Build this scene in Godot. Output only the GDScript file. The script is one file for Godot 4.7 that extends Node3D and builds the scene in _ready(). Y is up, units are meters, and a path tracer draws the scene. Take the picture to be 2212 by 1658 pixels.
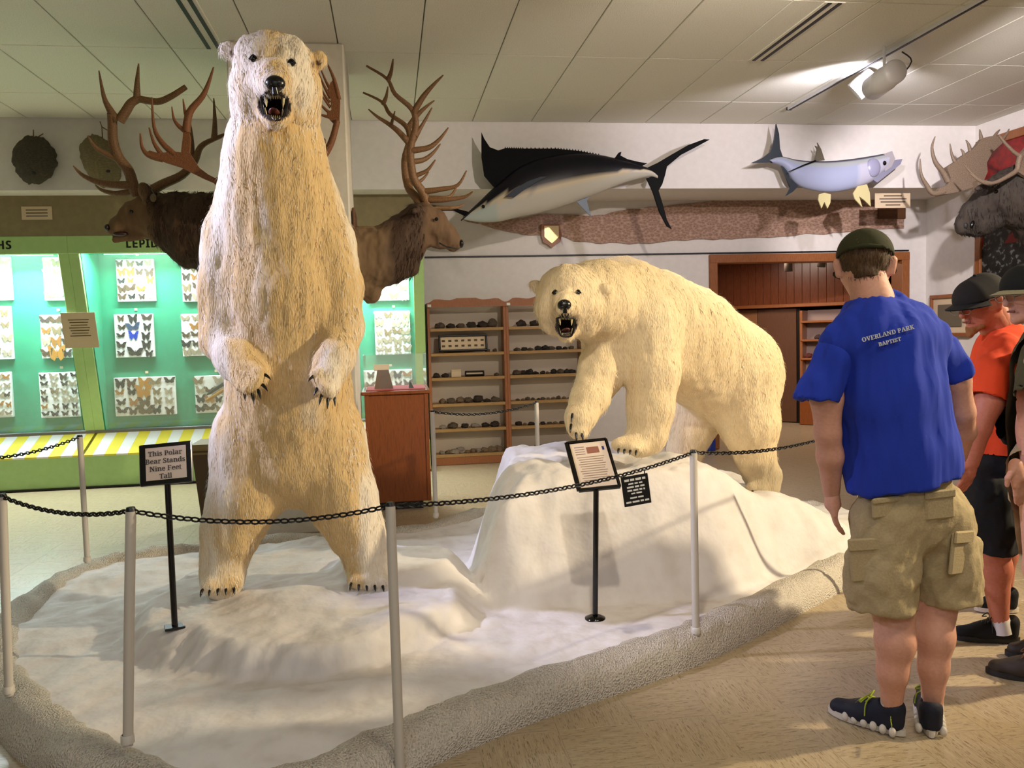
extends Node3D

# ---------------------------------------------------------------- solid shapes from bones
class Field:
	var o: Vector3
	var c: float
	var nx: int
	var ny: int
	var nz: int
	var d: PackedFloat32Array

	func _init(lo: Vector3, hi: Vector3, cell: float) -> void:
		o = lo
		c = cell
		nx = int(ceil((hi.x - lo.x) / cell)) + 1
		ny = int(ceil((hi.y - lo.y) / cell)) + 1
		nz = int(ceil((hi.z - lo.z) / cell)) + 1
		d.resize(nx * ny * nz)
		d.fill(9.0)

	func bone(a: Vector3, ra: float, b: Vector3, rb: float, k := 0.04, s := Vector3.ONE, carve := false) -> void:
		var m := maxf(ra, rb) + k + 2.0 * c
		var lo := Vector3(minf(a.x, b.x) - m / s.x, minf(a.y, b.y) - m / s.y, minf(a.z, b.z) - m / s.z)
		var hi := Vector3(maxf(a.x, b.x) + m / s.x, maxf(a.y, b.y) + m / s.y, maxf(a.z, b.z) + m / s.z)
		var x0 := clampi(int((lo.x - o.x) / c), 0, nx)
		var x1 := clampi(int((hi.x - o.x) / c) + 1, 0, nx)
		var y0 := clampi(int((lo.y - o.y) / c), 0, ny)
		var y1 := clampi(int((hi.y - o.y) / c) + 1, 0, ny)
		var z0 := clampi(int((lo.z - o.z) / c), 0, nz)
		var z1 := clampi(int((hi.z - o.z) / c) + 1, 0, nz)
		var ab := (b - a) * s
		var l2 := maxf(ab.dot(ab), 1e-8)
		for z in range(z0, z1):
			for y in range(y0, y1):
				var at := (z * ny + y) * nx
				var q := (o + Vector3(x0 - 1, y, z) * c - a) * s
				var step := c * s.x
				for x in range(x0, x1):
					q.x += step
					var t := clampf(q.dot(ab) / l2, 0.0, 1.0)
					var e := (q - ab * t).length() - ra - (rb - ra) * t
					var f := d[at + x]
					if carve:
						e = -e
						var h := maxf(k - absf(e - f), 0.0) / k
						d[at + x] = maxf(e, f) + h * h * k * 0.25
					else:
						var h := maxf(k - absf(e - f), 0.0) / k
						d[at + x] = minf(e, f) - h * h * k * 0.25

	func bones(list: Array, k := 0.04, s := Vector3.ONE) -> void:
		for b in list:
			bone(b[0], b[1], b[2], b[3], k, s)

	func cut(n: Vector3, w: float) -> void:
		# keeps what lies where n.p < w
		for z in nz:
			for y in ny:
				var at := (z * ny + y) * nx
				var e := n.dot(o + Vector3(0, y, z) * c) - w
				var st := n.x * c
				for x in nx:
					if e > d[at + x]:
						d[at + x] = e
					e += st

	func at(p: Vector3) -> float:
		var q := (p - o) / c
		var i := int(q.x)
		var j := int(q.y)
		var l := int(q.z)
		if q.x < 0.0 or q.y < 0.0 or q.z < 0.0 or i >= nx - 1 or j >= ny - 1 or l >= nz - 1:
			return 9.0
		var u := q.x - i
		var v := q.y - j
		var w := q.z - l
		var r := (l * ny + j) * nx + i
		var a := lerpf(lerpf(d[r], d[r + 1], u), lerpf(d[r + nx], d[r + nx + 1], u), v)
		r += nx * ny
		return lerpf(a, lerpf(lerpf(d[r], d[r + 1], u), lerpf(d[r + nx], d[r + nx + 1], u), v), w)

	# first point of the surface along a line
	func hit(from: Vector3, dir: Vector3, far := 1.5) -> Vector3:
		var t := 0.0
		while t < far:
			if at(from + dir * t) < 0.0:
				return from + dir * t
			t += 0.002
		return from + dir * far

	func shape() -> Dictionary:
		var v := PackedVector3Array()
		var ix := PackedInt32Array()
		var id := PackedInt32Array()
		id.resize(nx * ny * nz)
		id.fill(-1)
		var sy := nx
		var sz := nx * ny
		for z in nz - 1:
			for y in ny - 1:
				var r := (z * ny + y) * nx
				for x in nx - 1:
					var i := r + x
					var a := d[i]
					var b := d[i + 1]
					var e := d[i + sy]
					var f := d[i + sy + 1]
					var g := d[i + sz]
					var h := d[i + sz + 1]
					var p := d[i + sz + sy]
					var q := d[i + sz + sy + 1]
					var m := int(a < 0.0) + int(b < 0.0) + int(e < 0.0) + int(f < 0.0) + int(g < 0.0) + int(h < 0.0) + int(p < 0.0) + int(q < 0.0)
					if m == 0 or m == 8:
						continue
					var sum := Vector3.ZERO
					var n := 0
					if (a < 0.0) != (b < 0.0):
						sum += Vector3(a / (a - b), 0, 0)
						n += 1
					if (e < 0.0) != (f < 0.0):
						sum += Vector3(e / (e - f), 1, 0)
						n += 1
					if (g < 0.0) != (h < 0.0):
						sum += Vector3(g / (g - h), 0, 1)
						n += 1
					if (p < 0.0) != (q < 0.0):
						sum += Vector3(p / (p - q), 1, 1)
						n += 1
					if (a < 0.0) != (e < 0.0):
						sum += Vector3(0, a / (a - e), 0)
						n += 1
					if (b < 0.0) != (f < 0.0):
						sum += Vector3(1, b / (b - f), 0)
						n += 1
					if (g < 0.0) != (p < 0.0):
						sum += Vector3(0, g / (g - p), 1)
						n += 1
					if (h < 0.0) != (q < 0.0):
						sum += Vector3(1, h / (h - q), 1)
						n += 1
					if (a < 0.0) != (g < 0.0):
						sum += Vector3(0, 0, a / (a - g))
						n += 1
					if (b < 0.0) != (h < 0.0):
						sum += Vector3(1, 0, b / (b - h))
						n += 1
					if (e < 0.0) != (p < 0.0):
						sum += Vector3(0, 1, e / (e - p))
						n += 1
					if (f < 0.0) != (q < 0.0):
						sum += Vector3(1, 1, f / (f - q))
						n += 1
					id[i] = v.size()
					v.append(o + (Vector3(x, y, z) + sum / n) * c)
					if x > 0 and y > 0 and z > 0:
						if (a < 0.0) != (b < 0.0):
							_quad(ix, id[i], id[i - sy], id[i - sy - sz], id[i - sz], a < 0.0)
						if (a < 0.0) != (e < 0.0):
							_quad(ix, id[i], id[i - sz], id[i - sz - 1], id[i - 1], a < 0.0)
						if (a < 0.0) != (g < 0.0):
							_quad(ix, id[i], id[i - 1], id[i - 1 - sy], id[i - sy], a < 0.0)
		var nn := PackedVector3Array()
		nn.resize(v.size())
		for t in range(0, ix.size(), 3):
			var w := (v[ix[t + 2]] - v[ix[t]]).cross(v[ix[t + 1]] - v[ix[t]])
			nn[ix[t]] += w
			nn[ix[t + 1]] += w
			nn[ix[t + 2]] += w
		for t in nn.size():
			nn[t] = nn[t].normalized()
		return {"v": v, "n": nn, "i": ix}

	func _quad(ix: PackedInt32Array, a: int, b: int, e: int, f: int, flip: bool) -> void:
		if a < 0 or b < 0 or e < 0 or f < 0:
			return
		if flip:
			ix.append_array([a, e, b, a, f, e])
		else:
			ix.append_array([a, b, e, a, e, f])


# ---------------------------------------------------------------- naming and placing
var taken := {}
var M := {}
var rng := RandomNumberGenerator.new()
var noise := FastNoiseLite.new()

func numbered(called: String) -> String:
	var n: int = taken.get(called, 0)
	taken[called] = n + 1
	return called if n == 0 else "%s_%03d" % [called, n]

func thing(called: String, label: String, category: String, at := Vector3.ZERO, group := "") -> Node3D:
	var o := Node3D.new()
	o.name = numbered(called)
	add_child(o)
	o.position = at
	o.set_meta("label", label)
	o.set_meta("category", category)
	if group:
		o.set_meta("group", group)
	return o

# a part whose mesh is given in world axes around the thing's base
func part(called: String, mesh: Mesh, mat: Material, parent: Node3D, at := Vector3.ZERO, basis := Basis()) -> MeshInstance3D:
	var m := MeshInstance3D.new()
	m.name = called
	m.mesh = mesh
	m.material_override = mat
	m.transform = Transform3D(basis, at)
	parent.add_child(m, true)
	return m

func struct(called: String, label: String, mesh: Mesh, mat: Material, at := Vector3.ZERO) -> MeshInstance3D:
	var m := part(called, mesh, mat, self, at)
	m.set_meta("kind", "structure")
	m.set_meta("label", label)
	return m

# ---------------------------------------------------------------- mesh helpers
func st() -> SurfaceTool:
	var s := SurfaceTool.new()
	s.begin(Mesh.PRIMITIVE_TRIANGLES)
	return s

func done(s: SurfaceTool) -> ArrayMesh:
	s.index()
	s.generate_normals()
	return s.commit()

func tri(s: SurfaceTool, a: Vector3, b: Vector3, c: Vector3, g := 0xFFFFFFFF) -> void:
	s.set_smooth_group(g)
	s.add_vertex(a)
	s.add_vertex(b)
	s.add_vertex(c)

# corners listed counter-clockwise as seen from outside
func quad(s: SurfaceTool, a: Vector3, b: Vector3, c: Vector3, d: Vector3, g := 0xFFFFFFFF) -> void:
	tri(s, a, c, b, g)
	tri(s, a, d, c, g)

func box(s: SurfaceTool, at: Vector3, size: Vector3, bev := 0.0, bs := Basis()) -> void:
	var h := size * 0.5
	var b := minf(bev, minf(h.x, minf(h.y, h.z)) * 0.9)
	if b <= 0.0:
		for ax in 3:
			for sg in [-1.0, 1.0]:
				var u := (ax + 1) % 3
				var w := (ax + 2) % 3
				var c := []
				for k in [[-1, -1], [1, -1], [1, 1], [-1, 1]]:
					var p := Vector3.ZERO
					p[ax] = h[ax] * sg
					p[u] = h[u] * k[0]
					p[w] = h[w] * k[1]
					c.append(at + bs * p)
				if sg > 0:
					quad(s, c[0], c[1], c[2], c[3])
				else:
					quad(s, c[3], c[2], c[1], c[0])
		return
	for ax in 3:
		var u := (ax + 1) % 3
		var w := (ax + 2) % 3
		for sg in [-1.0, 1.0]:
			var c := []
			for k in [[-1, -1], [1, -1], [1, 1], [-1, 1]]:
				var p := Vector3.ZERO
				p[ax] = h[ax] * sg
				p[u] = (h[u] - b) * k[0]
				p[w] = (h[w] - b) * k[1]
				c.append(at + bs * p)
			if sg > 0:
				quad(s, c[0], c[1], c[2], c[3])
			else:
				quad(s, c[3], c[2], c[1], c[0])
		for su in [-1.0, 1.0]:
			for sw in [-1.0, 1.0]:
				var c := []
				for k in [[-1, 0], [1, 0], [1, 1], [-1, 1]]:
					var p := Vector3.ZERO
					p[ax] = (h[ax] - b) * k[0]
					p[u] = (h[u] - (0.0 if k[1] == 0 else b)) * su
					p[w] = (h[w] - (b if k[1] == 0 else 0.0)) * sw
					c.append(at + bs * p)
				if su * sw > 0:
					quad(s, c[0], c[1], c[2], c[3])
				else:
					quad(s, c[3], c[2], c[1], c[0])
	for sx in [-1.0, 1.0]:
		for sy in [-1.0, 1.0]:
			for sz in [-1.0, 1.0]:
				var p := at + bs * Vector3(h.x * sx, (h.y - b) * sy, (h.z - b) * sz)
				var q := at + bs * Vector3((h.x - b) * sx, h.y * sy, (h.z - b) * sz)
				var r := at + bs * Vector3((h.x - b) * sx, (h.y - b) * sy, h.z * sz)
				if sx * sy * sz > 0:
					tri(s, p, r, q)
				else:
					tri(s, p, q, r)

func boxm(size: Vector3, bev := 0.0, at := Vector3.ZERO, bs := Basis()) -> ArrayMesh:
	var s := st()
	box(s, at, size, bev, bs)
	return done(s)

# a box between two corners
func spanm(lo: Vector3, hi: Vector3, bev := 0.0) -> ArrayMesh:
	return boxm((hi - lo).abs(), bev, (lo + hi) * 0.5)

func frame_of(dir: Vector3) -> Basis:
	var y := dir.normalized()
	var x := y.cross(Vector3(0.13, 0.02, 1.0) if absf(y.z) < 0.9 else Vector3(1, 0.05, 0)).normalized()
	return Basis(x, y, x.cross(y))

func tube(s: SurfaceTool, pts: Array, rad: Array, sides := 10, caps := true, flat := 1.0) -> void:
	var rings := []
	for i in pts.size():
		var d: Vector3 = (pts[mini(i + 1, pts.size() - 1)] - pts[maxi(i - 1, 0)])
		var bs := frame_of(d)
		var ring := []
		for k in sides:
			var a := TAU * k / sides
			ring.append(pts[i] + (bs.x * cos(a) + bs.z * sin(a) * flat) * rad[mini(i, rad.size() - 1)])
		rings.append(ring)
	for i in pts.size() - 1:
		for k in sides:
			var n := (k + 1) % sides
			quad(s, rings[i][k], rings[i + 1][k], rings[i + 1][n], rings[i][n], 1)
	if caps:
		for e in [0, pts.size() - 1]:
			for k in range(1, sides - 1):
				if e == 0:
					tri(s, rings[e][0], rings[e][k + 1], rings[e][k])
				else:
					tri(s, rings[e][0], rings[e][k], rings[e][k + 1])

func tubem(pts: Array, rad: Array, sides := 10, caps := true, flat := 1.0) -> ArrayMesh:
	var s := st()
	tube(s, pts, rad, sides, caps, flat)
	return done(s)

# smooth curve through points
func curve(pts: Array, per := 4) -> Array:
	var out := []
	for i in pts.size() - 1:
		var a: Vector3 = pts[maxi(i - 1, 0)]
		var b: Vector3 = pts[i]
		var c: Vector3 = pts[i + 1]
		var d: Vector3 = pts[mini(i + 2, pts.size() - 1)]
		for k in per:
			out.append(b.cubic_interpolate(c, a, d, float(k) / per))
	out.append(pts[-1])
	return out

func ramp(a: float, b: float, n: int, p := 1.0) -> Array:
	var out := []
	for i in n:
		out.append(lerpf(a, b, pow(float(i) / maxf(n - 1, 1), p)))
	return out

# round turned shape: profile of Vector2(radius, height)
func lathe(s: SurfaceTool, prof: Array, at := Vector3.ZERO, bs := Basis(), sides := 20) -> void:
	for i in prof.size() - 1:
		for k in sides:
			var a := TAU * k / sides
			var b := TAU * (k + 1) / sides
			var p: Vector2 = prof[i]
			var q: Vector2 = prof[i + 1]
			quad(s, at + bs * Vector3(p.x * cos(a), p.y, p.x * sin(a)), at + bs * Vector3(q.x * cos(a), q.y, q.x * sin(a)), at + bs * Vector3(q.x * cos(b), q.y, q.x * sin(b)), at + bs * Vector3(p.x * cos(b), p.y, p.x * sin(b)), 1)

func lathem(prof: Array, at := Vector3.ZERO, bs := Basis(), sides := 20) -> ArrayMesh:
	var s := st()
	lathe(s, prof, at, bs, sides)
	return done(s)

# flat outline (Vector2 x, y) given thickness, standing in the x-y plane of bs
func slab(s: SurfaceTool, outline: Array, thick: float, at := Vector3.ZERO, bs := Basis(), bulge := 0.0) -> void:
	var poly := PackedVector2Array(outline)
	if Geometry2D.is_polygon_clockwise(poly):
		poly.reverse()
	var t := Geometry2D.triangulate_polygon(poly)
	var f := func(p: Vector2, z: float) -> Vector3: return at + bs * Vector3(p.x, p.y, z)
	var z := thick * 0.5
	for i in range(0, t.size(), 3):
		var a := poly[t[i]]
		var b := poly[t[i + 1]]
		var c := poly[t[i + 2]]
		if (b - a).cross(c - a) < 0.0:
			var x := b
			b = c
			c = x
		tri(s, f.call(a, z), f.call(c, z), f.call(b, z))
		tri(s, f.call(a, -z), f.call(b, -z), f.call(c, -z))
	for i in poly.size():
		var p := poly[i]
		var q := poly[(i + 1) % poly.size()]
		quad(s, f.call(p, -z), f.call(q, -z), f.call(q, z), f.call(p, z))

func slabm(outline: Array, thick: float, at := Vector3.ZERO, bs := Basis()) -> ArrayMesh:
	var s := st()
	slab(s, outline, thick, at, bs)
	return done(s)

func ball(s: SurfaceTool, at: Vector3, r: Vector3, bs := Basis(), seg := 14, rows := 8) -> void:
	for j in rows:
		for k in seg:
			var p := []
			for e in [[j, k], [j + 1, k], [j + 1, k + 1], [j, k + 1]]:
				var th: float = PI * e[0] / rows
				var ph: float = TAU * e[1] / seg
				p.append(at + bs * (Vector3(sin(th) * cos(ph), cos(th), sin(th) * sin(ph)) * r))
			if j == 0:
				tri(s, p[0], p[1], p[2], 1)
			elif j == rows - 1:
				tri(s, p[0], p[1], p[3], 1)
			else:
				tri(s, p[0], p[1], p[2], 1)
				tri(s, p[0], p[2], p[3], 1)

func ballm(at: Vector3, r: Vector3, bs := Basis(), seg := 14, rows := 8) -> ArrayMesh:
	var s := st()
	ball(s, at, r, bs, seg, rows)
	return done(s)

# joins solid shapes into one mesh; rough moves the skin in and out by streaky noise; tint gives vertex colours
func solid(shapes: Array, base: Vector3, rough := 0.0, stretch := Vector3.ONE, tint = null) -> ArrayMesh:
	var v := PackedVector3Array()
	var n := PackedVector3Array()
	var ix := PackedInt32Array()
	var cl := PackedColorArray()
	for f in shapes:
		var first := v.size()
		for i in f.v.size():
			var p: Vector3 = f.v[i]
			if rough > 0.0:
				p += f.n[i] * noise.get_noise_3dv(p * stretch) * rough
			v.append(p - base)
			if tint != null:
				cl.append(tint.call(p, f.n[i]))
		n.append_array(f.n)
		for k in f.i:
			ix.append(first + k)
	if rough > 0.0:
		n.fill(Vector3.ZERO)
		for t in range(0, ix.size(), 3):
			var w := (v[ix[t + 2]] - v[ix[t]]).cross(v[ix[t + 1]] - v[ix[t]])
			n[ix[t]] += w
			n[ix[t + 1]] += w
			n[ix[t + 2]] += w
		for t in n.size():
			n[t] = n[t].normalized()
	var a := []
	a.resize(Mesh.ARRAY_MAX)
	a[Mesh.ARRAY_VERTEX] = v
	a[Mesh.ARRAY_NORMAL] = n
	a[Mesh.ARRAY_INDEX] = ix
	if tint != null:
		a[Mesh.ARRAY_COLOR] = cl
	var m := ArrayMesh.new()
	m.add_surface_from_arrays(Mesh.PRIMITIVE_TRIANGLES, a)
	return m

# short hairs standing on solid shapes, lying along flow
func fur(shapes: Array, base: Vector3, count: int, length: float, width: float, flow: Vector3, lift: float, tones: Array, skip = null) -> ArrayMesh:
	var v := PackedVector3Array()
	var n := PackedVector3Array()
	var cl := PackedColorArray()
	var total := 0
	for f in shapes:
		total += f.v.size()
	for f in shapes:
		var share := int(float(count) * f.v.size() / total)
		for q in share:
			var i := rng.randi_range(0, f.v.size() - 1)
			var p: Vector3 = f.v[i]
			if skip != null and skip.call(p):
				continue
			var nn: Vector3 = f.n[i]
			var j := Vector3(rng.randf_range(-1, 1), rng.randf_range(-1, 1), rng.randf_range(-1, 1))
			var dir := (flow - nn * flow.dot(nn)).normalized() + nn * lift + j * 0.25
			dir = dir.normalized()
			var side := dir.cross(nn).normalized() * width * rng.randf_range(0.7, 1.3)
			var l := length * rng.randf_range(0.6, 1.2)
			p += j * 0.012 - nn * 0.006
			var sn := (nn + j * 0.18).normalized()
			v.append(p + side - base)
			v.append(p - side - base)
			v.append(p + dir * l - nn * l * 0.12 - base)
			n.append(sn)
			n.append(sn)
			n.append(sn)
			var c: Color = tones[rng.randi_range(0, tones.size() - 1)]
			cl.append(c)
			cl.append(c)
			cl.append(c)
	var a := []
	a.resize(Mesh.ARRAY_MAX)
	a[Mesh.ARRAY_VERTEX] = v
	a[Mesh.ARRAY_NORMAL] = n
	a[Mesh.ARRAY_COLOR] = cl
	var m := ArrayMesh.new()
	m.add_surface_from_arrays(Mesh.PRIMITIVE_TRIANGLES, a)
	return m

func words(text: String, height: float, font := "Droid Sans", depth := 0.0015, bold := 400) -> TextMesh:
	var t := TextMesh.new()
	var f := SystemFont.new()
	f.font_names = PackedStringArray([font])
	f.font_weight = bold
	t.font = f
	t.text = text
	t.font_size = 48
	t.pixel_size = height / 48.0
	t.depth = depth
	t.curve_step = 4.0
	return t

# ---------------------------------------------------------------- materials
func mat(c: Color, rough := 0.8, metal := 0.0) -> StandardMaterial3D:
	var m := StandardMaterial3D.new()
	m.albedo_color = c
	m.roughness = rough
	m.metallic = metal
	return m

func noisetex(ramp_colors: Array, freq: float, sizeX := 512, sizeY := 512, kind := FastNoiseLite.TYPE_SIMPLEX_SMOOTH, oct := 4, sd := 1, bump := 0.0) -> NoiseTexture2D:
	var t := NoiseTexture2D.new()
	t.width = sizeX
	t.height = sizeY
	t.seamless = true
	var f := FastNoiseLite.new()
	f.noise_type = kind
	f.frequency = freq
	f.fractal_octaves = oct
	f.seed = sd
	t.noise = f
	if bump > 0.0:
		t.as_normal_map = true
		t.bump_strength = bump
	elif ramp_colors.size():
		var g := Gradient.new()
		var offs := PackedFloat32Array()
		var cols := PackedColorArray()
		for i in ramp_colors.size():
			offs.append(float(i) / (ramp_colors.size() - 1))
			cols.append(ramp_colors[i])
		g.offsets = offs
		g.colors = cols
		t.color_ramp = g
	return t

func tri_mat(m: StandardMaterial3D, scale: Vector3, world := true) -> StandardMaterial3D:
	m.uv1_triplanar = true
	m.uv1_world_triplanar = world
	m.uv1_scale = scale
	return m

func noisy(cols: Array, freq: float, scale: Vector3, rough := 0.85, bump := 0.0, kind := FastNoiseLite.TYPE_SIMPLEX_SMOOTH, world := true, oct := 4, sd := 1, px := 512) -> StandardMaterial3D:
	var m := mat(Color.WHITE, rough)
	m.albedo_texture = noisetex(cols, freq, px, px, kind, oct, sd)
	if bump > 0.0:
		m.heightmap_enabled = true
		m.heightmap_texture = noisetex([], freq, px, px, kind, oct, sd)
		m.heightmap_scale = bump
	return tri_mat(m, scale, world)

# ---------------------------------------------------------------- light
func lamp_at(called: String, label: String, at: Vector3, target: Vector3, color: Color, energy: float, angle: float, size := 0.05, long := 0.24, rad := 0.06) -> Node3D:
	var t := thing(called, label, "lamp", at, "track lamps under the ceiling")
	var bs := frame_of(target - at)
	part("can", lathem([Vector2(0.0, -long), Vector2(rad * 0.82, -long), Vector2(rad * 0.95, -long + 0.012), Vector2(rad * 0.95, -long * 0.6), Vector2(rad, -long * 0.58), Vector2(rad, 0.0), Vector2(rad * 0.9, 0.0), Vector2(rad * 0.9, -0.05), Vector2(0.0, -0.05)], Vector3.ZERO, bs, 24), M.lamp_white, t)
	part("bulb_face", lathem([Vector2(0.0, -0.035), Vector2(rad * 0.55, -0.038), Vector2(rad * 0.88, -0.048)], Vector3.ZERO, bs, 24), M.glow, t)
	part("yoke", tubem([bs * Vector3(0, -long * 0.5, 0) , bs * Vector3(0, -long * 0.5, 0) + Vector3(0, 0.07, 0), Vector3((bs * Vector3(0, -long * 0.5, 0)).x, 3.63 - at.y, (bs * Vector3(0, -long * 0.5, 0)).z)], [0.011], 8), M.lamp_white, t)
	var l := SpotLight3D.new()
	l.name = "beam"
	l.light_color = color
	l.light_energy = energy
	l.spot_angle = angle
	l.spot_angle_attenuation = 0.6
	l.spot_range = 18.0
	l.spot_attenuation = 2.0
	l.light_size = size
	l.shadow_enabled = true
	t.add_child(l)
	l.global_transform = Transform3D(Basis.looking_at(target - at, Vector3.UP), at + (target - at).normalized() * 0.02)
	return t

func area(at: Vector3, towards: Vector3, size: Vector2, color: Color, energy: float, parent: Node3D) -> void:
	var l := AreaLight3D.new()
	l.name = "light"
	l.area_size = size if absf(towards.normalized().y) < 0.9 else Vector2(size.y, size.x)
	l.light_color = color
	l.light_energy = energy
	l.area_range = 20.0
	l.shadow_enabled = true
	parent.add_child(l, true)
	l.global_transform = Transform3D(Basis.looking_at(towards, Vector3.UP if absf(towards.normalized().y) < 0.9 else Vector3.RIGHT), at)

func _ready() -> void:
	rng.seed = 11
	noise.seed = 5
	noise.frequency = 1.0
	noise.noise_type = FastNoiseLite.TYPE_SIMPLEX_SMOOTH
	noise.fractal_octaves = 3
	# camera
	var cam := Camera3D.new()
	cam.name = "camera"
	cam.fov = 49.65
	cam.near = 0.05
	cam.far = 60.0
	cam.transform = Transform3D(Basis(Vector3(0.989043, -0.027261, 0.145089), Vector3(0.036359, 0.997510, -0.060430), Vector3(-0.143080, 0.065043, 0.987571)).orthonormalized(), Vector3(0, 1.5, 0))
	add_child(cam)
	cam.current = true
	var we := WorldEnvironment.new()
	we.name = "environment"
	var env := Environment.new()
	env.background_mode = Environment.BG_COLOR
	env.background_color = Color(0.02, 0.02, 0.02)
	env.tonemap_mode = Environment.TONE_MAPPER_LINEAR
	env.tonemap_exposure = 0.94
	env.sdfgi_enabled = true
	env.ssao_enabled = true
	env.ssil_enabled = true
	we.environment = env
	add_child(we)
	materials()
	# lamps of the room: warm key behind the camera on the right, cool ones on the left and for the walls
	lamp_at("track_lamp", "white track lamp by the right wall aimed at the walking polar bear", Vector3(6.1, 3.42, -2.55), Vector3(1.1, 0.95, -4.7), Color(1.0, 0.92, 0.77), 39.0, 31.0, 0.11)
	lamp_at("track_lamp", "white track lamp above the viewer aimed at the white rock", Vector3(0.6, 3.42, -1.9), Vector3(1.30, 0.35, -4.35), Color(1.0, 0.94, 0.85), 4.6, 22.0)
	lamp_at("track_lamp", "white track lamp left of the viewer aimed at the standing polar bear", Vector3(-3.7, 3.42, -3.9), Vector3(-0.6, 1.9, -4.2), Color(0.84, 0.84, 1.0), 24.0, 19.0)
	lamp_at("track_lamp", "white track lamp on the right aimed at the moose", Vector3(3.9, 3.42, -4.2), Vector3(6.3, 2.3, -8.6), Color(1.0, 0.96, 0.97), 24.0, 24.0)
	lamp_at("track_lamp", "white track lamp in the middle of the room aimed at the fish wall", Vector3(2.4, 3.42, -3.6), Vector3(2.1, 1.6, -9.2), Color(1.0, 0.94, 0.89), 8.0, 42.0)
	lamp_at("track_lamp", "near long white track lamp of the pair by the tarpon", Vector3(3.938, 3.372, -6.350), Vector3(4.326, 3.332, -8.600), Color(0.98, 0.95, 1.0), 3.2, 58.0, 0.05, 0.42, 0.095)
	lamp_at("track_lamp", "far short white track lamp of the pair by the tarpon", Vector3(4.014, 3.448, -6.750), Vector3(2.072, 1.531, -8.000), Color(1.0, 0.95, 0.90), 2.0, 40.0, 0.05, 0.20, 0.088)
	var room_fill := thing("added_fill_light", "long frosted fill light added out of view above and behind the viewer", "light", Vector3(-0.5, 3.6, 1.6), "")  # unseen area light, added as ambient fill for the room
	part("diffuser", boxm(Vector3(3.0, 0.06, 1.2), 0.01), M.soft_glow, room_fill)
	area(Vector3(-0.5, 3.55, 1.6), Vector3(0.0, -1.0, 0.001), Vector2(3.0, 1.2), Color(0.93, 0.95, 1.0), 9.5, room_fill)
	var second := thing("added_fill_light", "short frosted fill light added out of view above the visitors on the right", "light", Vector3(1.9, 3.6, -1.0), "")  # unseen area light, added to brighten boy, floor and rim
	part("diffuser", boxm(Vector3(1.2, 0.06, 0.6), 0.01), M.soft_glow, second)
	area(Vector3(1.9, 3.55, -1.0), Vector3(0.0, -1.0, 0.001), Vector2(1.2, 0.6), Color(1.0, 0.95, 0.86), 3.6, second)
	structure()
	showcase()
	wall_things()
	bookcases()
	next_room()
	snow()
	barrier()
	bears()
	people()

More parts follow.
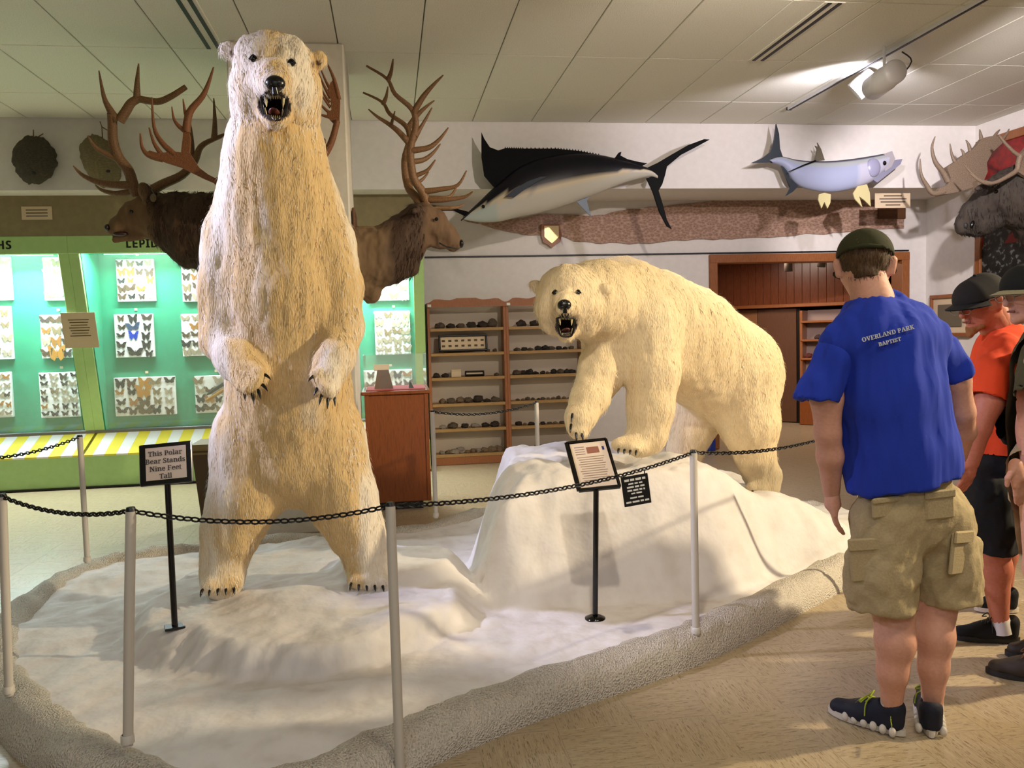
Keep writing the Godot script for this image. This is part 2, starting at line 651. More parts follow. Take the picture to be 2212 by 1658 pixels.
func materials() -> void:
	M.glow = mat(Color(1, 1, 1), 0.4)
	M.glow.emission_enabled = true
	M.glow.emission = Color(1.0, 0.95, 0.88)
	M.glow.emission_energy_multiplier = 2.5
	M.soft_glow = mat(Color(1, 1, 1), 0.5)
	M.soft_glow.emission_enabled = true
	M.soft_glow.emission = Color(1.0, 0.95, 0.86)
	M.soft_glow.emission_energy_multiplier = 0.6
	M.tube_glow = mat(Color(1, 1, 1), 0.5)
	M.tube_glow.emission_enabled = true
	M.tube_glow.emission = Color(0.93, 1.0, 0.97)
	M.tube_glow.emission_energy_multiplier = 4.0
	M.lamp_white = mat(Color(0.86, 0.86, 0.88), 0.35)
	M.wall = noisy([Color(0.83, 0.81, 0.79), Color(0.86, 0.84, 0.82)], 0.02, Vector3(0.9, 0.9, 0.9), 0.75, 0.05)
	M.column = noisy([Color(0.80, 0.775, 0.73), Color(0.84, 0.82, 0.78)], 0.02, Vector3(0.9, 0.9, 0.9), 0.7, 0.05)
	M.panel = noisy([Color(0.50, 0.45, 0.33), Color(0.55, 0.50, 0.37)], 0.02, Vector3(0.9, 0.9, 0.9), 0.8)
	M.ceiling = noisy([Color(0.70, 0.685, 0.63), Color(0.87, 0.86, 0.81), Color(0.89, 0.88, 0.83), Color(0.89, 0.88, 0.83)], 0.12, Vector3(1.6, 1.6, 1.6), 0.92, 0.1)
	M.grid = mat(Color(0.52, 0.50, 0.43), 0.7)
	M.black = mat(Color(0.018, 0.017, 0.016), 0.45)
	M.black_gloss = mat(Color(0.02, 0.018, 0.017), 0.15)
	M.floor = floor_mat()
	M.green = noisy([Color(0.64, 0.78, 0.50), Color(0.67, 0.81, 0.53)], 0.02, Vector3(1, 1, 1), 0.55)
	M.teal = noisy([Color(0.10, 0.49, 0.35), Color(0.12, 0.53, 0.39)], 0.02, Vector3(1, 1, 1), 0.7)
	M.yellow = mat(Color(0.86, 0.80, 0.22), 0.6)
	M.white = mat(Color(0.86, 0.86, 0.84), 0.6)
	M.paper = mat(Color(0.80, 0.74, 0.70), 0.85)
	M.cream_paper = mat(Color(0.80, 0.72, 0.60), 0.85)
	M.ink = mat(Color(0.05, 0.05, 0.05), 0.8)
	M.metal = mat(Color(0.55, 0.55, 0.54), 0.35, 0.8)
	M.glass = mat(Color(0.95, 1.0, 0.98, 0.06), 0.03)
	M.glass.transparency = BaseMaterial3D.TRANSPARENCY_ALPHA
	M.acrylic = mat(Color(0.93, 1.0, 0.98, 0.03), 0.04)
	M.acrylic.transparency = BaseMaterial3D.TRANSPARENCY_ALPHA
	M.cabinet = noisy([Color(0.38, 0.19, 0.055), Color(0.51, 0.27, 0.09), Color(0.45, 0.23, 0.07)], 0.03, Vector3(5, 0.35, 5), 0.38)
	M.trimwood = noisy([Color(0.48, 0.28, 0.14), Color(0.60, 0.37, 0.20)], 0.03, Vector3(6, 0.6, 6), 0.4)
	M.shelfwood = noisy([Color(0.52, 0.31, 0.17), Color(0.62, 0.39, 0.22)], 0.03, Vector3(6, 0.5, 6), 0.5)
	M.shelfboard = noisy([Color(0.58, 0.45, 0.27), Color(0.66, 0.52, 0.32)], 0.03, Vector3(0.6, 6, 6), 0.55)
	M.panelwood = noisy([Color(0.36, 0.19, 0.11), Color(0.47, 0.27, 0.17)], 0.03, Vector3(7, 0.4, 7), 0.25)
	M.brown = noisy([Color(0.30, 0.17, 0.06), Color(0.37, 0.22, 0.09)], 0.03, Vector3(6, 0.4, 6), 0.6)
	M.snow = noisy([Color(0.80, 0.77, 0.745), Color(0.86, 0.84, 0.825), Color(0.875, 0.86, 0.85)], 0.012, Vector3(0.9, 0.9, 0.9), 0.9, 0.9)
	M.rim = noisy([Color(0.50, 0.44, 0.37), Color(0.77, 0.73, 0.67), Color(0.84, 0.81, 0.75), Color(0.88, 0.85, 0.80)], 0.09, Vector3(2.2, 2.2, 2.2), 0.95, 1.6)
	M.pole = mat(Color(0.78, 0.75, 0.70), 0.45)
	M.bearfur = noisy([Color(0.86, 0.79, 0.68), Color(0.94, 0.90, 0.83), Color(0.97, 0.95, 0.90)], 0.05, Vector3(5.0, 1.0, 5.0), 0.95, 0.5)
	M.bearfur.rim_enabled = true
	M.bearfur.rim = 0.25
	M.hair = mat(Color.WHITE, 0.9)
	M.hair.vertex_color_use_as_albedo = true
	M.tinted = mat(Color.WHITE, 0.85)
	M.tinted.vertex_color_use_as_albedo = true
	M.claw = mat(Color(0.035, 0.028, 0.022), 0.3)
	M.nose = mat(Color(0.022, 0.018, 0.018), 0.28)
	M.mouth = mat(Color(0.16, 0.06, 0.045), 0.35)
	M.tongue = mat(Color(0.45, 0.25, 0.20), 0.4)
	M.tooth = mat(Color(0.80, 0.74, 0.55), 0.3)
	M.eye = mat(Color(0.02, 0.014, 0.01), 0.06)
	M.antler = noisy([Color(0.28, 0.18, 0.09), Color(0.43, 0.30, 0.17), Color(0.55, 0.41, 0.25)], 0.04, Vector3(4, 4, 4), 0.6, 0.2)
	M.pale_antler = noisy([Color(0.34, 0.28, 0.22), Color(0.46, 0.39, 0.32), Color(0.56, 0.49, 0.40)], 0.04, Vector3(4, 4, 4), 0.6, 0.2)
	M.red_antler = noisy([Color(0.38, 0.22, 0.11), Color(0.54, 0.34, 0.18)], 0.04, Vector3(4, 4, 4), 0.6, 0.2)
	M.skin = noisy([Color(0.78, 0.56, 0.46), Color(0.84, 0.62, 0.52)], 0.03, Vector3(4, 4, 4), 0.6)
	M.blue_cloth = noisy([Color(0.085, 0.19, 0.62), Color(0.10, 0.225, 0.70)], 0.2, Vector3(4, 4, 4), 0.9, 0.04)
	M.khaki = noisy([Color(0.64, 0.565, 0.41), Color(0.72, 0.645, 0.49)], 0.06, Vector3(3, 3, 3), 0.9, 0.08)
	M.orange = noisy([Color(0.84, 0.25, 0.07), Color(0.90, 0.29, 0.09)], 0.2, Vector3(4, 4, 4), 0.9, 0.04)
	M.black_cloth = mat(Color(0.022, 0.02, 0.02), 0.9)
	M.olive = noisy([Color(0.155, 0.155, 0.045), Color(0.20, 0.20, 0.065)], 0.2, Vector3(5, 5, 5), 0.9)
	M.green_cloth = noisy([Color(0.25, 0.24, 0.15), Color(0.30, 0.29, 0.18)], 0.2, Vector3(5, 5, 5), 0.9)
	M.sock = mat(Color(0.82, 0.80, 0.78), 0.9)
	M.navy = noisy([Color(0.018, 0.03, 0.10), Color(0.03, 0.05, 0.15)], 0.2, Vector3(6, 6, 6), 0.75)
	M.sole = mat(Color(0.80, 0.76, 0.70), 0.6)
	M.lace = mat(Color(0.62, 0.68, 0.12), 0.7)
	M.boyhair = noisy([Color(0.22, 0.135, 0.05), Color(0.36, 0.24, 0.10)], 0.1, Vector3(10, 3, 10), 0.7)
	M.beard = noisy([Color(0.50, 0.30, 0.14), Color(0.62, 0.42, 0.24)], 0.15, Vector3(10, 3, 10), 0.9)
	M.blue = mat(Color(0.06, 0.17, 0.52), 0.5)
	M.print = mat(Color(0.30, 0.25, 0.22), 0.8)
	M.binbrown = mat(Color(0.30, 0.22, 0.10), 0.6)
	M.bintan = mat(Color(0.50, 0.42, 0.25), 0.6)
	M.skin_warm = noisy([Color(0.70, 0.40, 0.30), Color(0.76, 0.47, 0.36)], 0.03, Vector3(4, 4, 4), 0.55)
	M.lettering = mat(Color(0.80, 0.80, 0.80), 0.8)
	M.capbrown = mat(Color(0.085, 0.065, 0.05), 0.9)
	M.capblack = mat(Color(0.05, 0.042, 0.036), 0.9)
	M.capdark = mat(Color(0.06, 0.07, 0.06), 0.9)
	M.capcream = mat(Color(0.62, 0.58, 0.44), 0.9)
	M.darksole = mat(Color(0.10, 0.09, 0.08), 0.6)
	M.shoebrown = mat(Color(0.16, 0.11, 0.06), 0.7)
	M.eyewhite = mat(Color(0.62, 0.56, 0.50), 0.2)
	M.lip = mat(Color(0.50, 0.24, 0.20), 0.5)
	M.bearfur.vertex_color_use_as_albedo = true
	M.redcloth = mat(Color(0.62, 0.10, 0.13), 0.9)

# streaked vinyl: short dark strokes all running one way
func floor_mat() -> StandardMaterial3D:
	var im := Image.create(512, 512, false, Image.FORMAT_RGB8)
	var r := RandomNumberGenerator.new()
	r.seed = 3
	im.fill(Color(0.68, 0.61, 0.49))
	for k in 5200:
		var x := r.randi_range(0, 511)
		var y := r.randi_range(0, 511)
		var l := r.randi_range(14, 90)
		var w := r.randi_range(1, 2)
		var t := r.randf()
		var c := Color(0.715, 0.645, 0.525).lerp(Color(0.62, 0.545, 0.42), t)
		if r.randf() < 0.15:
			c = Color(0.42, 0.35, 0.25)
			l = r.randi_range(10, 40)
		for q in l:
			for z in w:
				im.set_pixel((x + q) % 512, (y + z + int(q * 0.03)) % 512, c)
	var m := mat(Color.WHITE, 0.36)
	m.albedo_texture = ImageTexture.create_from_image(im)
	m.roughness_texture = noisetex([Color(0.75, 0.75, 0.75), Color(1, 1, 1)], 0.02)
	return tri_mat(m, Vector3(1.9, 1.9, 1.9), false)

# ---------------------------------------------------------------- the room
const XR := 6.6
const XL := -7.0
const ZB := -9.5
const ZS := -8.637
const CE := 3.644

func structure() -> void:
	# floor slab, with the nearest vinyl tiles as pieces of their own
	var fl := struct("floor", "tan streaked vinyl floor", spanm(Vector3(XL - 0.2, -0.2, -14.2), Vector3(XR + 0.2, -0.004, 3.6)), M.floor)
	var tile := boxm(Vector3(0.3046, 0.008, 0.3046), 0.0004)
	var spots := []
	for i in range(-40, 40):
		for j in range(-8, 40):
			var p := Vector3(0.11 + i * 0.305, -0.004, -2.2 - j * 0.305)
			if p.x > XR - 0.16 or p.x < XL + 0.16 or inside(Vector2(p.x, p.z)) > 0.3:
				continue
			var d := Vector2(p.x, p.z)
			var side := d.rotated(0.0).angle_to(Vector2(0.143, -0.99))
			if p.z > -2.1 or absf(side) > 0.64 or p.z < -9.3:
				continue
			spots.append([d.length(), p, (i + j) % 2])
	spots.sort_custom(func(a, b): return a[0] < b[0])
	for k in mini(300, spots.size()):
		part("tile", tile, M.floor, fl, spots[k][1], Basis(Vector3.UP, PI / 2 * spots[k][2]))
	# ceiling: slab, and every panel of the grid in view
	var ce := struct("ceiling", "suspended ceiling of off-white panels", spanm(Vector3(XL - 0.2, CE + 0.02, ZB - 0.2), Vector3(XR + 0.2, CE + 0.2, 3.6)), M.grid)
	var panel := boxm(Vector3(0.602, 0.02, 1.212), 0.004)
	for i in range(-12, 11):
		for j in range(-1, 10):
			var x := 0.305 + (i + 0.5) * 0.61
			var z := -6.57 + (j + 0.5) * 1.22 - 1.22
			if x > XR - 0.05 or x < XL + 0.05:
				continue
			if z - 0.61 < ZS:
				continue
			part("panel", panel, M.ceiling, ce, Vector3(x, CE + 0.01, z))
	# short panels along the back edge
	var cut := boxm(Vector3(0.602, 0.02, 0.836), 0.004)
	for i in range(-12, 11):
		var x := 0.305 + (i + 0.5) * 0.61
		if x < XR - 0.05 and x > XL + 0.05:
			part("panel", cut, M.ceiling, ce, Vector3(x, CE + 0.01, -7.79 - 0.423))
	for j in range(-1, 10):
		var z := -6.57 + (j + 0.5) * 1.22 - 1.22
		if z - 0.61 > ZS:
			part("panel", boxm(Vector3(0.19, 0.02, 1.212), 0.004), M.ceiling, ce, Vector3(6.504, CE + 0.01, z))
	part("panel", boxm(Vector3(0.19, 0.02, 0.836), 0.004), M.ceiling, ce, Vector3(6.504, CE + 0.01, -8.213))
	# soffit over the back wall, recessed wall below with the doorway, side and rear walls
	struct("wall_back_upper", "off-white soffit that carries the mounted fish", spanm(Vector3(XL, 2.96, ZB - 0.2), Vector3(XR, CE + 0.02, ZS)), M.wall)
	var s := st()
	box(s, Vector3((0.40 + 3.80) / 2, 1.48, ZB - 0.1), Vector3(3.40, 2.96, 0.2))
	box(s, Vector3((3.80 + 6.36) / 2, (2.32 + 2.96) / 2, ZB - 0.1), Vector3(2.56, 0.64, 0.2))
	box(s, Vector3((6.36 + XR) / 2, 1.48, ZB - 0.1), Vector3(XR - 6.36, 2.96, 0.2))
	struct("wall_back", "off-white recessed wall under the soffit", done(s), M.wall)
	struct("wall_right", "off-white right wall behind the moose", spanm(Vector3(XR, 0, ZB - 0.2), Vector3(XR + 0.2, CE, 3.6)), M.wall)
	struct("wall_left", "off-white left wall outside the picture", spanm(Vector3(XL - 0.2, 0, ZB - 0.2), Vector3(XL, CE, 3.6)), M.wall)
	struct("wall_front", "off-white wall behind the viewer", spanm(Vector3(XL, 0, 3.4), Vector3(XR, CE, 3.6)), M.wall)
	struct("column", "square white pillar behind the standing polar bear", boxm(Vector3(0.84, CE, 0.79), 0.012, Vector3(-0.683, CE / 2, -6.772)), M.column)
	struct("trim_1", "thin dark rail along the recessed wall", spanm(Vector3(0.42, 2.335, ZB), Vector3(6.36, 2.352, ZB + 0.02), 0.003), M.black)
	# doorway casing
	var d := struct("door_1", "wooden casing around the doorway", spanm(Vector3(3.78, 0, ZB - 0.2), Vector3(3.88, 2.32, ZB + 0.035), 0.006), M.trimwood)
	part("casing", spanm(Vector3(6.26, 0, ZB - 0.2), Vector3(6.36, 2.32, ZB + 0.035), 0.006), M.trimwood, d)
	part("casing", spanm(Vector3(3.78, 2.225, ZB - 0.2), Vector3(6.36, 2.325, ZB + 0.04), 0.006), M.trimwood, d)
	# ceiling air slots
	for x in [3.05, -1.215]:
		var t := thing("air_diffuser", ("pair of black air slots in the ceiling beside the track lamps" if x > 0 else "pair of black air slots in the ceiling above the standing polar bear"), "vent", Vector3(x, CE, -5.96 if x > 0 else -5.95), "ceiling air slots")
		part("frame", boxm(Vector3(0.15, 0.012, 1.2), 0.002), M.ceiling, t)
		for sx in [-0.036, 0.036]:
			part("slot", boxm(Vector3(0.028, 0.008, 1.19), 0.001, Vector3(sx, -0.007, 0)), M.black, t)
	# lamp track
	var tr := thing("lamp_track", "long white lamp track with a dark groove across the ceiling", "track", Vector3(4.03, CE - 0.012, -5.2))
	part("rail", boxm(Vector3(0.05, 0.03, 5.5), 0.003), M.lamp_white, tr)
	part("groove", boxm(Vector3(0.022, 0.006, 5.5), 0.001, Vector3(0.0, -0.0165, 0)), M.black, tr)
	part("end_cap", boxm(Vector3(0.054, 0.032, 0.03), 0.003, Vector3(0, 0, -2.76)), M.black, tr)
	part("cable", tubem(curve([Vector3(0.06, -0.02, -1.0), Vector3(0.13, -0.10, -0.98), Vector3(0.10, -0.19, -1.12), Vector3(0.05, -0.16, -1.22)]), [0.006], 6), M.black, tr)

# outline of the snow platform on the floor
const EDGE := [Vector2(-1.52, -3.30), Vector2(-1.30, -3.04), Vector2(-1.02, -2.74), Vector2(-0.66, -2.52), Vector2(-0.30, -2.52), Vector2(0.085, -2.794), Vector2(0.522, -3.056), Vector2(1.108, -3.322), Vector2(1.532, -3.571), Vector2(2.49, -4.264), Vector2(3.05, -4.75), Vector2(3.35, -5.25), Vector2(3.25, -5.85), Vector2(2.8, -6.25), Vector2(1.6, -6.45), Vector2(0.62, -6.42), Vector2(0.1, -6.0), Vector2(-1.0, -5.95), Vector2(-1.7, -5.78), Vector2(-2.02, -5.5), Vector2(-2.12, -4.70), Vector2(-1.92, -3.9)]

# how far a floor point lies inside the platform (negative outside)
func inside(p: Vector2) -> float:
	var best := 99.0
	var odd := false
	var n := EDGE.size()
	for i in n:
		var a: Vector2 = EDGE[i]
		var b: Vector2 = EDGE[(i + 1) % n]
		var ab := b - a
		var t := clampf((p - a).dot(ab) / ab.length_squared(), 0.0, 1.0)
		best = minf(best, p.distance_to(a + ab * t))
		if (a.y > p.y) != (b.y > p.y) and p.x < (b.x - a.x) * (p.y - a.y) / (b.y - a.y) + a.x:
			odd = not odd
	return best if odd else -best

# ---------------------------------------------------------------- lit butterfly cases
func showcase() -> void:
	struct("wall_left_panel", "olive brown panel above the green cases", spanm(Vector3(XL, 2.555, ZB - 0.2), Vector3(0.40, 2.96, -8.95)), M.panel)
	struct("wall_case_back", "wall behind the green cases", spanm(Vector3(XL, 0, ZB - 0.2), Vector3(0.40, 2.6, ZB - 0.02)), M.wall)
	var cases := [[-6.9, -3.17, "MOTHS", "left green display case with moth boards and a bright glare"], [-3.17, 0.385, "LEPIDOPTERA", "long green display case of butterfly boards behind the standing polar bear"]]
	for c in cases:
		var x0: float = c[0]
		var x1: float = c[1]
		var t := thing("display_case", c[3], "display case", Vector3((x0 + x1) / 2, 0, -9.2), "green insect cases")
		var o := -t.position
		var w := x1 - x0
		part("back_panel", spanm(Vector3(x0, 0.45, ZB - 0.02), Vector3(x1, 2.56, ZB + 0.005)), M.teal, t, o)
		part("header", spanm(Vector3(x0, 2.385, -8.985), Vector3(x1, 2.56, -8.945), 0.004), M.green, t, o)
		part("ceiling_board", spanm(Vector3(x0, 2.50, ZB), Vector3(x1, 2.53, -8.985)), M.white, t, o)
		part("plinth", spanm(Vector3(x0, 0.0, ZB), Vector3(x1, 0.335, -8.97), 0.004), M.green, t, o)
		part("kick_strip", spanm(Vector3(x0, 0.0, -8.97), Vector3(x1, 0.018, -8.955)), M.black, t, o)
		# slanting front: posts lean back from the header down to the ledge
		var lean := Vector3(0, 2.40, -8.975) - Vector3(0, 0.53, -9.42)
		var bs := Basis(Vector3.RIGHT, lean.normalized(), Vector3.RIGHT.cross(lean.normalized()))
		for px in ([x0, x1 - 0.05] if x1 < -1.0 else [x0 + 0.05, x1 - 0.06]):
			part("post", boxm(Vector3(0.10 if px != x1 - 0.06 else 0.115, lean.length(), 0.03), 0.004), M.green, t, Vector3(px, 1.465, -9.1975) + o, bs)
		for px in [x0 + (0.1 if x1 > 0 else 0.0), x1 - 0.1]:
			part("side_wall", slabm([Vector2(-9.495, 0.5), Vector2(-9.42, 0.5), Vector2(-8.99, 2.40), Vector2(-8.99, 2.5), Vector2(-9.495, 2.5)], 0.02, Vector3(px, 0, 0), Basis(Vector3(0, 0, 1), Vector3(0, 1, 0), Vector3(-1, 0, 0))), M.teal, t, o)
		part("bottom_rail", spanm(Vector3(x0, 0.515, -9.46), Vector3(x1, 0.55, -9.395), 0.004), M.metal, t, o)
		part("glass_pane", boxm(Vector3(w - 0.2, lean.length() - 0.05, 0.006), 0.0), M.glass, t, Vector3((x0 + x1) / 2, 1.465, -9.2) + o, bs)
		# sloping ledge with yellow and white stripes
		var sl := Vector3(0, 0.52, -9.42) - Vector3(0, 0.34, -8.965)
		var sb := Basis(Vector3.RIGHT, Vector3.RIGHT.cross(sl.normalized()) * -1.0, sl.normalized() * -1.0)
		var k := 0
		var x := x0
		var stripe := boxm(Vector3(0.113, 0.02, sl.length()), 0.001)
		while x < x1 - 0.06:
			part("ledge_stripe", stripe, M.yellow if k % 2 == 0 else M.white, t, Vector3(x + 0.057, 0.425, -9.19) + o, sb)
			x += 0.114
			k += 1
		# name above the glass
		var wm := words(c[2], 0.115, "Droid Sans", 0.004, 700)
		var wx := -2.614 + wm.get_aabb().size.x / 2
		if c[2] == "MOTHS":
			wx = -3.694 - wm.get_aabb().size.x / 2
		part("lettering", wm, M.ink, t, Vector3(wx, 2.475, -8.944) + o)
		# fluorescent tubes inside the top
		for lx in ([-3.72, -5.2] if x1 < -1.0 else [-2.55, -0.12]):
			var e := 12.0 if lx < -3.0 else (7.0 if lx < -1.0 else 12.0)
			part("light_tube", tubem([Vector3(lx - 0.34, 2.455, -9.12), Vector3(lx + 0.34, 2.455, -9.12)], [0.014], 10), M.tube_glow, t, o)
			area(Vector3(lx, 2.435, -9.12), Vector3(0, -1, 0.42), Vector2(0.68, 0.05), Color(0.92, 0.98, 1.0), e, t)
	boards()
	var n := thing("paper_notice", "tan paper notice taped to the green post between the cases", "notice", Vector3(-3.152, 1.617, -9.100))
	var pb := Basis(Vector3.RIGHT, 0.23)
	part("sheet", boxm(Vector3(0.33, 0.37, 0.004), 0.0, Vector3.ZERO, pb), M.cream_paper, n)
	for k in 7:
		part("text_line", boxm(Vector3(0.20 - 0.02 * (k % 3), 0.007, 0.002), 0.0, pb * Vector3(0.0, 0.11 - k * 0.028, 0.004), pb), M.print, n)
	var l := thing("wall_label", "small cream label on the olive panel below the wasp nests", "label", Vector3(-3.434, 2.788, -8.945))
	part("card", boxm(Vector3(0.285, 0.13, 0.006), 0.001), M.cream_paper, l)
	for k in 3:
		part("text_line", boxm(Vector3(0.20, 0.009, 0.002), 0.0, Vector3(0, 0.03 - k * 0.03, 0.004)), M.print, l)

func wing_mesh(sx: float, low: float) -> ArrayMesh:
	var s := st()
	for q in [-1.0, 1.0]:
		var up := [Vector3(0, 0.02, 0.1), Vector3(q * 0.32, 0.42, 0.16), Vector3(q * 0.62, 0.46, 0.2), Vector3(q * 0.52, 0.12, 0.2), Vector3(0, -0.06, 0.1)]
		var lo := [Vector3(0, -0.02, 0.09), Vector3(q * 0.48, 0.08, 0.18), Vector3(q * 0.44, -0.24 * low, 0.18), Vector3(q * 0.2, -0.40 * low, 0.14), Vector3(0, -0.16, 0.09)]
		for w in [up, lo]:
			for i in range(1, 4):
				if q > 0:
					tri(s, w[0] * Vector3(sx, 1, 1), w[i] * Vector3(sx, 1, 1), w[i + 1] * Vector3(sx, 1, 1))
				else:
					tri(s, w[0] * Vector3(sx, 1, 1), w[i + 1] * Vector3(sx, 1, 1), w[i] * Vector3(sx, 1, 1))
	box(s, Vector3(0, -0.02, 0.1), Vector3(0.05, 0.42, 0.07))
	return done(s)

func boards() -> void:
	var wings := [wing_mesh(1.0, 1.0), wing_mesh(0.85, 1.2), wing_mesh(1.1, 0.7), wing_mesh(0.9, 1.6)]
	var cols := []
	for c in [Color(0.10, 0.08, 0.06), Color(0.28, 0.20, 0.10), Color(0.45, 0.38, 0.26), Color(0.55, 0.50, 0.40), Color(0.20, 0.15, 0.10), Color(0.60, 0.55, 0.46), Color(0.55, 0.36, 0.10)]:
		cols.append(mat(c, 0.7))
	var bluew := mat(Color(0.05, 0.20, 0.62), 0.3)
	var steel := mat(Color(0.16, 0.22, 0.33), 0.5)
	var gold := mat(Color(0.62, 0.42, 0.10), 0.6)
	# px rows: left, right, top, bottom, columns, rows, look
	var list := [
		[[Vector2(-4.224, 2.411), Vector2(-3.923, 1.956)], 3, 4, 0, "pale board of moths at the left edge, top row"],
		[[Vector2(-3.604, 2.402), Vector2(-3.318, 1.943)], 3, 4, 0, "pale board of moths right beside the leaning post, top row"],
		[[Vector2(-4.257, 1.896), Vector2(-3.952, 1.336)], 3, 4, 0, "pale board of moths at the left edge, middle row"],
		[[Vector2(-3.668, 1.794), Vector2(-3.354, 1.332)], 3, 4, 1, "board of moths with one large yellow moth behind the leaning post"],
		[[Vector2(-4.301, 1.201), Vector2(-3.990, 0.722)], 4, 5, 2, "board of small dark moths at the left edge, bottom row"],
		[[Vector2(-3.714, 1.181), Vector2(-3.315, 0.698)], 4, 6, 2, "densely pinned board of brown moths left of the post, bottom row"],
		[[Vector2(-2.875, 2.367), Vector2(-2.488, 1.915)], 4, 5, 3, "board of tan butterflies under the elk's muzzle, top row"],
		[[Vector2(-2.209, 2.328), Vector2(-1.811, 1.900)], 4, 4, 2, "board of dark butterflies beside the bear's shoulder, top row"],
		[[Vector2(-2.926, 1.781), Vector2(-2.529, 1.316)], 3, 5, 4, "square board with two bright blue butterflies in the middle"],
		[[Vector2(-2.238, 1.769), Vector2(-1.839, 1.309)], 4, 5, 3, "board of mixed butterflies beside the bear's arm, middle row"],
		[[Vector2(-2.964, 1.100), Vector2(-2.337, 0.683)], 5, 4, 5, "wide board with yellow swallowtail butterflies, bottom row"],
		[[Vector2(-2.132, 1.091), Vector2(-1.722, 0.683)], 4, 4, 3, "board behind two slender rods beside the bear's hip"],
		[[Vector2(-0.217, 2.251), Vector2(0.226, 1.866)], 4, 4, 0, "washed-out white board below the right elk's mane"],
		[[Vector2(-0.169, 1.750), Vector2(0.227, 1.276)], 4, 5, 0, "glaring white board above the clear vitrine"],
		[[Vector2(-0.287, 1.089), Vector2(0.231, 0.649)], 5, 4, 2, "board of small moths seen through the clear vitrine"],
	]
	for b in list:
		var p: Vector2 = b[0][0]
		var q: Vector2 = b[0][1]
		var size := Vector3(absf(q.x - p.x), absf(p.y - q.y), 0.045)
		var at := Vector3((p.x + q.x) / 2, (p.y + q.y) / 2, ZB + 0.03)
		var t := thing("specimen_board", b[4], "specimen board", at, "pinned insect boards")
		part("board", boxm(size, 0.004), M.white, t)
		part("name_tag", boxm(Vector3(0.03, 0.025, 0.004), 0.0, Vector3(0.02, size.y / 2 + 0.05, -0.015)), M.cream_paper, t)
		var nx: int = b[1]
		var ny: int = b[2]
		for i in nx:
			for j in ny:
				if rng.randf() < 0.06:
					continue
				var u := size.x / nx
				var v := size.y / ny
				var sc := minf(u, v) * rng.randf_range(0.72, 1.05)
				var c: Material = cols[rng.randi_range(0, cols.size() - 1)]
				if b[3] == 0:
					c = cols[[2, 3, 5][rng.randi_range(0, 2)]]
				elif b[3] == 4:
					c = cols[[0, 0, 1, 4][rng.randi_range(0, 3)]]
					if i == 1:
						sc *= 1.35
						c = [cols[0], steel, bluew, cols[0], cols[0]][ny - 1 - j] if ny - 1 - j != 0 else cols[0]
				elif b[3] == 5 and i == 2:
					sc *= 1.5
					c = gold if j >= 2 else cols[1]
				elif b[3] == 1 and i == 1 and j == 0:
					sc *= 1.8
					c = gold
				part("butterfly" if at.x > -3.1 else "moth", wings[rng.randi_range(0, 3)], c, t, Vector3(-size.x / 2 + u * (i + 0.5) + rng.randf_range(-0.1, 0.1) * u, -size.y / 2 + v * (j + 0.5) + rng.randf_range(-0.08, 0.08) * v, size.z / 2), Basis(Vector3.FORWARD, rng.randf_range(-0.12, 0.12)).scaled(Vector3(sc, sc, minf(sc, 0.05))))
	for r in [["black slender rod crossing the board beside the bear's hip", Vector3(-2.003, 0.882, -9.400), Vector3(-1.769, 1.027, -9.380), M.black], ["orange slender rod crossing the board beside the bear's hip", Vector3(-2.021, 0.817, -9.400), Vector3(-1.783, 0.951, -9.380), gold]]:
		var a: Vector3 = r[1]
		var e: Vector3 = r[2]
		var t := thing("display_rod", r[0], "rod", a, "slender rods in the case")
		part("shaft", tubem([Vector3.ZERO, (e - a) * 0.15, e - a], [0.004, 0.017, 0.02], 8), r[3], t)

# ---------------------------------------------------------------- trophies and pictures on the walls
func antler(s: SurfaceTool, pts: Array, r0: float, r1: float, dz := 0.0, wave := 0.0) -> void:
	var c := curve(pts, 4)
	var out := []
	for i in c.size():
		var f := float(i) / (c.size() - 1)
		out.append(c[i] + Vector3(0, 0, dz * f + wave * sin(f * PI)))
	tube(s, out, ramp(r0, r1, out.size(), 1.3), 8)

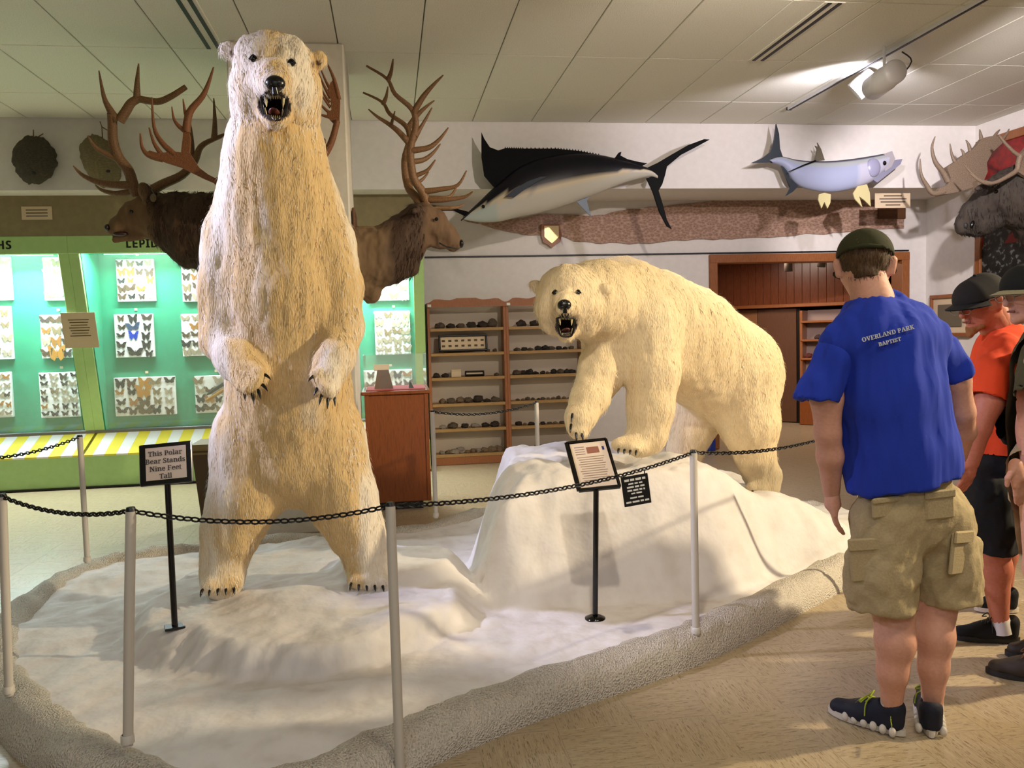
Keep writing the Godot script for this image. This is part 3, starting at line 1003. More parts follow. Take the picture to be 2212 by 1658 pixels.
func wall_things() -> void:
	nests()
	fish()
	elk()
	moose()
	var h := thing("hide_strip", "long mottled brown snake hide stretched along the recessed wall", "hide", Vector3(3.2, 2.6, ZB + 0.012))
	var top := [Vector2(0.864, 2.784), Vector2(1.074, 2.740), Vector2(1.394, 2.759), Vector2(1.664, 2.804), Vector2(1.935, 2.813), Vector2(2.318, 2.794), Vector2(2.650, 2.834), Vector2(3.042, 2.885), Vector2(3.495, 2.926), Vector2(3.953, 2.956), Vector2(4.417, 2.965), Vector2(4.888, 2.973), Vector2(5.365, 2.960), Vector2(5.970, 2.969), Vector2(6.289, 2.956)]
	var bot := [Vector2(6.291, 2.602), Vector2(5.971, 2.616), Vector2(5.666, 2.580), Vector2(5.364, 2.572), Vector2(4.767, 2.533), Vector2(4.180, 2.512), Vector2(3.603, 2.508), Vector2(3.035, 2.471), Vector2(2.476, 2.478), Vector2(2.146, 2.509), Vector2(1.930, 2.580), Vector2(1.658, 2.583), Vector2(1.391, 2.622), Vector2(1.126, 2.688), Vector2(0.864, 2.763)]
	var ol := []
	for l in [top, bot]:
		for i in l.size() - 1:
			for k in 5:
				var p: Vector2 = l[i].lerp(l[i + 1], k / 5.0)
				ol.append(p + Vector2(0, noise.get_noise_2d(p.x * 3.0, p.y * 3.0) * 0.025) - Vector2(3.2, 2.6))
		ol.append(l[-1] - Vector2(3.2, 2.6))
	part("skin", slabm(ol, 0.012), noisy([Color(0.46, 0.34, 0.28), Color(0.62, 0.50, 0.43), Color(0.75, 0.64, 0.57)], 0.035, Vector3(1.4, 2.2, 1.4), 0.8, 0.4, FastNoiseLite.TYPE_CELLULAR), h)
	# shield plaque
	var pl := thing("shield_plaque", "small wooden shield with a pale metal plate", "plaque", Vector3(1.875, 2.572, -9.460))
	var sh := [Vector2(-0.115, 0.125), Vector2(0.115, 0.125), Vector2(0.12, 0.0), Vector2(0.10, -0.08), Vector2(0.05, -0.105), Vector2(0, -0.145), Vector2(-0.05, -0.105), Vector2(-0.10, -0.08), Vector2(-0.12, 0.0)]
	part("board", slabm(sh, 0.03), M.trimwood, pl)
	var sh2 := [Vector2(-0.085, 0.105), Vector2(0.085, 0.105), Vector2(0.085, -0.02), Vector2(0, -0.095), Vector2(-0.085, -0.02)]
	part("plate", slabm(sh2, 0.008, Vector3(0, 0, 0.018)), mat(Color(0.85, 0.76, 0.55), 0.3, 0.5), pl)
	# printed card right of the hide, and a dark board for its shadow
	var sg := thing("wall_sign", "cream printed card under the tarpon's head", "sign", Vector3(5.664, 2.838, -8.750))
	part("card", boxm(Vector3(0.43, 0.165, 0.012), 0.002), M.cream_paper, sg)
	for k in 4:
		part("text_line", boxm(Vector3([0.22, 0.33, 0.30, 0.18][k], 0.012, 0.003), 0.0, Vector3(0, 0.052 - k * 0.034, 0.007)), M.print, sg)
	var sg2 := thing("card_shadow_board", "dark brown board in place of the shadow of the cream printed card", "plaque", Vector3(6.118, 2.792, -9.470))  # solid board standing in for the shadow the card casts
	part("board", boxm(Vector3(0.36, 0.13, 0.03), 0.004), M.brown, sg2)
	# framed pictures on the right wall
	var bs := Basis(Vector3.UP, -PI / 2)
	var fr := thing("framed_picture", "large wood framed picture with red and dark areas behind the moose", "picture", Vector3(XR - 0.03, 2.45, -7.62))
	framed(fr, bs, Vector2(1.88, 2.0), 0.09, M.trimwood, picture_mat())
	var f2 := thing("framed_picture", "small wood framed certificate low on the right wall by the doorway", "picture", Vector3(XR - 0.02, 1.53, -9.0))
	framed(f2, bs, Vector2(0.72, 0.5), 0.045, M.trimwood, M.cream_paper)
	part("print", boxm(Vector3(0.42, 0.26, 0.004), 0.0, bs * Vector3(0, 0, 0.02), bs), mat(Color(0.38, 0.34, 0.27), 0.8), f2)
	# pedestal cabinet right of the bear
	cabinet()
	bins()

func framed(t: Node3D, bs: Basis, size: Vector2, w: float, m: Material, inner: Material) -> void:
	part("picture_sheet", boxm(Vector3(size.x - w, size.y - w, 0.012), 0.0, Vector3.ZERO, bs), inner, t)
	for q in [-1.0, 1.0]:
		part("frame_rail", boxm(Vector3(size.x, w, 0.04), 0.006, bs * Vector3(0, q * (size.y - w) / 2, 0.012), bs), m, t)
		part("frame_stile", boxm(Vector3(w, size.y - 2 * w, 0.04), 0.006, bs * Vector3(q * (size.x - w) / 2, 0, 0.012), bs), m, t)

func picture_mat() -> StandardMaterial3D:
	var im := Image.create(256, 256, false, Image.FORMAT_RGB8)
	for y in 256:
		for x in 256:
			var n := noise.get_noise_2d(x * 0.02, y * 0.02)
			var f := noise.get_noise_2d(x * 0.09 + 50, y * 0.09)
			var c := Color(0.035, 0.045, 0.035).lerp(Color(0.16, 0.16, 0.14), clampf(0.4 + f, 0, 1))
			if y + n * 60.0 < 105:
				c = Color(0.55, 0.045, 0.03).lerp(Color(0.42, 0.03, 0.025), clampf(0.5 + f, 0, 1))
			elif y < 150 and n > 0.15:
				c = Color(0.50, 0.07, 0.04)
			elif f > 0.3:
				c = Color(0.36, 0.36, 0.36)
			im.set_pixel(x, y, c)
	var m := mat(Color.WHITE, 0.5)
	m.albedo_texture = ImageTexture.create_from_image(im)
	m.uv1_triplanar = true
	m.uv1_scale = Vector3(0.5, 0.5, 0.5)
	m.uv1_offset = Vector3(0.5, 0.5, 0.5)
	return m

func nests() -> void:
	var data := [[Vector3(-3.260, 3.233, -8.520), Vector3(0.185, 0.21, 0.13), Color(0.19, 0.17, 0.13), Color(0.33, 0.31, 0.25), "dark grey paper wasp nest on the soffit at the far left", 0.15], [Vector3(-2.675, 3.226, -8.520), Vector3(0.165, 0.235, 0.13), Color(0.36, 0.32, 0.22), Color(0.54, 0.49, 0.37), "pale papery wasp nest with twigs beside the elk antler", -0.35]]
	for d in data:
		var t := thing("wasp_nest", d[4], "wasp nest", d[0], "wasp nests on the soffit")
		var s := st()
		var bs := Basis(Vector3.FORWARD, d[5])
		for j in 22:
			for k in 30:
				var p := []
				for e in [[j, k], [j + 1, k], [j + 1, k + 1], [j, k + 1]]:
					var th: float = PI * e[0] / 22.0
					var ph: float = TAU * e[1] / 30.0
					var u := Vector3(sin(th) * cos(ph), cos(th), sin(th) * sin(ph))
					var r := 1.0 + noise.get_noise_3dv(u * 2.2 + d[0]) * 0.16 + 0.025 * sin(th * 26.0 + noise.get_noise_3dv(u * 1.5) * 6.0)
					if u.y < -0.5:
						r *= 1.0 + (-0.5 - u.y) * 0.25
					p.append(bs * (u * d[1] * r))
				tri(s, p[0], p[1], p[2], 1)
				tri(s, p[0], p[2], p[3], 1)
		part("paper_shell", done(s), noisy([d[2], d[3]], 0.03, Vector3(2, 6, 2), 0.95, 0.4), t)
		part("entrance", ballm(bs * Vector3(0.04, -0.145, 0.09), Vector3(0.025, 0.02, 0.015)), M.black, t)
		var tw := st()
		for q in ([[Vector3(0, 0.18, 0), Vector3(0.005, 0.27, 0.0)], [Vector3(0.02, 0.19, 0), Vector3(0.09, 0.235, 0)]] if d[5] > 0 else [[Vector3(0.03, 0.2, 0), Vector3(0.03, 0.31, 0.0), Vector3(0.015, 0.36, 0)], [Vector3(0.03, 0.31, 0), Vector3(0.09, 0.27, 0.0), Vector3(0.15, 0.275, 0)], [Vector3(0.1, 0.27, 0), Vector3(0.08, 0.24, 0)], [Vector3(-0.03, 0.2, 0.02), Vector3(0.15, 0.13, 0.06)]]):
			tube(tw, q, [0.006, 0.004], 5)
		part("twig", done(tw), M.antler, t)

# a fish lofted from its outline; rows: x, top y, bottom y (metres on the plane z), half thickness
func loft(base: Vector3, tops: Array, bots: Array, thick: Array, paint: Callable) -> ArrayMesh:
	var v := PackedVector3Array()
	var cl := PackedColorArray()
	var ix := PackedInt32Array()
	var sides := 28
	var rows := []
	for i in tops.size() - 1:
		for k in 4:
			var f := k / 4.0
			rows.append([tops[i].cubic_interpolate(tops[i + 1], tops[maxi(i - 1, 0)], tops[mini(i + 2, tops.size() - 1)], f), bots[i].cubic_interpolate(bots[i + 1], bots[maxi(i - 1, 0)], bots[mini(i + 2, tops.size() - 1)], f), lerpf(thick[i], thick[i + 1], f)])
	rows.append([tops[-1], bots[-1], thick[-1]])
	for i in rows.size():
		var mid: Vector2 = (rows[i][0] + rows[i][1]) / 2
		var up: Vector2 = (rows[i][0] - rows[i][1]) / 2
		for k in sides:
			var a := TAU * k / sides
			var p := mid + up * cos(a)
			v.append(Vector3(p.x, p.y, base.z + sin(a) * rows[i][2]) - base)
			cl.append(paint.call(float(i) / (rows.size() - 1), cos(a), p))
	for i in rows.size() - 1:
		for k in sides:
			var a := i * sides + k
			var b := i * sides + (k + 1) % sides
			ix.append_array([a, a + sides, b, b, a + sides, b + sides])
	var n := PackedVector3Array()
	n.resize(v.size())
	for t in range(0, ix.size(), 3):
		var w := (v[ix[t + 2]] - v[ix[t]]).cross(v[ix[t + 1]] - v[ix[t]])
		for q in 3:
			n[ix[t + q]] += w
	for i in rows.size():
		for k in sides:
			var a := i * sides + k
			n[a] = n[a].normalized()
			if n[a].dot(v[a] - (v[i * sides] + v[i * sides + sides / 2]) / 2) < 0:
				n[a] = -n[a]
	var ar := []
	ar.resize(Mesh.ARRAY_MAX)
	ar[Mesh.ARRAY_VERTEX] = v
	ar[Mesh.ARRAY_NORMAL] = n
	ar[Mesh.ARRAY_COLOR] = cl
	ar[Mesh.ARRAY_INDEX] = ix
	var m := ArrayMesh.new()
	m.add_surface_from_arrays(Mesh.PRIMITIVE_TRIANGLES, ar)
	return m

func finm(outline: Array, base: Vector3, z: float, thick := 0.015) -> ArrayMesh:
	var o := []
	for p in outline:
		o.append(p - Vector2(base.x, base.y))
	return slabm(o, thick, Vector3(0, 0, z - base.z))

func fish() -> void:
	var gloss := mat(Color.WHITE, 0.38)
	gloss.metallic_specular = 0.35
	gloss.vertex_color_use_as_albedo = true
	var dark := mat(Color(0.02, 0.02, 0.025), 0.7)
	dark.metallic_specular = 0.25
	var Z := -8.40
	var base: Vector3 = Vector3(1.864, 2.909, -8.400)
	var t := thing("mounted_marlin", "mounted black marlin with dark back and silver belly on the soffit", "fish", base)
	var tops := [Vector2(0.766, 2.646), Vector2(0.910, 2.774), Vector2(1.102, 2.948), Vector2(1.343, 3.132), Vector2(1.584, 3.225), Vector2(1.872, 3.272), Vector2(2.162, 3.264), Vector2(2.406, 3.213), Vector2(2.601, 3.161), Vector2(2.724, 3.119), Vector2(2.798, 3.058)]
	var bots := [Vector2(0.774, 2.618), Vector2(0.951, 2.589), Vector2(1.139, 2.597), Vector2(1.330, 2.642), Vector2(1.570, 2.686), Vector2(1.861, 2.769), Vector2(2.154, 2.871), Vector2(2.401, 2.964), Vector2(2.599, 3.020), Vector2(2.723, 3.039), Vector2(2.797, 3.020)]
	part("body", loft(base, tops, bots, [0.02, 0.06, 0.10, 0.13, 0.14, 0.135, 0.115, 0.085, 0.055, 0.04, 0.02], func(f: float, u: float, p: Vector2) -> Color:
		var edge := 0.55 - 0.60 * smoothstep(0.08, 0.34, f) + 0.42 * smoothstep(0.62, 0.95, f) + 0.03 * sin(p.x * 60.0)
		if u > edge:
			return Color(0.006, 0.006, 0.008)
		if u > edge - 0.28:
			return Color(0.50, 0.42, 0.30) if sin(p.x * 42.0) > -0.92 else Color(0.36, 0.31, 0.25)
		if f < 0.2:
			return Color(0.36, 0.40, 0.38)
		return Color(0.44, 0.42, 0.37)), gloss, t)
	part("dorsal_fin", finm([Vector2(0.977, 3.479), Vector2(1.004, 3.415), Vector2(1.057, 3.333), Vector2(1.141, 3.302), Vector2(1.217, 3.325), Vector2(1.396, 3.321), Vector2(1.729, 3.322), Vector2(1.969, 3.300), Vector2(2.211, 3.254), Vector2(2.357, 3.227), Vector2(2.209, 3.180), Vector2(1.726, 3.188), Vector2(1.342, 3.086), Vector2(1.102, 2.920), Vector2(0.993, 3.049), Vector2(0.970, 3.232)], base, Z), dark, t)
	var sp := st()
	var ridge := [Vector2(1.216, 3.320), Vector2(1.396, 3.316), Vector2(1.729, 3.318), Vector2(1.969, 3.296), Vector2(2.211, 3.250)]
	for i in ridge.size() - 1:
		for k in 8:
			var p: Vector2 = ridge[i].lerp(ridge[i + 1], k / 8.0)
			slab(sp, [Vector2(-0.012, -0.01), Vector2(0.012, -0.01), Vector2(-0.004, 0.02)], 0.012, Vector3(p.x, p.y, Z) - base)
	part("fin_spines", done(sp), dark, t)
	part("rear_fin", finm([Vector2(2.337, 3.217), Vector2(2.387, 3.283), Vector2(2.417, 3.293), Vector2(2.406, 3.255), Vector2(2.479, 3.218), Vector2(2.602, 3.190), Vector2(2.691, 3.176), Vector2(2.601, 3.133)], base, Z), dark, t)
	part("tail_fin", finm([Vector2(2.690, 3.133), Vector2(2.800, 3.181), Vector2(2.951, 3.266), Vector2(3.127, 3.361), Vector2(3.304, 3.424), Vector2(3.365, 3.420), Vector2(3.253, 3.362), Vector2(3.051, 3.262), Vector2(2.899, 3.143), Vector2(2.878, 3.058), Vector2(2.846, 2.963), Vector2(2.805, 2.897), Vector2(2.853, 2.740), Vector2(2.890, 2.597), Vector2(2.939, 2.505), Vector2(2.889, 2.534), Vector2(2.812, 2.678), Vector2(2.745, 2.883), Vector2(2.678, 3.025), Vector2(2.758, 3.048)], base, Z, 0.025), dark, t)
	part("side_fin", finm([Vector2(1.180, 2.820), Vector2(1.275, 2.893), Vector2(1.407, 2.965), Vector2(1.539, 3.010), Vector2(1.605, 3.010), Vector2(1.524, 2.974), Vector2(1.382, 2.892), Vector2(1.263, 2.807)], base, -8.235, 0.02), mat(Color(0.05, 0.11, 0.18), 0.6), t)
	part("belly_fin", finm([Vector2(1.896, 2.843), Vector2(2.018, 2.862), Vector2(2.130, 2.903), Vector2(2.046, 2.805), Vector2(2.091, 2.636), Vector2(2.014, 2.712)], base, -8.42), mat(Color(0.34, 0.40, 0.48), 0.4), t)
	part("bill", tubem([Vector3(0.813, 2.668, -8.400) - base, Vector3(0.672, 2.714, -8.360) - base, Vector3(0.520, 2.693, -8.300) - base], [0.03, 0.014, 0.004], 8), dark, t)
	part("eye", ballm(Vector3(0.964, 2.733, -8.315) - base, Vector3(0.018, 0.018, 0.012)), M.eye, t)
	part("mouth_line", tubem(curve([Vector3(0.743, 2.605, -8.370) - base, Vector3(0.816, 2.663, -8.330) - base, Vector3(0.899, 2.733, -8.310) - base]), [0.006], 6), M.ink, t)
	part("mounting_bracket", spanm(Vector3(-0.05, -0.05, -0.24), Vector3(0.05, 0.05, -0.05)), M.trimwood, t)
	# tarpon
	base = Vector3(4.708, 3.075, -8.420)
	Z = -8.42
	t = thing("mounted_tarpon", "mounted silver blue tarpon with an open mouth on the soffit", "fish", base)
	tops = [Vector2(4.027, 3.216), Vector2(4.157, 3.255), Vector2(4.340, 3.221), Vector2(4.550, 3.207), Vector2(4.762, 3.212), Vector2(4.975, 3.232), Vector2(5.190, 3.262), Vector2(5.406, 3.298)]
	bots = [Vector2(4.068, 3.187), Vector2(4.193, 3.139), Vector2(4.339, 2.964), Vector2(4.549, 2.895), Vector2(4.761, 2.879), Vector2(4.975, 2.913), Vector2(5.190, 2.982), Vector2(5.341, 3.090)]
	part("body", loft(base, tops, bots, [0.025, 0.04, 0.07, 0.09, 0.10, 0.095, 0.085, 0.055], func(f: float, u: float, p: Vector2) -> Color:
		if u > 0.80:
			return Color(0.03, 0.035, 0.07)
		if u > 0.45:
			return Color(0.33, 0.35, 0.36)
		if f > 0.72:
			return Color(0.42, 0.42, 0.52)
		return Color(0.30, 0.33, 0.47)), gloss, t)
	part("tail_fin", finm([Vector2(4.069, 3.206), Vector2(4.001, 3.187), Vector2(3.830, 3.186), Vector2(3.950, 3.235), Vector2(4.049, 3.303), Vector2(4.091, 3.438), Vector2(4.113, 3.592), Vector2(4.143, 3.486), Vector2(4.153, 3.332), Vector2(4.194, 3.221), Vector2(4.260, 3.027), Vector2(4.359, 2.944), Vector2(4.296, 2.886), Vector2(4.212, 2.837), Vector2(4.265, 2.930), Vector2(4.203, 3.071), Vector2(4.162, 3.168)], base, Z, 0.025), mat(Color(0.16, 0.19, 0.22), 0.35), t)
	part("dorsal_fin", finm([Vector2(4.550, 3.207), Vector2(4.572, 3.334), Vector2(4.551, 3.368), Vector2(4.588, 3.353), Vector2(4.577, 3.402), Vector2(4.619, 3.334), Vector2(4.661, 3.217)], base, Z), mat(Color(0.36, 0.33, 0.27), 0.4), t)
	part("dorsal_streamer", tubem([Vector3(4.517, 3.196, -8.340) - base, Vector3(4.366, 3.143, -8.320) - base, Vector3(4.205, 3.078, -8.330) - base], [0.008, 0.007, 0.003], 6), dark, t)
	for f in [[[Vector2(4.558, 2.846), Vector2(4.622, 2.865), Vector2(4.695, 2.845), Vector2(4.690, 2.758), Vector2(4.658, 2.699), Vector2(4.621, 2.768), Vector2(4.590, 2.700), Vector2(4.553, 2.787)], -8.36], [[Vector2(4.938, 2.851), Vector2(4.991, 2.929), Vector2(5.098, 2.948), Vector2(5.130, 2.860), Vector2(5.141, 2.713), Vector2(5.077, 2.772), Vector2(5.007, 2.821), Vector2(5.045, 2.704), Vector2(4.959, 2.792)], -8.34]]:
		part("belly_fin", finm(f[0], base, f[1]), mat(Color(0.72, 0.68, 0.50), 0.4), t)
	part("upper_lip", finm([Vector2(5.324, 3.278), Vector2(5.411, 3.308), Vector2(5.449, 3.224), Vector2(5.406, 3.140), Vector2(5.330, 3.090)], base, Z, 0.10), mat(Color(0.62, 0.60, 0.62), 0.3), t)
	part("lower_jaw", finm([Vector2(5.136, 3.041), Vector2(5.325, 3.090), Vector2(5.460, 3.214), Vector2(5.536, 3.224), Vector2(5.515, 3.169), Vector2(5.406, 3.090), Vector2(5.244, 2.972)], base, Z, 0.09), mat(Color(0.50, 0.50, 0.58), 0.3), t)
	part("gill_plate", ballm(Vector3(5.179, 3.126, -8.350) - base, Vector3(0.085, 0.10, 0.035)), mat(Color(0.56, 0.56, 0.66), 0.25), t)
	part("eye", ballm(Vector3(5.309, 3.174, -8.345) - base, Vector3(0.02, 0.025, 0.012)), M.eye, t)
	part("mounting_bracket", spanm(Vector3(-0.05, -0.04, -0.217), Vector3(0.05, 0.04, -0.05)), M.trimwood, t)

# dark head, brown neck, pale rump: coats in their natural patches
func mount(t: Node3D, shapes: Array, f: Field, tint: Callable, tones: Array, count: int, long: float, flow: Vector3, skip = null) -> void:
	var b := part("body", solid(shapes, t.position, 0.02, Vector3(8, 3, 8), tint), M.tinted, t)
	var h := part("fur", fur(shapes, t.position, count, long, 0.004, flow, 0.25, tones, skip), M.hair, b)
	h.set_meta("kind", "stuff")

func elk() -> void:
	# right elk, on the right face of the pillar
	var Z := -6.78
	var base: Vector3 = Vector3(-0.26, 2.2, Z)
	var t := thing("elk_mount", "brown bull elk head on the right side of the white pillar, antlers raised", "trophy head", base, "elk trophy heads")
	var f := Field.new(Vector3(-0.363, 1.621, -6.950) + Vector3(0, 0, -0.15), Vector3(0.681, 2.591, -6.600) + Vector3(0, 0, 0.2), 0.011)
	f.bones([[Vector3(-0.226, 2.095, -6.780), 0.266, Vector3(-0.061, 2.107, -6.780), 0.230], [Vector3(-0.061, 2.107, -6.780), 0.230, Vector3(0.120, 2.237, -6.780), 0.186], [Vector3(0.120, 2.237, -6.780), 0.186, Vector3(0.262, 2.391, -6.780), 0.138]], 0.06, Vector3(1, 1, 1.15))
	f.bones([[Vector3(-0.197, 1.910, -6.780), 0.133, Vector3(-0.145, 1.828, -6.780), 0.082], [Vector3(0.030, 2.091, -6.780), 0.149, Vector3(0.157, 2.033, -6.780), 0.090]], 0.07, Vector3(1, 1, 1.1))
	f.bones([[Vector3(0.274, 2.405, -6.780), 0.138, Vector3(0.373, 2.364, -6.780), 0.120], [Vector3(0.373, 2.364, -6.780), 0.120, Vector3(0.471, 2.289, -6.780), 0.086], [Vector3(0.471, 2.289, -6.780), 0.086, Vector3(0.551, 2.217, -6.780), 0.064]], 0.03, Vector3(1, 1, 1.3))
	f.bones([[Vector3(0.314, 2.272, -6.780), 0.075, Vector3(0.424, 2.219, -6.780), 0.052], [Vector3(0.424, 2.219, -6.780), 0.052, Vector3(0.527, 2.180, -6.780), 0.030]], 0.03, Vector3(1, 1, 1.4))
	for q in [-1, 1]:
		f.bone(Vector3(0.265, 2.475, -6.780) + Vector3(0, 0, q * 0.08), 0.035, Vector3(0.220, 2.450, -6.780) + Vector3(0, -0.01, q * 0.2), 0.015, 0.02, Vector3(1, 1, 1))
	f.cut(Vector3(-1, 0, 0), 0.258)
	var sh := f.shape()
	var cut := 2.088
	var hx := 0.296
	var tint := func(p: Vector3, n: Vector3) -> Color:
		var k := noise.get_noise_3dv(p * Vector3(9, 4, 9)) * 0.5 + 0.5
		var neck := Color(0.026, 0.013, 0.007).lerp(Color(0.06, 0.031, 0.015), k)
		var body := Color(0.12, 0.072, 0.034).lerp(Color(0.19, 0.12, 0.06), k)
		var face := Color(0.085, 0.046, 0.022).lerp(Color(0.13, 0.075, 0.036), k)
		var c := body.lerp(neck, smoothstep(-0.10, 0.10, p.x + noise.get_noise_3dv(p * 4.0) * 0.05))
		return c.lerp(face, smoothstep(hx - 0.05, hx + 0.05, p.x))
	mount(t, [sh], f, tint, [Color(0.028, 0.014, 0.007), Color(0.045, 0.023, 0.011), Color(0.065, 0.034, 0.016)], 6000, 0.06, Vector3(-0.1, -1, 0), func(p: Vector3) -> bool: return p.x > hx or p.x < 0.06)
	part("eye", ballm(Vector3(0.396, 2.391, -6.655) - base, Vector3(0.015, 0.015, 0.012)), M.eye, t)
	part("nose", ballm(Vector3(0.596, 2.209, -6.780) - base, Vector3(0.022, 0.035, 0.05)), M.nose, t)
	part("mouth_line", tubem([Vector3(0.559, 2.162, -6.715) - base, Vector3(0.469, 2.177, -6.700) - base, Vector3(0.411, 2.210, -6.700) - base], [0.006], 6), M.nose, t)
	var a := st()
	var o := -base
	for q in [[0.0, 1.0], [-0.12, 0.94]]:
		var dz: float = 0.10 if q[0] == 0.0 else -0.16
		var shf := func(l: Array, at: float) -> Array:
			var r := []
			for p in l:
				r.append(p + o + Vector3(q[0] * 0.35, q[0] * 0.35, dz * 2.2 * at))
			return r
		antler(a, shf.call([Vector3(0.330, 2.530, -6.780), Vector3(0.296, 2.622, -6.780), Vector3(0.229, 2.729, -6.780), Vector3(0.211, 2.937, -6.780), Vector3(0.258, 3.119, -6.780), Vector3(0.232, 3.239, -6.780), Vector3(0.105, 3.346, -6.780), Vector3(0.047, 3.453, -6.780), Vector3(-0.106, 3.540, -6.780)], 0.0), 0.038, 0.008, dz * 2.2)
		antler(a, shf.call([Vector3(0.053, 3.439, -6.780), Vector3(0.081, 3.504, -6.780), Vector3(0.099, 3.594, -6.780)], 0.88), 0.02, 0.005, dz * 0.3)
		antler(a, shf.call([Vector3(0.246, 3.217, -6.780), Vector3(0.320, 3.327, -6.780), Vector3(0.404, 3.415, -6.780), Vector3(0.480, 3.481, -6.780)], 0.62), 0.026, 0.005, dz * 0.8)
		antler(a, shf.call([Vector3(0.251, 3.043, -6.780), Vector3(0.313, 3.134, -6.780), Vector3(0.392, 3.269, -6.780)], 0.47), 0.02, 0.005, -dz * 0.3)
		antler(a, shf.call([Vector3(0.225, 2.933, -6.780), Vector3(0.355, 2.952, -6.780), Vector3(0.443, 3.015, -6.780), Vector3(0.512, 3.099, -6.780)], 0.40), 0.026, 0.005, dz * 0.6)
		antler(a, shf.call([Vector3(0.248, 2.743, -6.780), Vector3(0.338, 2.780, -6.780), Vector3(0.404, 2.857, -6.780)], 0.26), 0.02, 0.005, dz * 0.5)
		antler(a, shf.call([Vector3(0.307, 2.622, -6.780), Vector3(0.437, 2.633, -6.780), Vector3(0.573, 2.658, -6.780), Vector3(0.644, 2.765, -6.780)], 0.13), 0.026, 0.005, dz * 1.2)
		antler(a, shf.call([Vector3(0.323, 2.560, -6.780), Vector3(0.453, 2.552, -6.780), Vector3(0.622, 2.566, -6.780), Vector3(0.691, 2.602, -6.780)], 0.04), 0.026, 0.005, dz * 1.4)
	antler(a, [Vector3(0.218, 3.032, -6.930) + o, Vector3(0.131, 3.129, -6.920) + o, Vector3(0.062, 3.184, -6.920) + o, Vector3(-0.039, 3.250, -6.920) + o, Vector3(-0.107, 3.308, -6.920) + o], 0.028, 0.005)
	antler(a, [Vector3(0.069, 3.177, -6.920) + o, Vector3(0.083, 3.229, -6.920) + o, Vector3(0.104, 3.295, -6.920) + o], 0.016, 0.004)
	part("antlers", done(a), M.antler, t)
	part("backboard", boxm(Vector3(0.02, 0.7, 0.5), 0.008, Vector3(0.014, -0.08, 0)), M.brown, t)
	# left elk, on the left face
	base = Vector3(-1.11, 2.4, Z)
	o = -base
	t = thing("elk_mount", "dark bull elk head facing left with an open mouth, on the pillar's left side", "trophy head", base, "elk trophy heads")
	f = Field.new(Vector3(-2.248, 1.850, -6.950) + Vector3(0, 0, -0.2), Vector3(-1.142, 2.753, -6.600) + Vector3(0, 0, 0.25), 0.011)
	f.bones([[Vector3(-1.265, 2.325, -6.780), 0.296, Vector3(-1.471, 2.344, -6.780), 0.266], [Vector3(-1.471, 2.344, -6.780), 0.266, Vector3(-1.639, 2.406, -6.780), 0.207], [Vector3(-1.639, 2.406, -6.780), 0.207, Vector3(-1.790, 2.453, -6.780), 0.149]], 0.06, Vector3(1, 1, 1.15))
	f.bones([[Vector3(-1.463, 2.166, -6.780), 0.151, Vector3(-1.414, 2.112, -6.780), 0.086]], 0.07)
	f.bones([[Vector3(-1.813, 2.464, -6.780), 0.142, Vector3(-1.909, 2.437, -6.780), 0.117], [Vector3(-1.909, 2.437, -6.780), 0.117, Vector3(-2.020, 2.378, -6.780), 0.071], [Vector3(-2.020, 2.378, -6.780), 0.071, Vector3(-2.082, 2.347, -6.780), 0.042]], 0.03, Vector3(1, 1, 1.3))
	f.bones([[Vector3(-1.839, 2.348, -6.780), 0.078, Vector3(-1.950, 2.303, -6.780), 0.050], [Vector3(-1.950, 2.303, -6.780), 0.050, Vector3(-2.052, 2.273, -6.780), 0.032]], 0.018, Vector3(1, 1, 1.4))
	for q in [-1, 1]:
		f.bone(Vector3(-1.775, 2.541, -6.780) + Vector3(0, 0, q * 0.1), 0.03, Vector3(-1.762, 2.594, -6.780) + Vector3(0, 0.02, q * 0.2), 0.05, 0.02, Vector3(1, 1, 1.8))
	f.cut(Vector3(1, 0, 0), -1.106)
	sh = f.shape()
	var hx2 := -1.774
	var tint2 := func(p: Vector3, n: Vector3) -> Color:
		var k := noise.get_noise_3dv(p * Vector3(9, 4, 9)) * 0.5 + 0.5
		var neck := Color(0.035, 0.018, 0.008).lerp(Color(0.075, 0.04, 0.018), k)
		var face := Color(0.12, 0.065, 0.026).lerp(Color(0.17, 0.10, 0.045), k)
		return face.lerp(neck, smoothstep(hx2 - 0.04, hx2 + 0.10, p.x))
	mount(t, [sh], f, tint2, [Color(0.035, 0.018, 0.008), Color(0.055, 0.03, 0.013), Color(0.085, 0.045, 0.02)], 6000, 0.06, Vector3(0.1, -1, 0), func(p: Vector3) -> bool: return p.x < hx2)
	part("eye", ballm(Vector3(-1.894, 2.464, -6.655) - base, Vector3(0.017, 0.015, 0.012)), M.eye, t)
	part("inner_ear", ballm(Vector3(-1.712, 2.556, -6.585) - base, Vector3(0.024, 0.032, 0.02)), mat(Color(0.42, 0.37, 0.26), 0.9), t)
	part("nose", ballm(Vector3(-2.101, 2.361, -6.780) - base, Vector3(0.025, 0.03, 0.05)), mat(Color(0.10, 0.06, 0.04), 0.4), t)
	part("mouth_lining", ballm(Vector3(-2.004, 2.309, -6.760) - base, Vector3(0.06, 0.022, 0.05)), M.mouth, t)
	part("backboard", boxm(Vector3(0.02, 0.8, 0.6), 0.008, Vector3(-0.012, -0.08, 0)), M.brown, t)
	a = st()
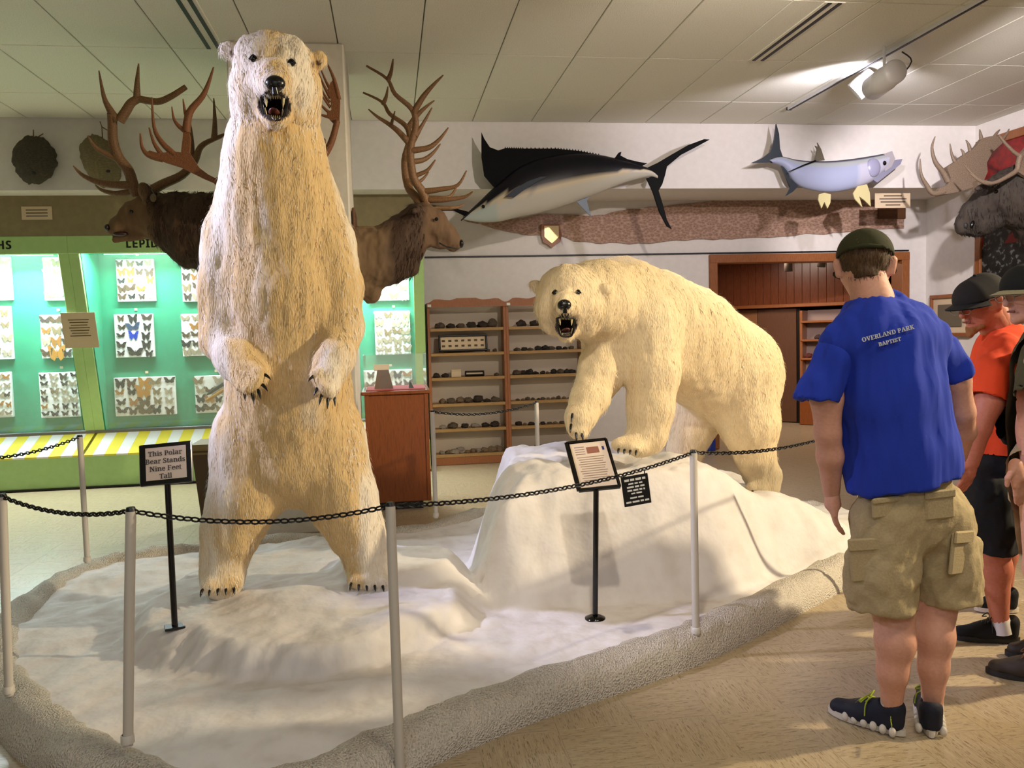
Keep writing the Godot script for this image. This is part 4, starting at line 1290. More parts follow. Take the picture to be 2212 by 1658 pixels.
	for l in [[[Vector3(-1.879, 2.612, -6.780), Vector3(-1.896, 2.682, -6.780), Vector3(-1.914, 2.780, -6.780), Vector3(-1.969, 2.870, -6.780), Vector3(-1.993, 2.978, -6.780), Vector3(-1.983, 3.099, -6.780), Vector3(-1.976, 3.175, -6.780)], 0.042, 0.032, 0.18], [[Vector3(-1.946, 3.122, -6.620), Vector3(-1.984, 3.196, -6.620), Vector3(-2.018, 3.289, -6.620), Vector3(-2.037, 3.473, -6.620)], 0.033, 0.004, 0.05], [[Vector3(-1.930, 3.122, -6.620), Vector3(-1.880, 3.197, -6.620), Vector3(-1.838, 3.258, -6.620), Vector3(-1.784, 3.289, -6.620)], 0.038, 0.03, 0.0], [[Vector3(-1.797, 3.286, -6.620), Vector3(-1.784, 3.400, -6.620), Vector3(-1.761, 3.532, -6.620)], 0.028, 0.004, 0.04], [[Vector3(-1.784, 3.286, -6.620), Vector3(-1.651, 3.264, -6.620), Vector3(-1.554, 3.295, -6.620), Vector3(-1.434, 3.365, -6.620)], 0.028, 0.02, 0.05], [[Vector3(-1.956, 2.854, -6.700), Vector3(-2.100, 2.922, -6.700), Vector3(-2.151, 3.011, -6.700)], 0.026, 0.004, 0.1], [[Vector3(-1.884, 2.675, -6.740), Vector3(-2.080, 2.679, -6.740), Vector3(-2.210, 2.727, -6.740), Vector3(-2.271, 2.796, -6.740)], 0.032, 0.004, 0.12], [[Vector3(-1.898, 2.640, -6.780), Vector3(-2.033, 2.626, -6.780), Vector3(-2.148, 2.655, -6.780), Vector3(-2.208, 2.703, -6.780)], 0.028, 0.004, -0.1]]:
		antler(a, l[0].map(func(p): return p + o), l[1], l[2], l[3])
	for l in [[[Vector3(-1.792, 2.650, -6.840), Vector3(-1.707, 2.710, -6.840), Vector3(-1.576, 2.784, -6.840), Vector3(-1.485, 2.898, -6.840), Vector3(-1.437, 3.025, -6.840), Vector3(-1.326, 3.100, -6.840), Vector3(-1.166, 3.169, -6.840)], 0.04, 0.012, -0.25], [[Vector3(-1.520, 2.916, -7.000), Vector3(-1.506, 3.046, -7.000), Vector3(-1.509, 3.205, -7.000)], 0.03, 0.006, 0.0], [[Vector3(-1.341, 3.095, -7.050), Vector3(-1.330, 3.234, -7.050), Vector3(-1.329, 3.416, -7.050)], 0.026, 0.004, 0.0]]:
		antler(a, l[0].map(func(p): return p + o), l[1], l[2], l[3])
	part("antlers", done(a), M.antler, t)
	# caribou on the front face, its head hidden by the standing bear
	base = Vector3(-0.66, 2.75, -6.37)
	o = -base
	t = thing("caribou_mount", "reddish brown palmate caribou antlers showing on both sides of the bear's neck", "trophy head", base)
	f = Field.new(base + Vector3(-0.3, -0.6, -0.02), base + Vector3(0.3, 0.35, 0.85), 0.014)
	f.bone(base + Vector3(0, -0.2, 0.0), 0.22, base + Vector3(0, 0.0, 0.35), 0.14, 0.05)
	f.bone(base + Vector3(0, 0.02, 0.38), 0.13, base + Vector3(0, -0.14, 0.72), 0.06, 0.04)
	f.bone(base + Vector3(-0.1, 0.08, 0.36), 0.05, base + Vector3(-0.24, 0.1, 0.36), 0.03, 0.03)
	f.bone(base + Vector3(0.1, 0.08, 0.36), 0.05, base + Vector3(0.24, 0.1, 0.36), 0.03, 0.03)
	f.cut(Vector3(0, 0, -1), 6.375)
	sh = f.shape()
	part("body", solid([sh], base, 0.012, Vector3(8, 3, 8), func(p: Vector3, n: Vector3) -> Color: return Color(0.16, 0.10, 0.06)), M.tinted, t)
	for q in [-1, 1]:
		part("eye", ballm(Vector3(q * 0.10, 0.06, 0.5), Vector3(0.016, 0.016, 0.016)), M.eye, t)
	part("nose", ballm(Vector3(0, -0.14, 0.76), Vector3(0.04, 0.03, 0.03)), M.nose, t)
	a = st()
	var zf := -5.95
	slab(a, [Vector2(-1.128, 2.542), Vector2(-1.214, 2.580), Vector2(-1.296, 2.623), Vector2(-1.354, 2.654), Vector2(-1.448, 2.685), Vector2(-1.535, 2.721), Vector2(-1.569, 2.752), Vector2(-1.548, 2.764), Vector2(-1.490, 2.746), Vector2(-1.445, 2.752), Vector2(-1.409, 2.758), Vector2(-1.349, 2.753), Vector2(-1.333, 2.845), Vector2(-1.323, 2.922), Vector2(-1.299, 2.922), Vector2(-1.285, 2.845), Vector2(-1.296, 2.753), Vector2(-1.240, 2.654), Vector2(-1.177, 2.604), Vector2(-1.118, 2.573)], 0.035, Vector3(0, 0, zf) + o)
	for l in [[[Vector3(-1.471, 2.709, -5.950), Vector3(-1.558, 2.733, -5.950), Vector3(-1.597, 2.788, -5.950), Vector3(-1.601, 2.877, -5.950)], 0.022, 0.004], [[Vector3(-1.475, 2.737, -5.950), Vector3(-1.519, 2.813, -5.950), Vector3(-1.543, 2.914, -5.950)], 0.017, 0.004], [[Vector3(-1.392, 2.737, -5.950), Vector3(-1.471, 2.820, -5.950), Vector3(-1.513, 2.920, -5.950), Vector3(-1.515, 3.112, -5.950)], 0.022, 0.004], [[Vector3(-1.312, 2.891, -5.950), Vector3(-1.282, 3.020, -5.950), Vector3(-1.193, 3.125, -5.950), Vector3(-1.147, 3.215, -5.950), Vector3(-1.109, 3.316, -5.950)], 0.028, 0.005], [[Vector3(-1.324, 2.900, -5.950), Vector3(-1.364, 2.937, -5.950), Vector3(-1.385, 2.982, -5.950), Vector3(-1.391, 3.053, -5.950)], 0.016, 0.003], [[Vector3(-1.291, 2.962, -5.950), Vector3(-1.309, 3.014, -5.950), Vector3(-1.317, 3.105, -5.950)], 0.016, 0.003], [[Vector3(-1.136, 2.567, -5.950), Vector3(-1.035, 2.530, -5.950), Vector3(-0.897, 2.520, -5.950), Vector3(-0.758, 2.551, -5.950)], 0.026, 0.03]]:
		antler(a, l[0].map(func(p): return p + o), l[1], l[2], 0.02)
	slab(a, [Vector2(-0.294, 2.971), Vector2(-0.324, 2.945), Vector2(-0.360, 2.983), Vector2(-0.377, 3.020), Vector2(-0.345, 3.045), Vector2(-0.348, 3.127), Vector2(-0.364, 3.180), Vector2(-0.344, 3.227), Vector2(-0.318, 3.252), Vector2(-0.295, 3.196), Vector2(-0.283, 3.103)], 0.03, Vector3(0, 0, zf) + o)
	for l in [[[Vector3(-0.601, 2.582, -5.950), Vector3(-0.440, 2.699, -5.950), Vector3(-0.357, 2.819, -5.950), Vector3(-0.307, 2.970, -5.950)], 0.028, 0.02], [[Vector3(-0.292, 3.118, -5.950), Vector3(-0.318, 3.252, -5.950), Vector3(-0.366, 3.370, -5.950)], 0.018, 0.004], [[Vector3(-0.328, 3.149, -5.950), Vector3(-0.371, 3.233, -5.950), Vector3(-0.408, 3.326, -5.950)], 0.013, 0.003], [[Vector3(-0.348, 3.127, -5.950), Vector3(-0.388, 3.208, -5.950), Vector3(-0.419, 3.288, -5.950)], 0.013, 0.003], [[Vector3(-0.355, 3.096, -5.950), Vector3(-0.390, 3.151, -5.950), Vector3(-0.419, 3.213, -5.950)], 0.011, 0.003], [[Vector3(-0.350, 3.064, -5.950), Vector3(-0.383, 3.108, -5.950), Vector3(-0.415, 3.157, -5.950)], 0.011, 0.003], [[Vector3(-0.349, 3.020, -5.950), Vector3(-0.394, 3.057, -5.950), Vector3(-0.445, 3.116, -5.950)], 0.013, 0.003], [[Vector3(-0.347, 2.995, -5.950), Vector3(-0.403, 3.007, -5.950), Vector3(-0.458, 3.026, -5.950)], 0.013, 0.003]]:
		antler(a, l[0].map(func(p): return p + o), l[1], l[2], 0.02)
	part("antlers", done(a), M.red_antler, t)

func moose() -> void:
	var base := Vector3(XR, 2.6, -7.6)
	var o := -base
	var t := thing("moose_mount", "grey-brown moose head with broad palmate antlers on the right wall", "trophy head", base)
	var f := Field.new(Vector3(5.60, 2.02, -8.15), Vector3(6.62, 3.12, -7.2), 0.013)
	f.bones([[Vector3(6.651, 2.714, -7.600), 0.397, Vector3(6.408, 2.700, -7.650), 0.337], [Vector3(6.408, 2.700, -7.650), 0.337, Vector3(6.256, 2.732, -7.700), 0.244]], 0.06, Vector3(1, 1, 1.1))
	f.bones([[Vector3(6.256, 2.741, -7.700), 0.226, Vector3(6.123, 2.671, -7.780), 0.189], [Vector3(6.123, 2.671, -7.780), 0.189, Vector3(5.996, 2.560, -7.850), 0.143], [Vector3(5.996, 2.560, -7.850), 0.143, Vector3(5.930, 2.460, -7.880), 0.124]], 0.04, Vector3(1, 1, 1.25))
	f.bones([[Vector3(6.153, 2.507, -7.750), 0.123, Vector3(6.041, 2.419, -7.860), 0.096]], 0.03, Vector3(1, 1, 1.3))
	f.bones([[Vector3(6.491, 2.351, -7.650), 0.141, Vector3(6.546, 2.187, -7.650), 0.085]], 0.05)
	f.bone(Vector3(6.097, 2.880, -7.620), 0.05, Vector3(5.751, 2.755, -7.500), 0.02, 0.02)
	f.bone(Vector3(6.398, 2.936, -7.800), 0.05, Vector3(6.387, 3.002, -7.950), 0.02, 0.02)
	f.cut(Vector3(1, 0, 0), XR - 0.005)
	var sh := f.shape()
	var tint := func(p: Vector3, n: Vector3) -> Color:
		var k := noise.get_noise_3dv(p * Vector3(7, 4, 7)) * 0.5 + 0.5
		var dark := Color(0.022, 0.016, 0.011).lerp(Color(0.05, 0.036, 0.026), k)
		var face := Color(0.03, 0.022, 0.016).lerp(Color(0.05, 0.038, 0.028), k)
		return face.lerp(dark, smoothstep(6.10, 6.34, p.x - (p.y - 2.6) * 0.5))
	mount(t, [sh], f, tint, [Color(0.02, 0.015, 0.011), Color(0.026, 0.019, 0.014), Color(0.036, 0.027, 0.02)], 5000, 0.045, Vector3(0.2, -1, 0))
	part("eye", ballm(skin_at(f, Vector3(5.565, 2.646, -7.000)) - base, Vector3(0.024, 0.02, 0.02)), M.eye, t)
	part("nostril", ballm(skin_at(f, Vector3(5.324, 2.353, -7.000)) - base, Vector3(0.02, 0.042, 0.018), Basis(Vector3.BACK, -0.35)), M.nose, t)
	part("mouth_line", tubem(curve([skin_at(f, Vector3(5.269, 2.265, -7.000)) - base, skin_at(f, Vector3(5.353, 2.255, -7.000)) - base, skin_at(f, Vector3(5.446, 2.309, -7.000)) - base]), [0.009], 6), M.nose, t)
	part("nose", ballm(Vector3(5.873, 2.439, -7.860) - base, Vector3(0.04, 0.06, 0.07)), mat(Color(0.05, 0.032, 0.024), 0.6), t)
	part("backboard", boxm(Vector3(0.03, 0.9, 0.7), 0.01, Vector3(-0.02, -0.1, 0)), M.brown, t)
	var a := st()
	var zp := -7.95
	slab(a, [Vector2(6.074, 2.859), Vector2(5.885, 2.798), Vector2(5.727, 2.775), Vector2(5.612, 2.766), Vector2(5.654, 2.832), Vector2(5.748, 2.869), Vector2(5.779, 2.940), Vector2(5.736, 3.049), Vector2(5.819, 3.096), Vector2(5.892, 3.153), Vector2(5.976, 3.200), Vector2(6.060, 3.257), Vector2(6.133, 3.343), Vector2(6.207, 3.362), Vector2(6.281, 3.372), Vector2(6.335, 3.353), Vector2(6.367, 3.297), Vector2(6.251, 3.201), Vector2(6.189, 3.097), Vector2(6.200, 3.002), Vector2(6.159, 2.916)], 0.05, Vector3(0, 0, zp) + o)
	for l in [[[Vector3(5.727, 2.803, -7.950), Vector3(5.591, 2.785, -7.950), Vector3(5.507, 2.870, -7.950), Vector3(5.439, 2.973, -7.950), Vector3(5.418, 3.128, -7.950)], 0.032, 0.005, 0.05], [[Vector3(5.768, 2.907, -7.950), Vector3(5.705, 3.002, -7.950), Vector3(5.610, 3.105, -7.950), Vector3(5.568, 3.246, -7.950), Vector3(5.598, 3.358, -7.950)], 0.032, 0.005, 0.03], [[Vector3(5.851, 3.096, -7.950), Vector3(5.808, 3.181, -7.950), Vector3(5.786, 3.294, -7.950)], 0.02, 0.004, 0.0], [[Vector3(5.945, 3.162, -7.950), Vector3(5.934, 3.210, -7.950), Vector3(5.907, 3.238, -7.950)], 0.018, 0.005, 0.0], [[Vector3(6.018, 3.210, -7.950), Vector3(5.996, 3.285, -7.950), Vector3(5.964, 3.332, -7.950)], 0.02, 0.004, 0.0], [[Vector3(6.144, 3.333, -7.950), Vector3(6.132, 3.390, -7.950), Vector3(6.121, 3.442, -7.950)], 0.022, 0.004, 0.0], [[Vector3(6.281, 3.353, -7.950), Vector3(6.323, 3.410, -7.950), Vector3(6.355, 3.439, -7.950)], 0.02, 0.004, 0.0], [[Vector3(6.377, 3.335, -7.950), Vector3(6.430, 3.392, -7.950), Vector3(6.461, 3.449, -7.950)], 0.02, 0.004, 0.0], [[Vector3(6.268, 2.878, -7.900), Vector3(6.152, 2.869, -7.900), Vector3(6.031, 2.851, -7.900)], 0.045, 0.05, 0.0]]:
		antler(a, l[0].map(func(p): return p + o), l[1], l[2], l[3])
	part("antler", done(a), M.pale_antler, t)
	a = st()
	for l in [[[Vector3(5.906, 3.252, -7.400), Vector3(5.976, 3.173, -7.400), Vector3(6.067, 3.093, -7.400), Vector3(6.138, 3.049, -7.400)], 0.012, 0.022, 0.0], [[Vector3(6.138, 3.058, -7.400), Vector3(6.119, 2.987, -7.400), Vector3(6.100, 2.916, -7.400), Vector3(5.995, 2.853, -7.400), Vector3(5.872, 2.800, -7.400), Vector3(5.772, 2.791, -7.400), Vector3(5.683, 2.827, -7.400), Vector3(5.594, 2.889, -7.400)], 0.03, 0.006, 0.0], [[Vector3(5.822, 2.791, -7.400), Vector3(5.713, 2.818, -7.400), Vector3(5.623, 2.884, -7.400), Vector3(5.544, 2.964, -7.400)], 0.02, 0.005, 0.0]]:
		antler(a, l[0].map(func(p): return p + o), l[1], l[2], l[3])
	slab(a, [Vector2(6.118, 3.062), Vector2(6.266, 3.218), Vector2(6.516, 3.309), Vector2(6.723, 3.131), Vector2(6.626, 2.862), Vector2(6.323, 2.773), Vector2(6.100, 2.898)], 0.04, Vector3(0, 0, -7.4) + o)
	part("antler", done(a), M.pale_antler, t)
	part("forehead", ballm(Vector3(6.255, 2.862, -7.700) - base, Vector3(0.09, 0.07, 0.14)), mat(Color(0.20, 0.16, 0.12), 0.9), t)

# ---------------------------------------------------------------- furniture by the pillar
func cabinet() -> void:
	var t := thing("pedestal_cabinet", "reddish brown wooden cabinet right of the standing polar bear", "cabinet", Vector3(0.03, 0, -7.32))
	part("body", spanm(Vector3(-0.26, 0.07, -0.3), Vector3(0.265, 0.985, 0.3), 0.006), M.cabinet, t)
	part("top", spanm(Vector3(-0.29, 0.985, -0.32), Vector3(0.29, 1.015, 0.32), 0.006), M.cabinet, t)
	part("side_rail", spanm(Vector3(-0.262, 0.07, 0.3), Vector3(-0.225, 0.985, 0.307), 0.002), M.cabinet, t)
	part("side_rail", spanm(Vector3(0.235, 0.07, 0.3), Vector3(0.267, 0.985, 0.307), 0.002), M.cabinet, t)
	part("plinth", spanm(Vector3(-0.2, 0.0, -0.25), Vector3(0.2, 0.07, 0.25)), M.black, t)
	var v := thing("acrylic_vitrine", "clear acrylic box over the red cloth on the cabinet", "vitrine", Vector3(0.03, 1.02, -7.32))
	part("front_pane", spanm(Vector3(-0.262, 0.0, 0.27), Vector3(0.262, 0.30, 0.276)), M.acrylic, v)
	part("back_pane", spanm(Vector3(-0.262, 0.0, -0.276), Vector3(0.262, 0.30, -0.27)), M.acrylic, v)
	part("side_pane", spanm(Vector3(-0.262, 0.0, -0.27), Vector3(-0.256, 0.30, 0.27)), M.acrylic, v)
	part("side_pane", spanm(Vector3(0.256, 0.0, -0.27), Vector3(0.262, 0.30, 0.27)), M.acrylic, v)
	part("top_pane", spanm(Vector3(-0.262, 0.30, -0.276), Vector3(0.262, 0.306, 0.276)), M.acrylic, v)
	var c := thing("red_cloth", "red cloth lying inside the clear vitrine", "cloth", Vector3(0.03, 1.016, -7.32))
	part("cloth", spanm(Vector3(-0.25, 0.0, -0.26), Vector3(0.25, 0.012, 0.262), 0.004), M.redcloth, c)
	var e := thing("display_easel", "dark brown wooden block with a pale top on the red cloth", "display stand", Vector3(-0.075, 1.028, -7.2))
	part("block", slabm([Vector2(-0.075, 0.0), Vector2(0.085, 0.0), Vector2(0.05, 0.16), Vector2(-0.045, 0.16)], 0.06), M.brown, e)
	part("tablet", boxm(Vector3(0.13, 0.055, 0.012), 0.002, Vector3(-0.01, 0.18, -0.01), Basis(Vector3.RIGHT, -0.5)), M.cream_paper, e)
	var p := thing("stone_point", "small dark pointed stone on the red cloth", "stone", Vector3(0.155, 1.028, -7.15))
	part("stone", slabm([Vector2(-0.015, 0), Vector2(0.03, 0), Vector2(-0.005, 0.07)], 0.04), M.black, p)

func bins() -> void:
	var t := thing("waste_bin", "tan tapered waste bin on casters left of the standing bear", "bin", Vector3(-1.38, 0, -6.93))
	var s := st()
	for q in [[0.15, 0.06, 0.19, 0.62]]:
		var c := []
		for y in [q[1], q[3]]:
			var w: float = q[0] if y == q[1] else q[2]
			c.append([Vector3(-w, y, w), Vector3(w, y, w), Vector3(w, y, -w), Vector3(-w, y, -w)])
		for k in 4:
			quad(s, c[0][k], c[0][(k + 1) % 4], c[1][(k + 1) % 4], c[1][k])
		quad(s, c[0][3], c[0][2], c[0][1], c[0][0])
		quad(s, c[1][0], c[1][1], c[1][2], c[1][3])
	part("body", done(s), M.binbrown, t)
	part("lid", boxm(Vector3(0.42, 0.05, 0.42), 0.012, Vector3(0, 0.645, 0)), M.bintan, t)
	part("lip", boxm(Vector3(0.40, 0.02, 0.40), 0.006, Vector3(0, 0.60, 0)), M.bintan, t)
	for k in 4:
		part("caster", lathem([Vector2(0, -0.012), Vector2(0.028, -0.012), Vector2(0.028, 0.012), Vector2(0, 0.012)], Vector3([-0.12, 0.12, 0.12, -0.12][k], 0.03, [0.12, 0.12, -0.12, -0.12][k]), Basis(Vector3.FORWARD, PI / 2), 12), M.black, t)
	var b := thing("floor_box", "low black box on the floor seen between the standing bear's legs", "box", Vector3(-0.79, 0, -6.62))
	part("body", slabm([Vector2(-0.2, 0.0), Vector2(0.19, 0.0), Vector2(0.15, 0.09), Vector2(-0.16, 0.09)], 0.2), M.black, b)
	for k in 6:
		part("vent_slat", boxm(Vector3(0.03, 0.006, 0.004), 0.0, Vector3(-0.11 + k * 0.045, 0.06, 0.102)), M.metal, b)

# ---------------------------------------------------------------- bookcases with specimens
func single(called: String, label: String, category: String, mesh: Mesh, m: Material, at: Vector3, bs := Basis(), group := "") -> MeshInstance3D:
	var o := part(numbered(called), mesh, m, self, at, bs)
	o.set_meta("label", label)
	o.set_meta("category", category)
	if group:
		o.set_meta("group", group)
	return o

func rock_mesh(sd: float) -> ArrayMesh:
	var s := st()
	for j in 7:
		for k in 10:
			var p := []
			for e in [[j, k], [j + 1, k], [j + 1, k + 1], [j, k + 1]]:
				var th: float = PI * e[0] / 7.0
				var ph: float = TAU * (e[1] % 10) / 10.0
				var u := Vector3(sin(th) * cos(ph), cos(th), sin(th) * sin(ph))
				var r := 1.0 + noise.get_noise_3dv(u * 1.1 + Vector3(sd, 0, 0)) * 0.55
				var q := u * r
				q.y = maxf(q.y, -0.7) + 0.7
				p.append(q * 0.5)
			tri(s, p[0], p[1], p[2])
			tri(s, p[0], p[2], p[3])
	return done(s)

func bookcases() -> void:
	var ys := [1.537, 1.260, 0.986, 0.691, 0.405, 0.118]
	var edges := [0.41, 1.295, 2.19]
	var front := -9.28
	for c in 2:
		var x0: float = edges[c]
		var x1: float = edges[c + 1]
		var t := thing("bookcase", ["left open wooden bookcase of rock specimens beside the green case", "right open wooden bookcase of rock specimens behind the walking bear's head"][c], "bookcase", Vector3((x0 + x1) / 2, 0, -9.38), "specimen bookcases")
		var o := -t.position
		part("side", spanm(Vector3(x0, 0, ZB + 0.005), Vector3(x0 + 0.03, 1.82, front), 0.003), M.shelfwood, t, o)
		part("side", spanm(Vector3(x1 - 0.03, 0, ZB + 0.005), Vector3(x1, 1.82, front), 0.003), M.shelfwood, t, o)
		part("back", spanm(Vector3(x0 + 0.03, 0.1, ZB + 0.004), Vector3(x1 - 0.03, 1.82, ZB + 0.012)), mat(Color(0.74, 0.69, 0.62), 0.8), t, o)
		var ol := [Vector2(x0, 1.77), Vector2(x1, 1.77), Vector2(x1, 1.81)]
		for k in 25:
			var f := 1.0 - k / 24.0
			var e := minf(f, 1.0 - f)
			ol.append(Vector2(lerpf(x0 + 0.005, x1 - 0.005, f), 1.815 + 0.045 * smoothstep(0.0, 0.10, e) + 0.02 * smoothstep(0.30, 0.38, e) - 0.012 * smoothstep(0.12, 0.28, e)))
		ol.append(Vector2(x0, 1.81))
		part("valance", slabm(ol, 0.022, Vector3(0, 0, front + 0.011)), M.shelfwood, t, o)
		for y in ys:
			part("shelf", spanm(Vector3(x0 + 0.03, y - 0.034, ZB + 0.012), Vector3(x1 - 0.03, y, front - 0.004), 0.003), M.shelfboard, t, o)
		part("kick_board", spanm(Vector3(x0 + 0.03, 0, front - 0.03), Vector3(x1 - 0.03, 0.084, front - 0.012)), M.shelfwood, t, o)
		part("number_tag", boxm(Vector3(0.04, 0.03, 0.004), 0.0, Vector3(x0 + 0.03, 1.79, front + 0.025)), M.white, t, o)
	var rocks := []
	for k in 6:
		rocks.append(rock_mesh(k * 7.3))
	var tones := [["dark brown", mat(Color(0.16, 0.12, 0.09), 0.85)], ["grey-brown", mat(Color(0.30, 0.25, 0.20), 0.85)], ["tan", mat(Color(0.42, 0.35, 0.27), 0.85)], ["pale grey", mat(Color(0.50, 0.46, 0.42), 0.85)], ["blackish", mat(Color(0.09, 0.075, 0.07), 0.7)]]
	var nth := ["first", "second", "third", "fourth", "fifth", "sixth", "seventh", "eighth", "ninth", "tenth", "eleventh", "twelfth", "thirteenth"]
	var row := ["top", "second", "third", "fourth", "fifth", "bottom"]
	# count, smallest, largest, tones
	var plan := [[[6, 0.07, 0.13, [0, 1, 1, 2]], [2, 0.04, 0.06, [1]], [3, 0.05, 0.08, [1, 0]], [7, 0.06, 0.12, [0, 1, 2]], [6, 0.06, 0.10, [0, 1, 3]], [10, 0.06, 0.11, [2, 3, 3]]], [[4, 0.07, 0.12, [1, 0]], [9, 0.05, 0.09, [0, 1, 4]], [10, 0.04, 0.08, [4, 0, 1]], [12, 0.03, 0.05, [1, 2, 0]], [10, 0.04, 0.07, [1, 0, 2]], [10, 0.05, 0.10, [2, 3, 0]]]]
	for c in 2:
		for r in 6:
			var q: Array = plan[c][r]
			var lo: float = edges[c] + 0.09
			var hi: float = edges[c + 1] - 0.09
			if c == 0 and (r == 1 or r == 2):
				lo += 0.55 if r == 1 else 0.0
			for k in q[0]:
				var tn: Array = tones[q[3][rng.randi_range(0, q[3].size() - 1)]]
				var w := rng.randf_range(q[1], q[2])
				var x: float = lerpf(lo, hi, (k + 0.5) / q[0]) + rng.randf_range(-0.2, 0.2) * (hi - lo) / q[0] * 0.5
				if c == 0 and r == 2:
					x = [0.50, 0.60, 1.18][k]
				single("rock_specimen", "%s rock, %s from the left on the %s shelf of the %s bookcase" % [tn[0], nth[k], row[r], ["left", "right"][c]], "rock", rocks[rng.randi_range(0, 5)], tn[1], Vector3(x, ys[r], -9.36 + rng.randf_range(-0.02, 0.02)), Basis(Vector3.UP, rng.randf() * TAU).scaled(Vector3(w * rng.randf_range(1.0, 1.35), w * rng.randf_range(0.6, 0.95), w)), "rock specimens on the bookcases")
	var fr := thing("insect_frame", "wide black framed case of pinned insects on the left bookcase's second shelf", "frame", Vector3(0.809, 1.359, -9.360))
	fr.position.y = 1.26 + 0.105
	var tb := Basis(Vector3.RIGHT, -0.2)
	framed(fr, tb, Vector2(0.55, 0.19), 0.022, M.black, M.cream_paper)
	for k in 14:
		part("insect", boxm(Vector3(0.035, 0.022, 0.006), 0.002, tb * Vector3(-0.22 + (k % 7) * 0.073, 0.03 - (k / 7) * 0.06, 0.008), tb), M.binbrown, fr)
	var cb := thing("card_box", "small white card box on the left bookcase's third shelf", "box", Vector3(0.72, 0.986, -9.36))
	part("box", boxm(Vector3(0.11, 0.085, 0.06), 0.003, Vector3(0, 0.043, 0)), M.cream_paper, cb)
	part("lid_line", boxm(Vector3(0.112, 0.003, 0.062), 0.0, Vector3(0, 0.07, 0)), M.print, cb)
	var sf := thing("small_frame", "small black framed tray lying on the left bookcase's third shelf", "frame", Vector3(0.93, 1.013, -9.36))
	framed(sf, Basis(Vector3.RIGHT, -0.6), Vector2(0.22, 0.06), 0.014, M.black, M.cream_paper)

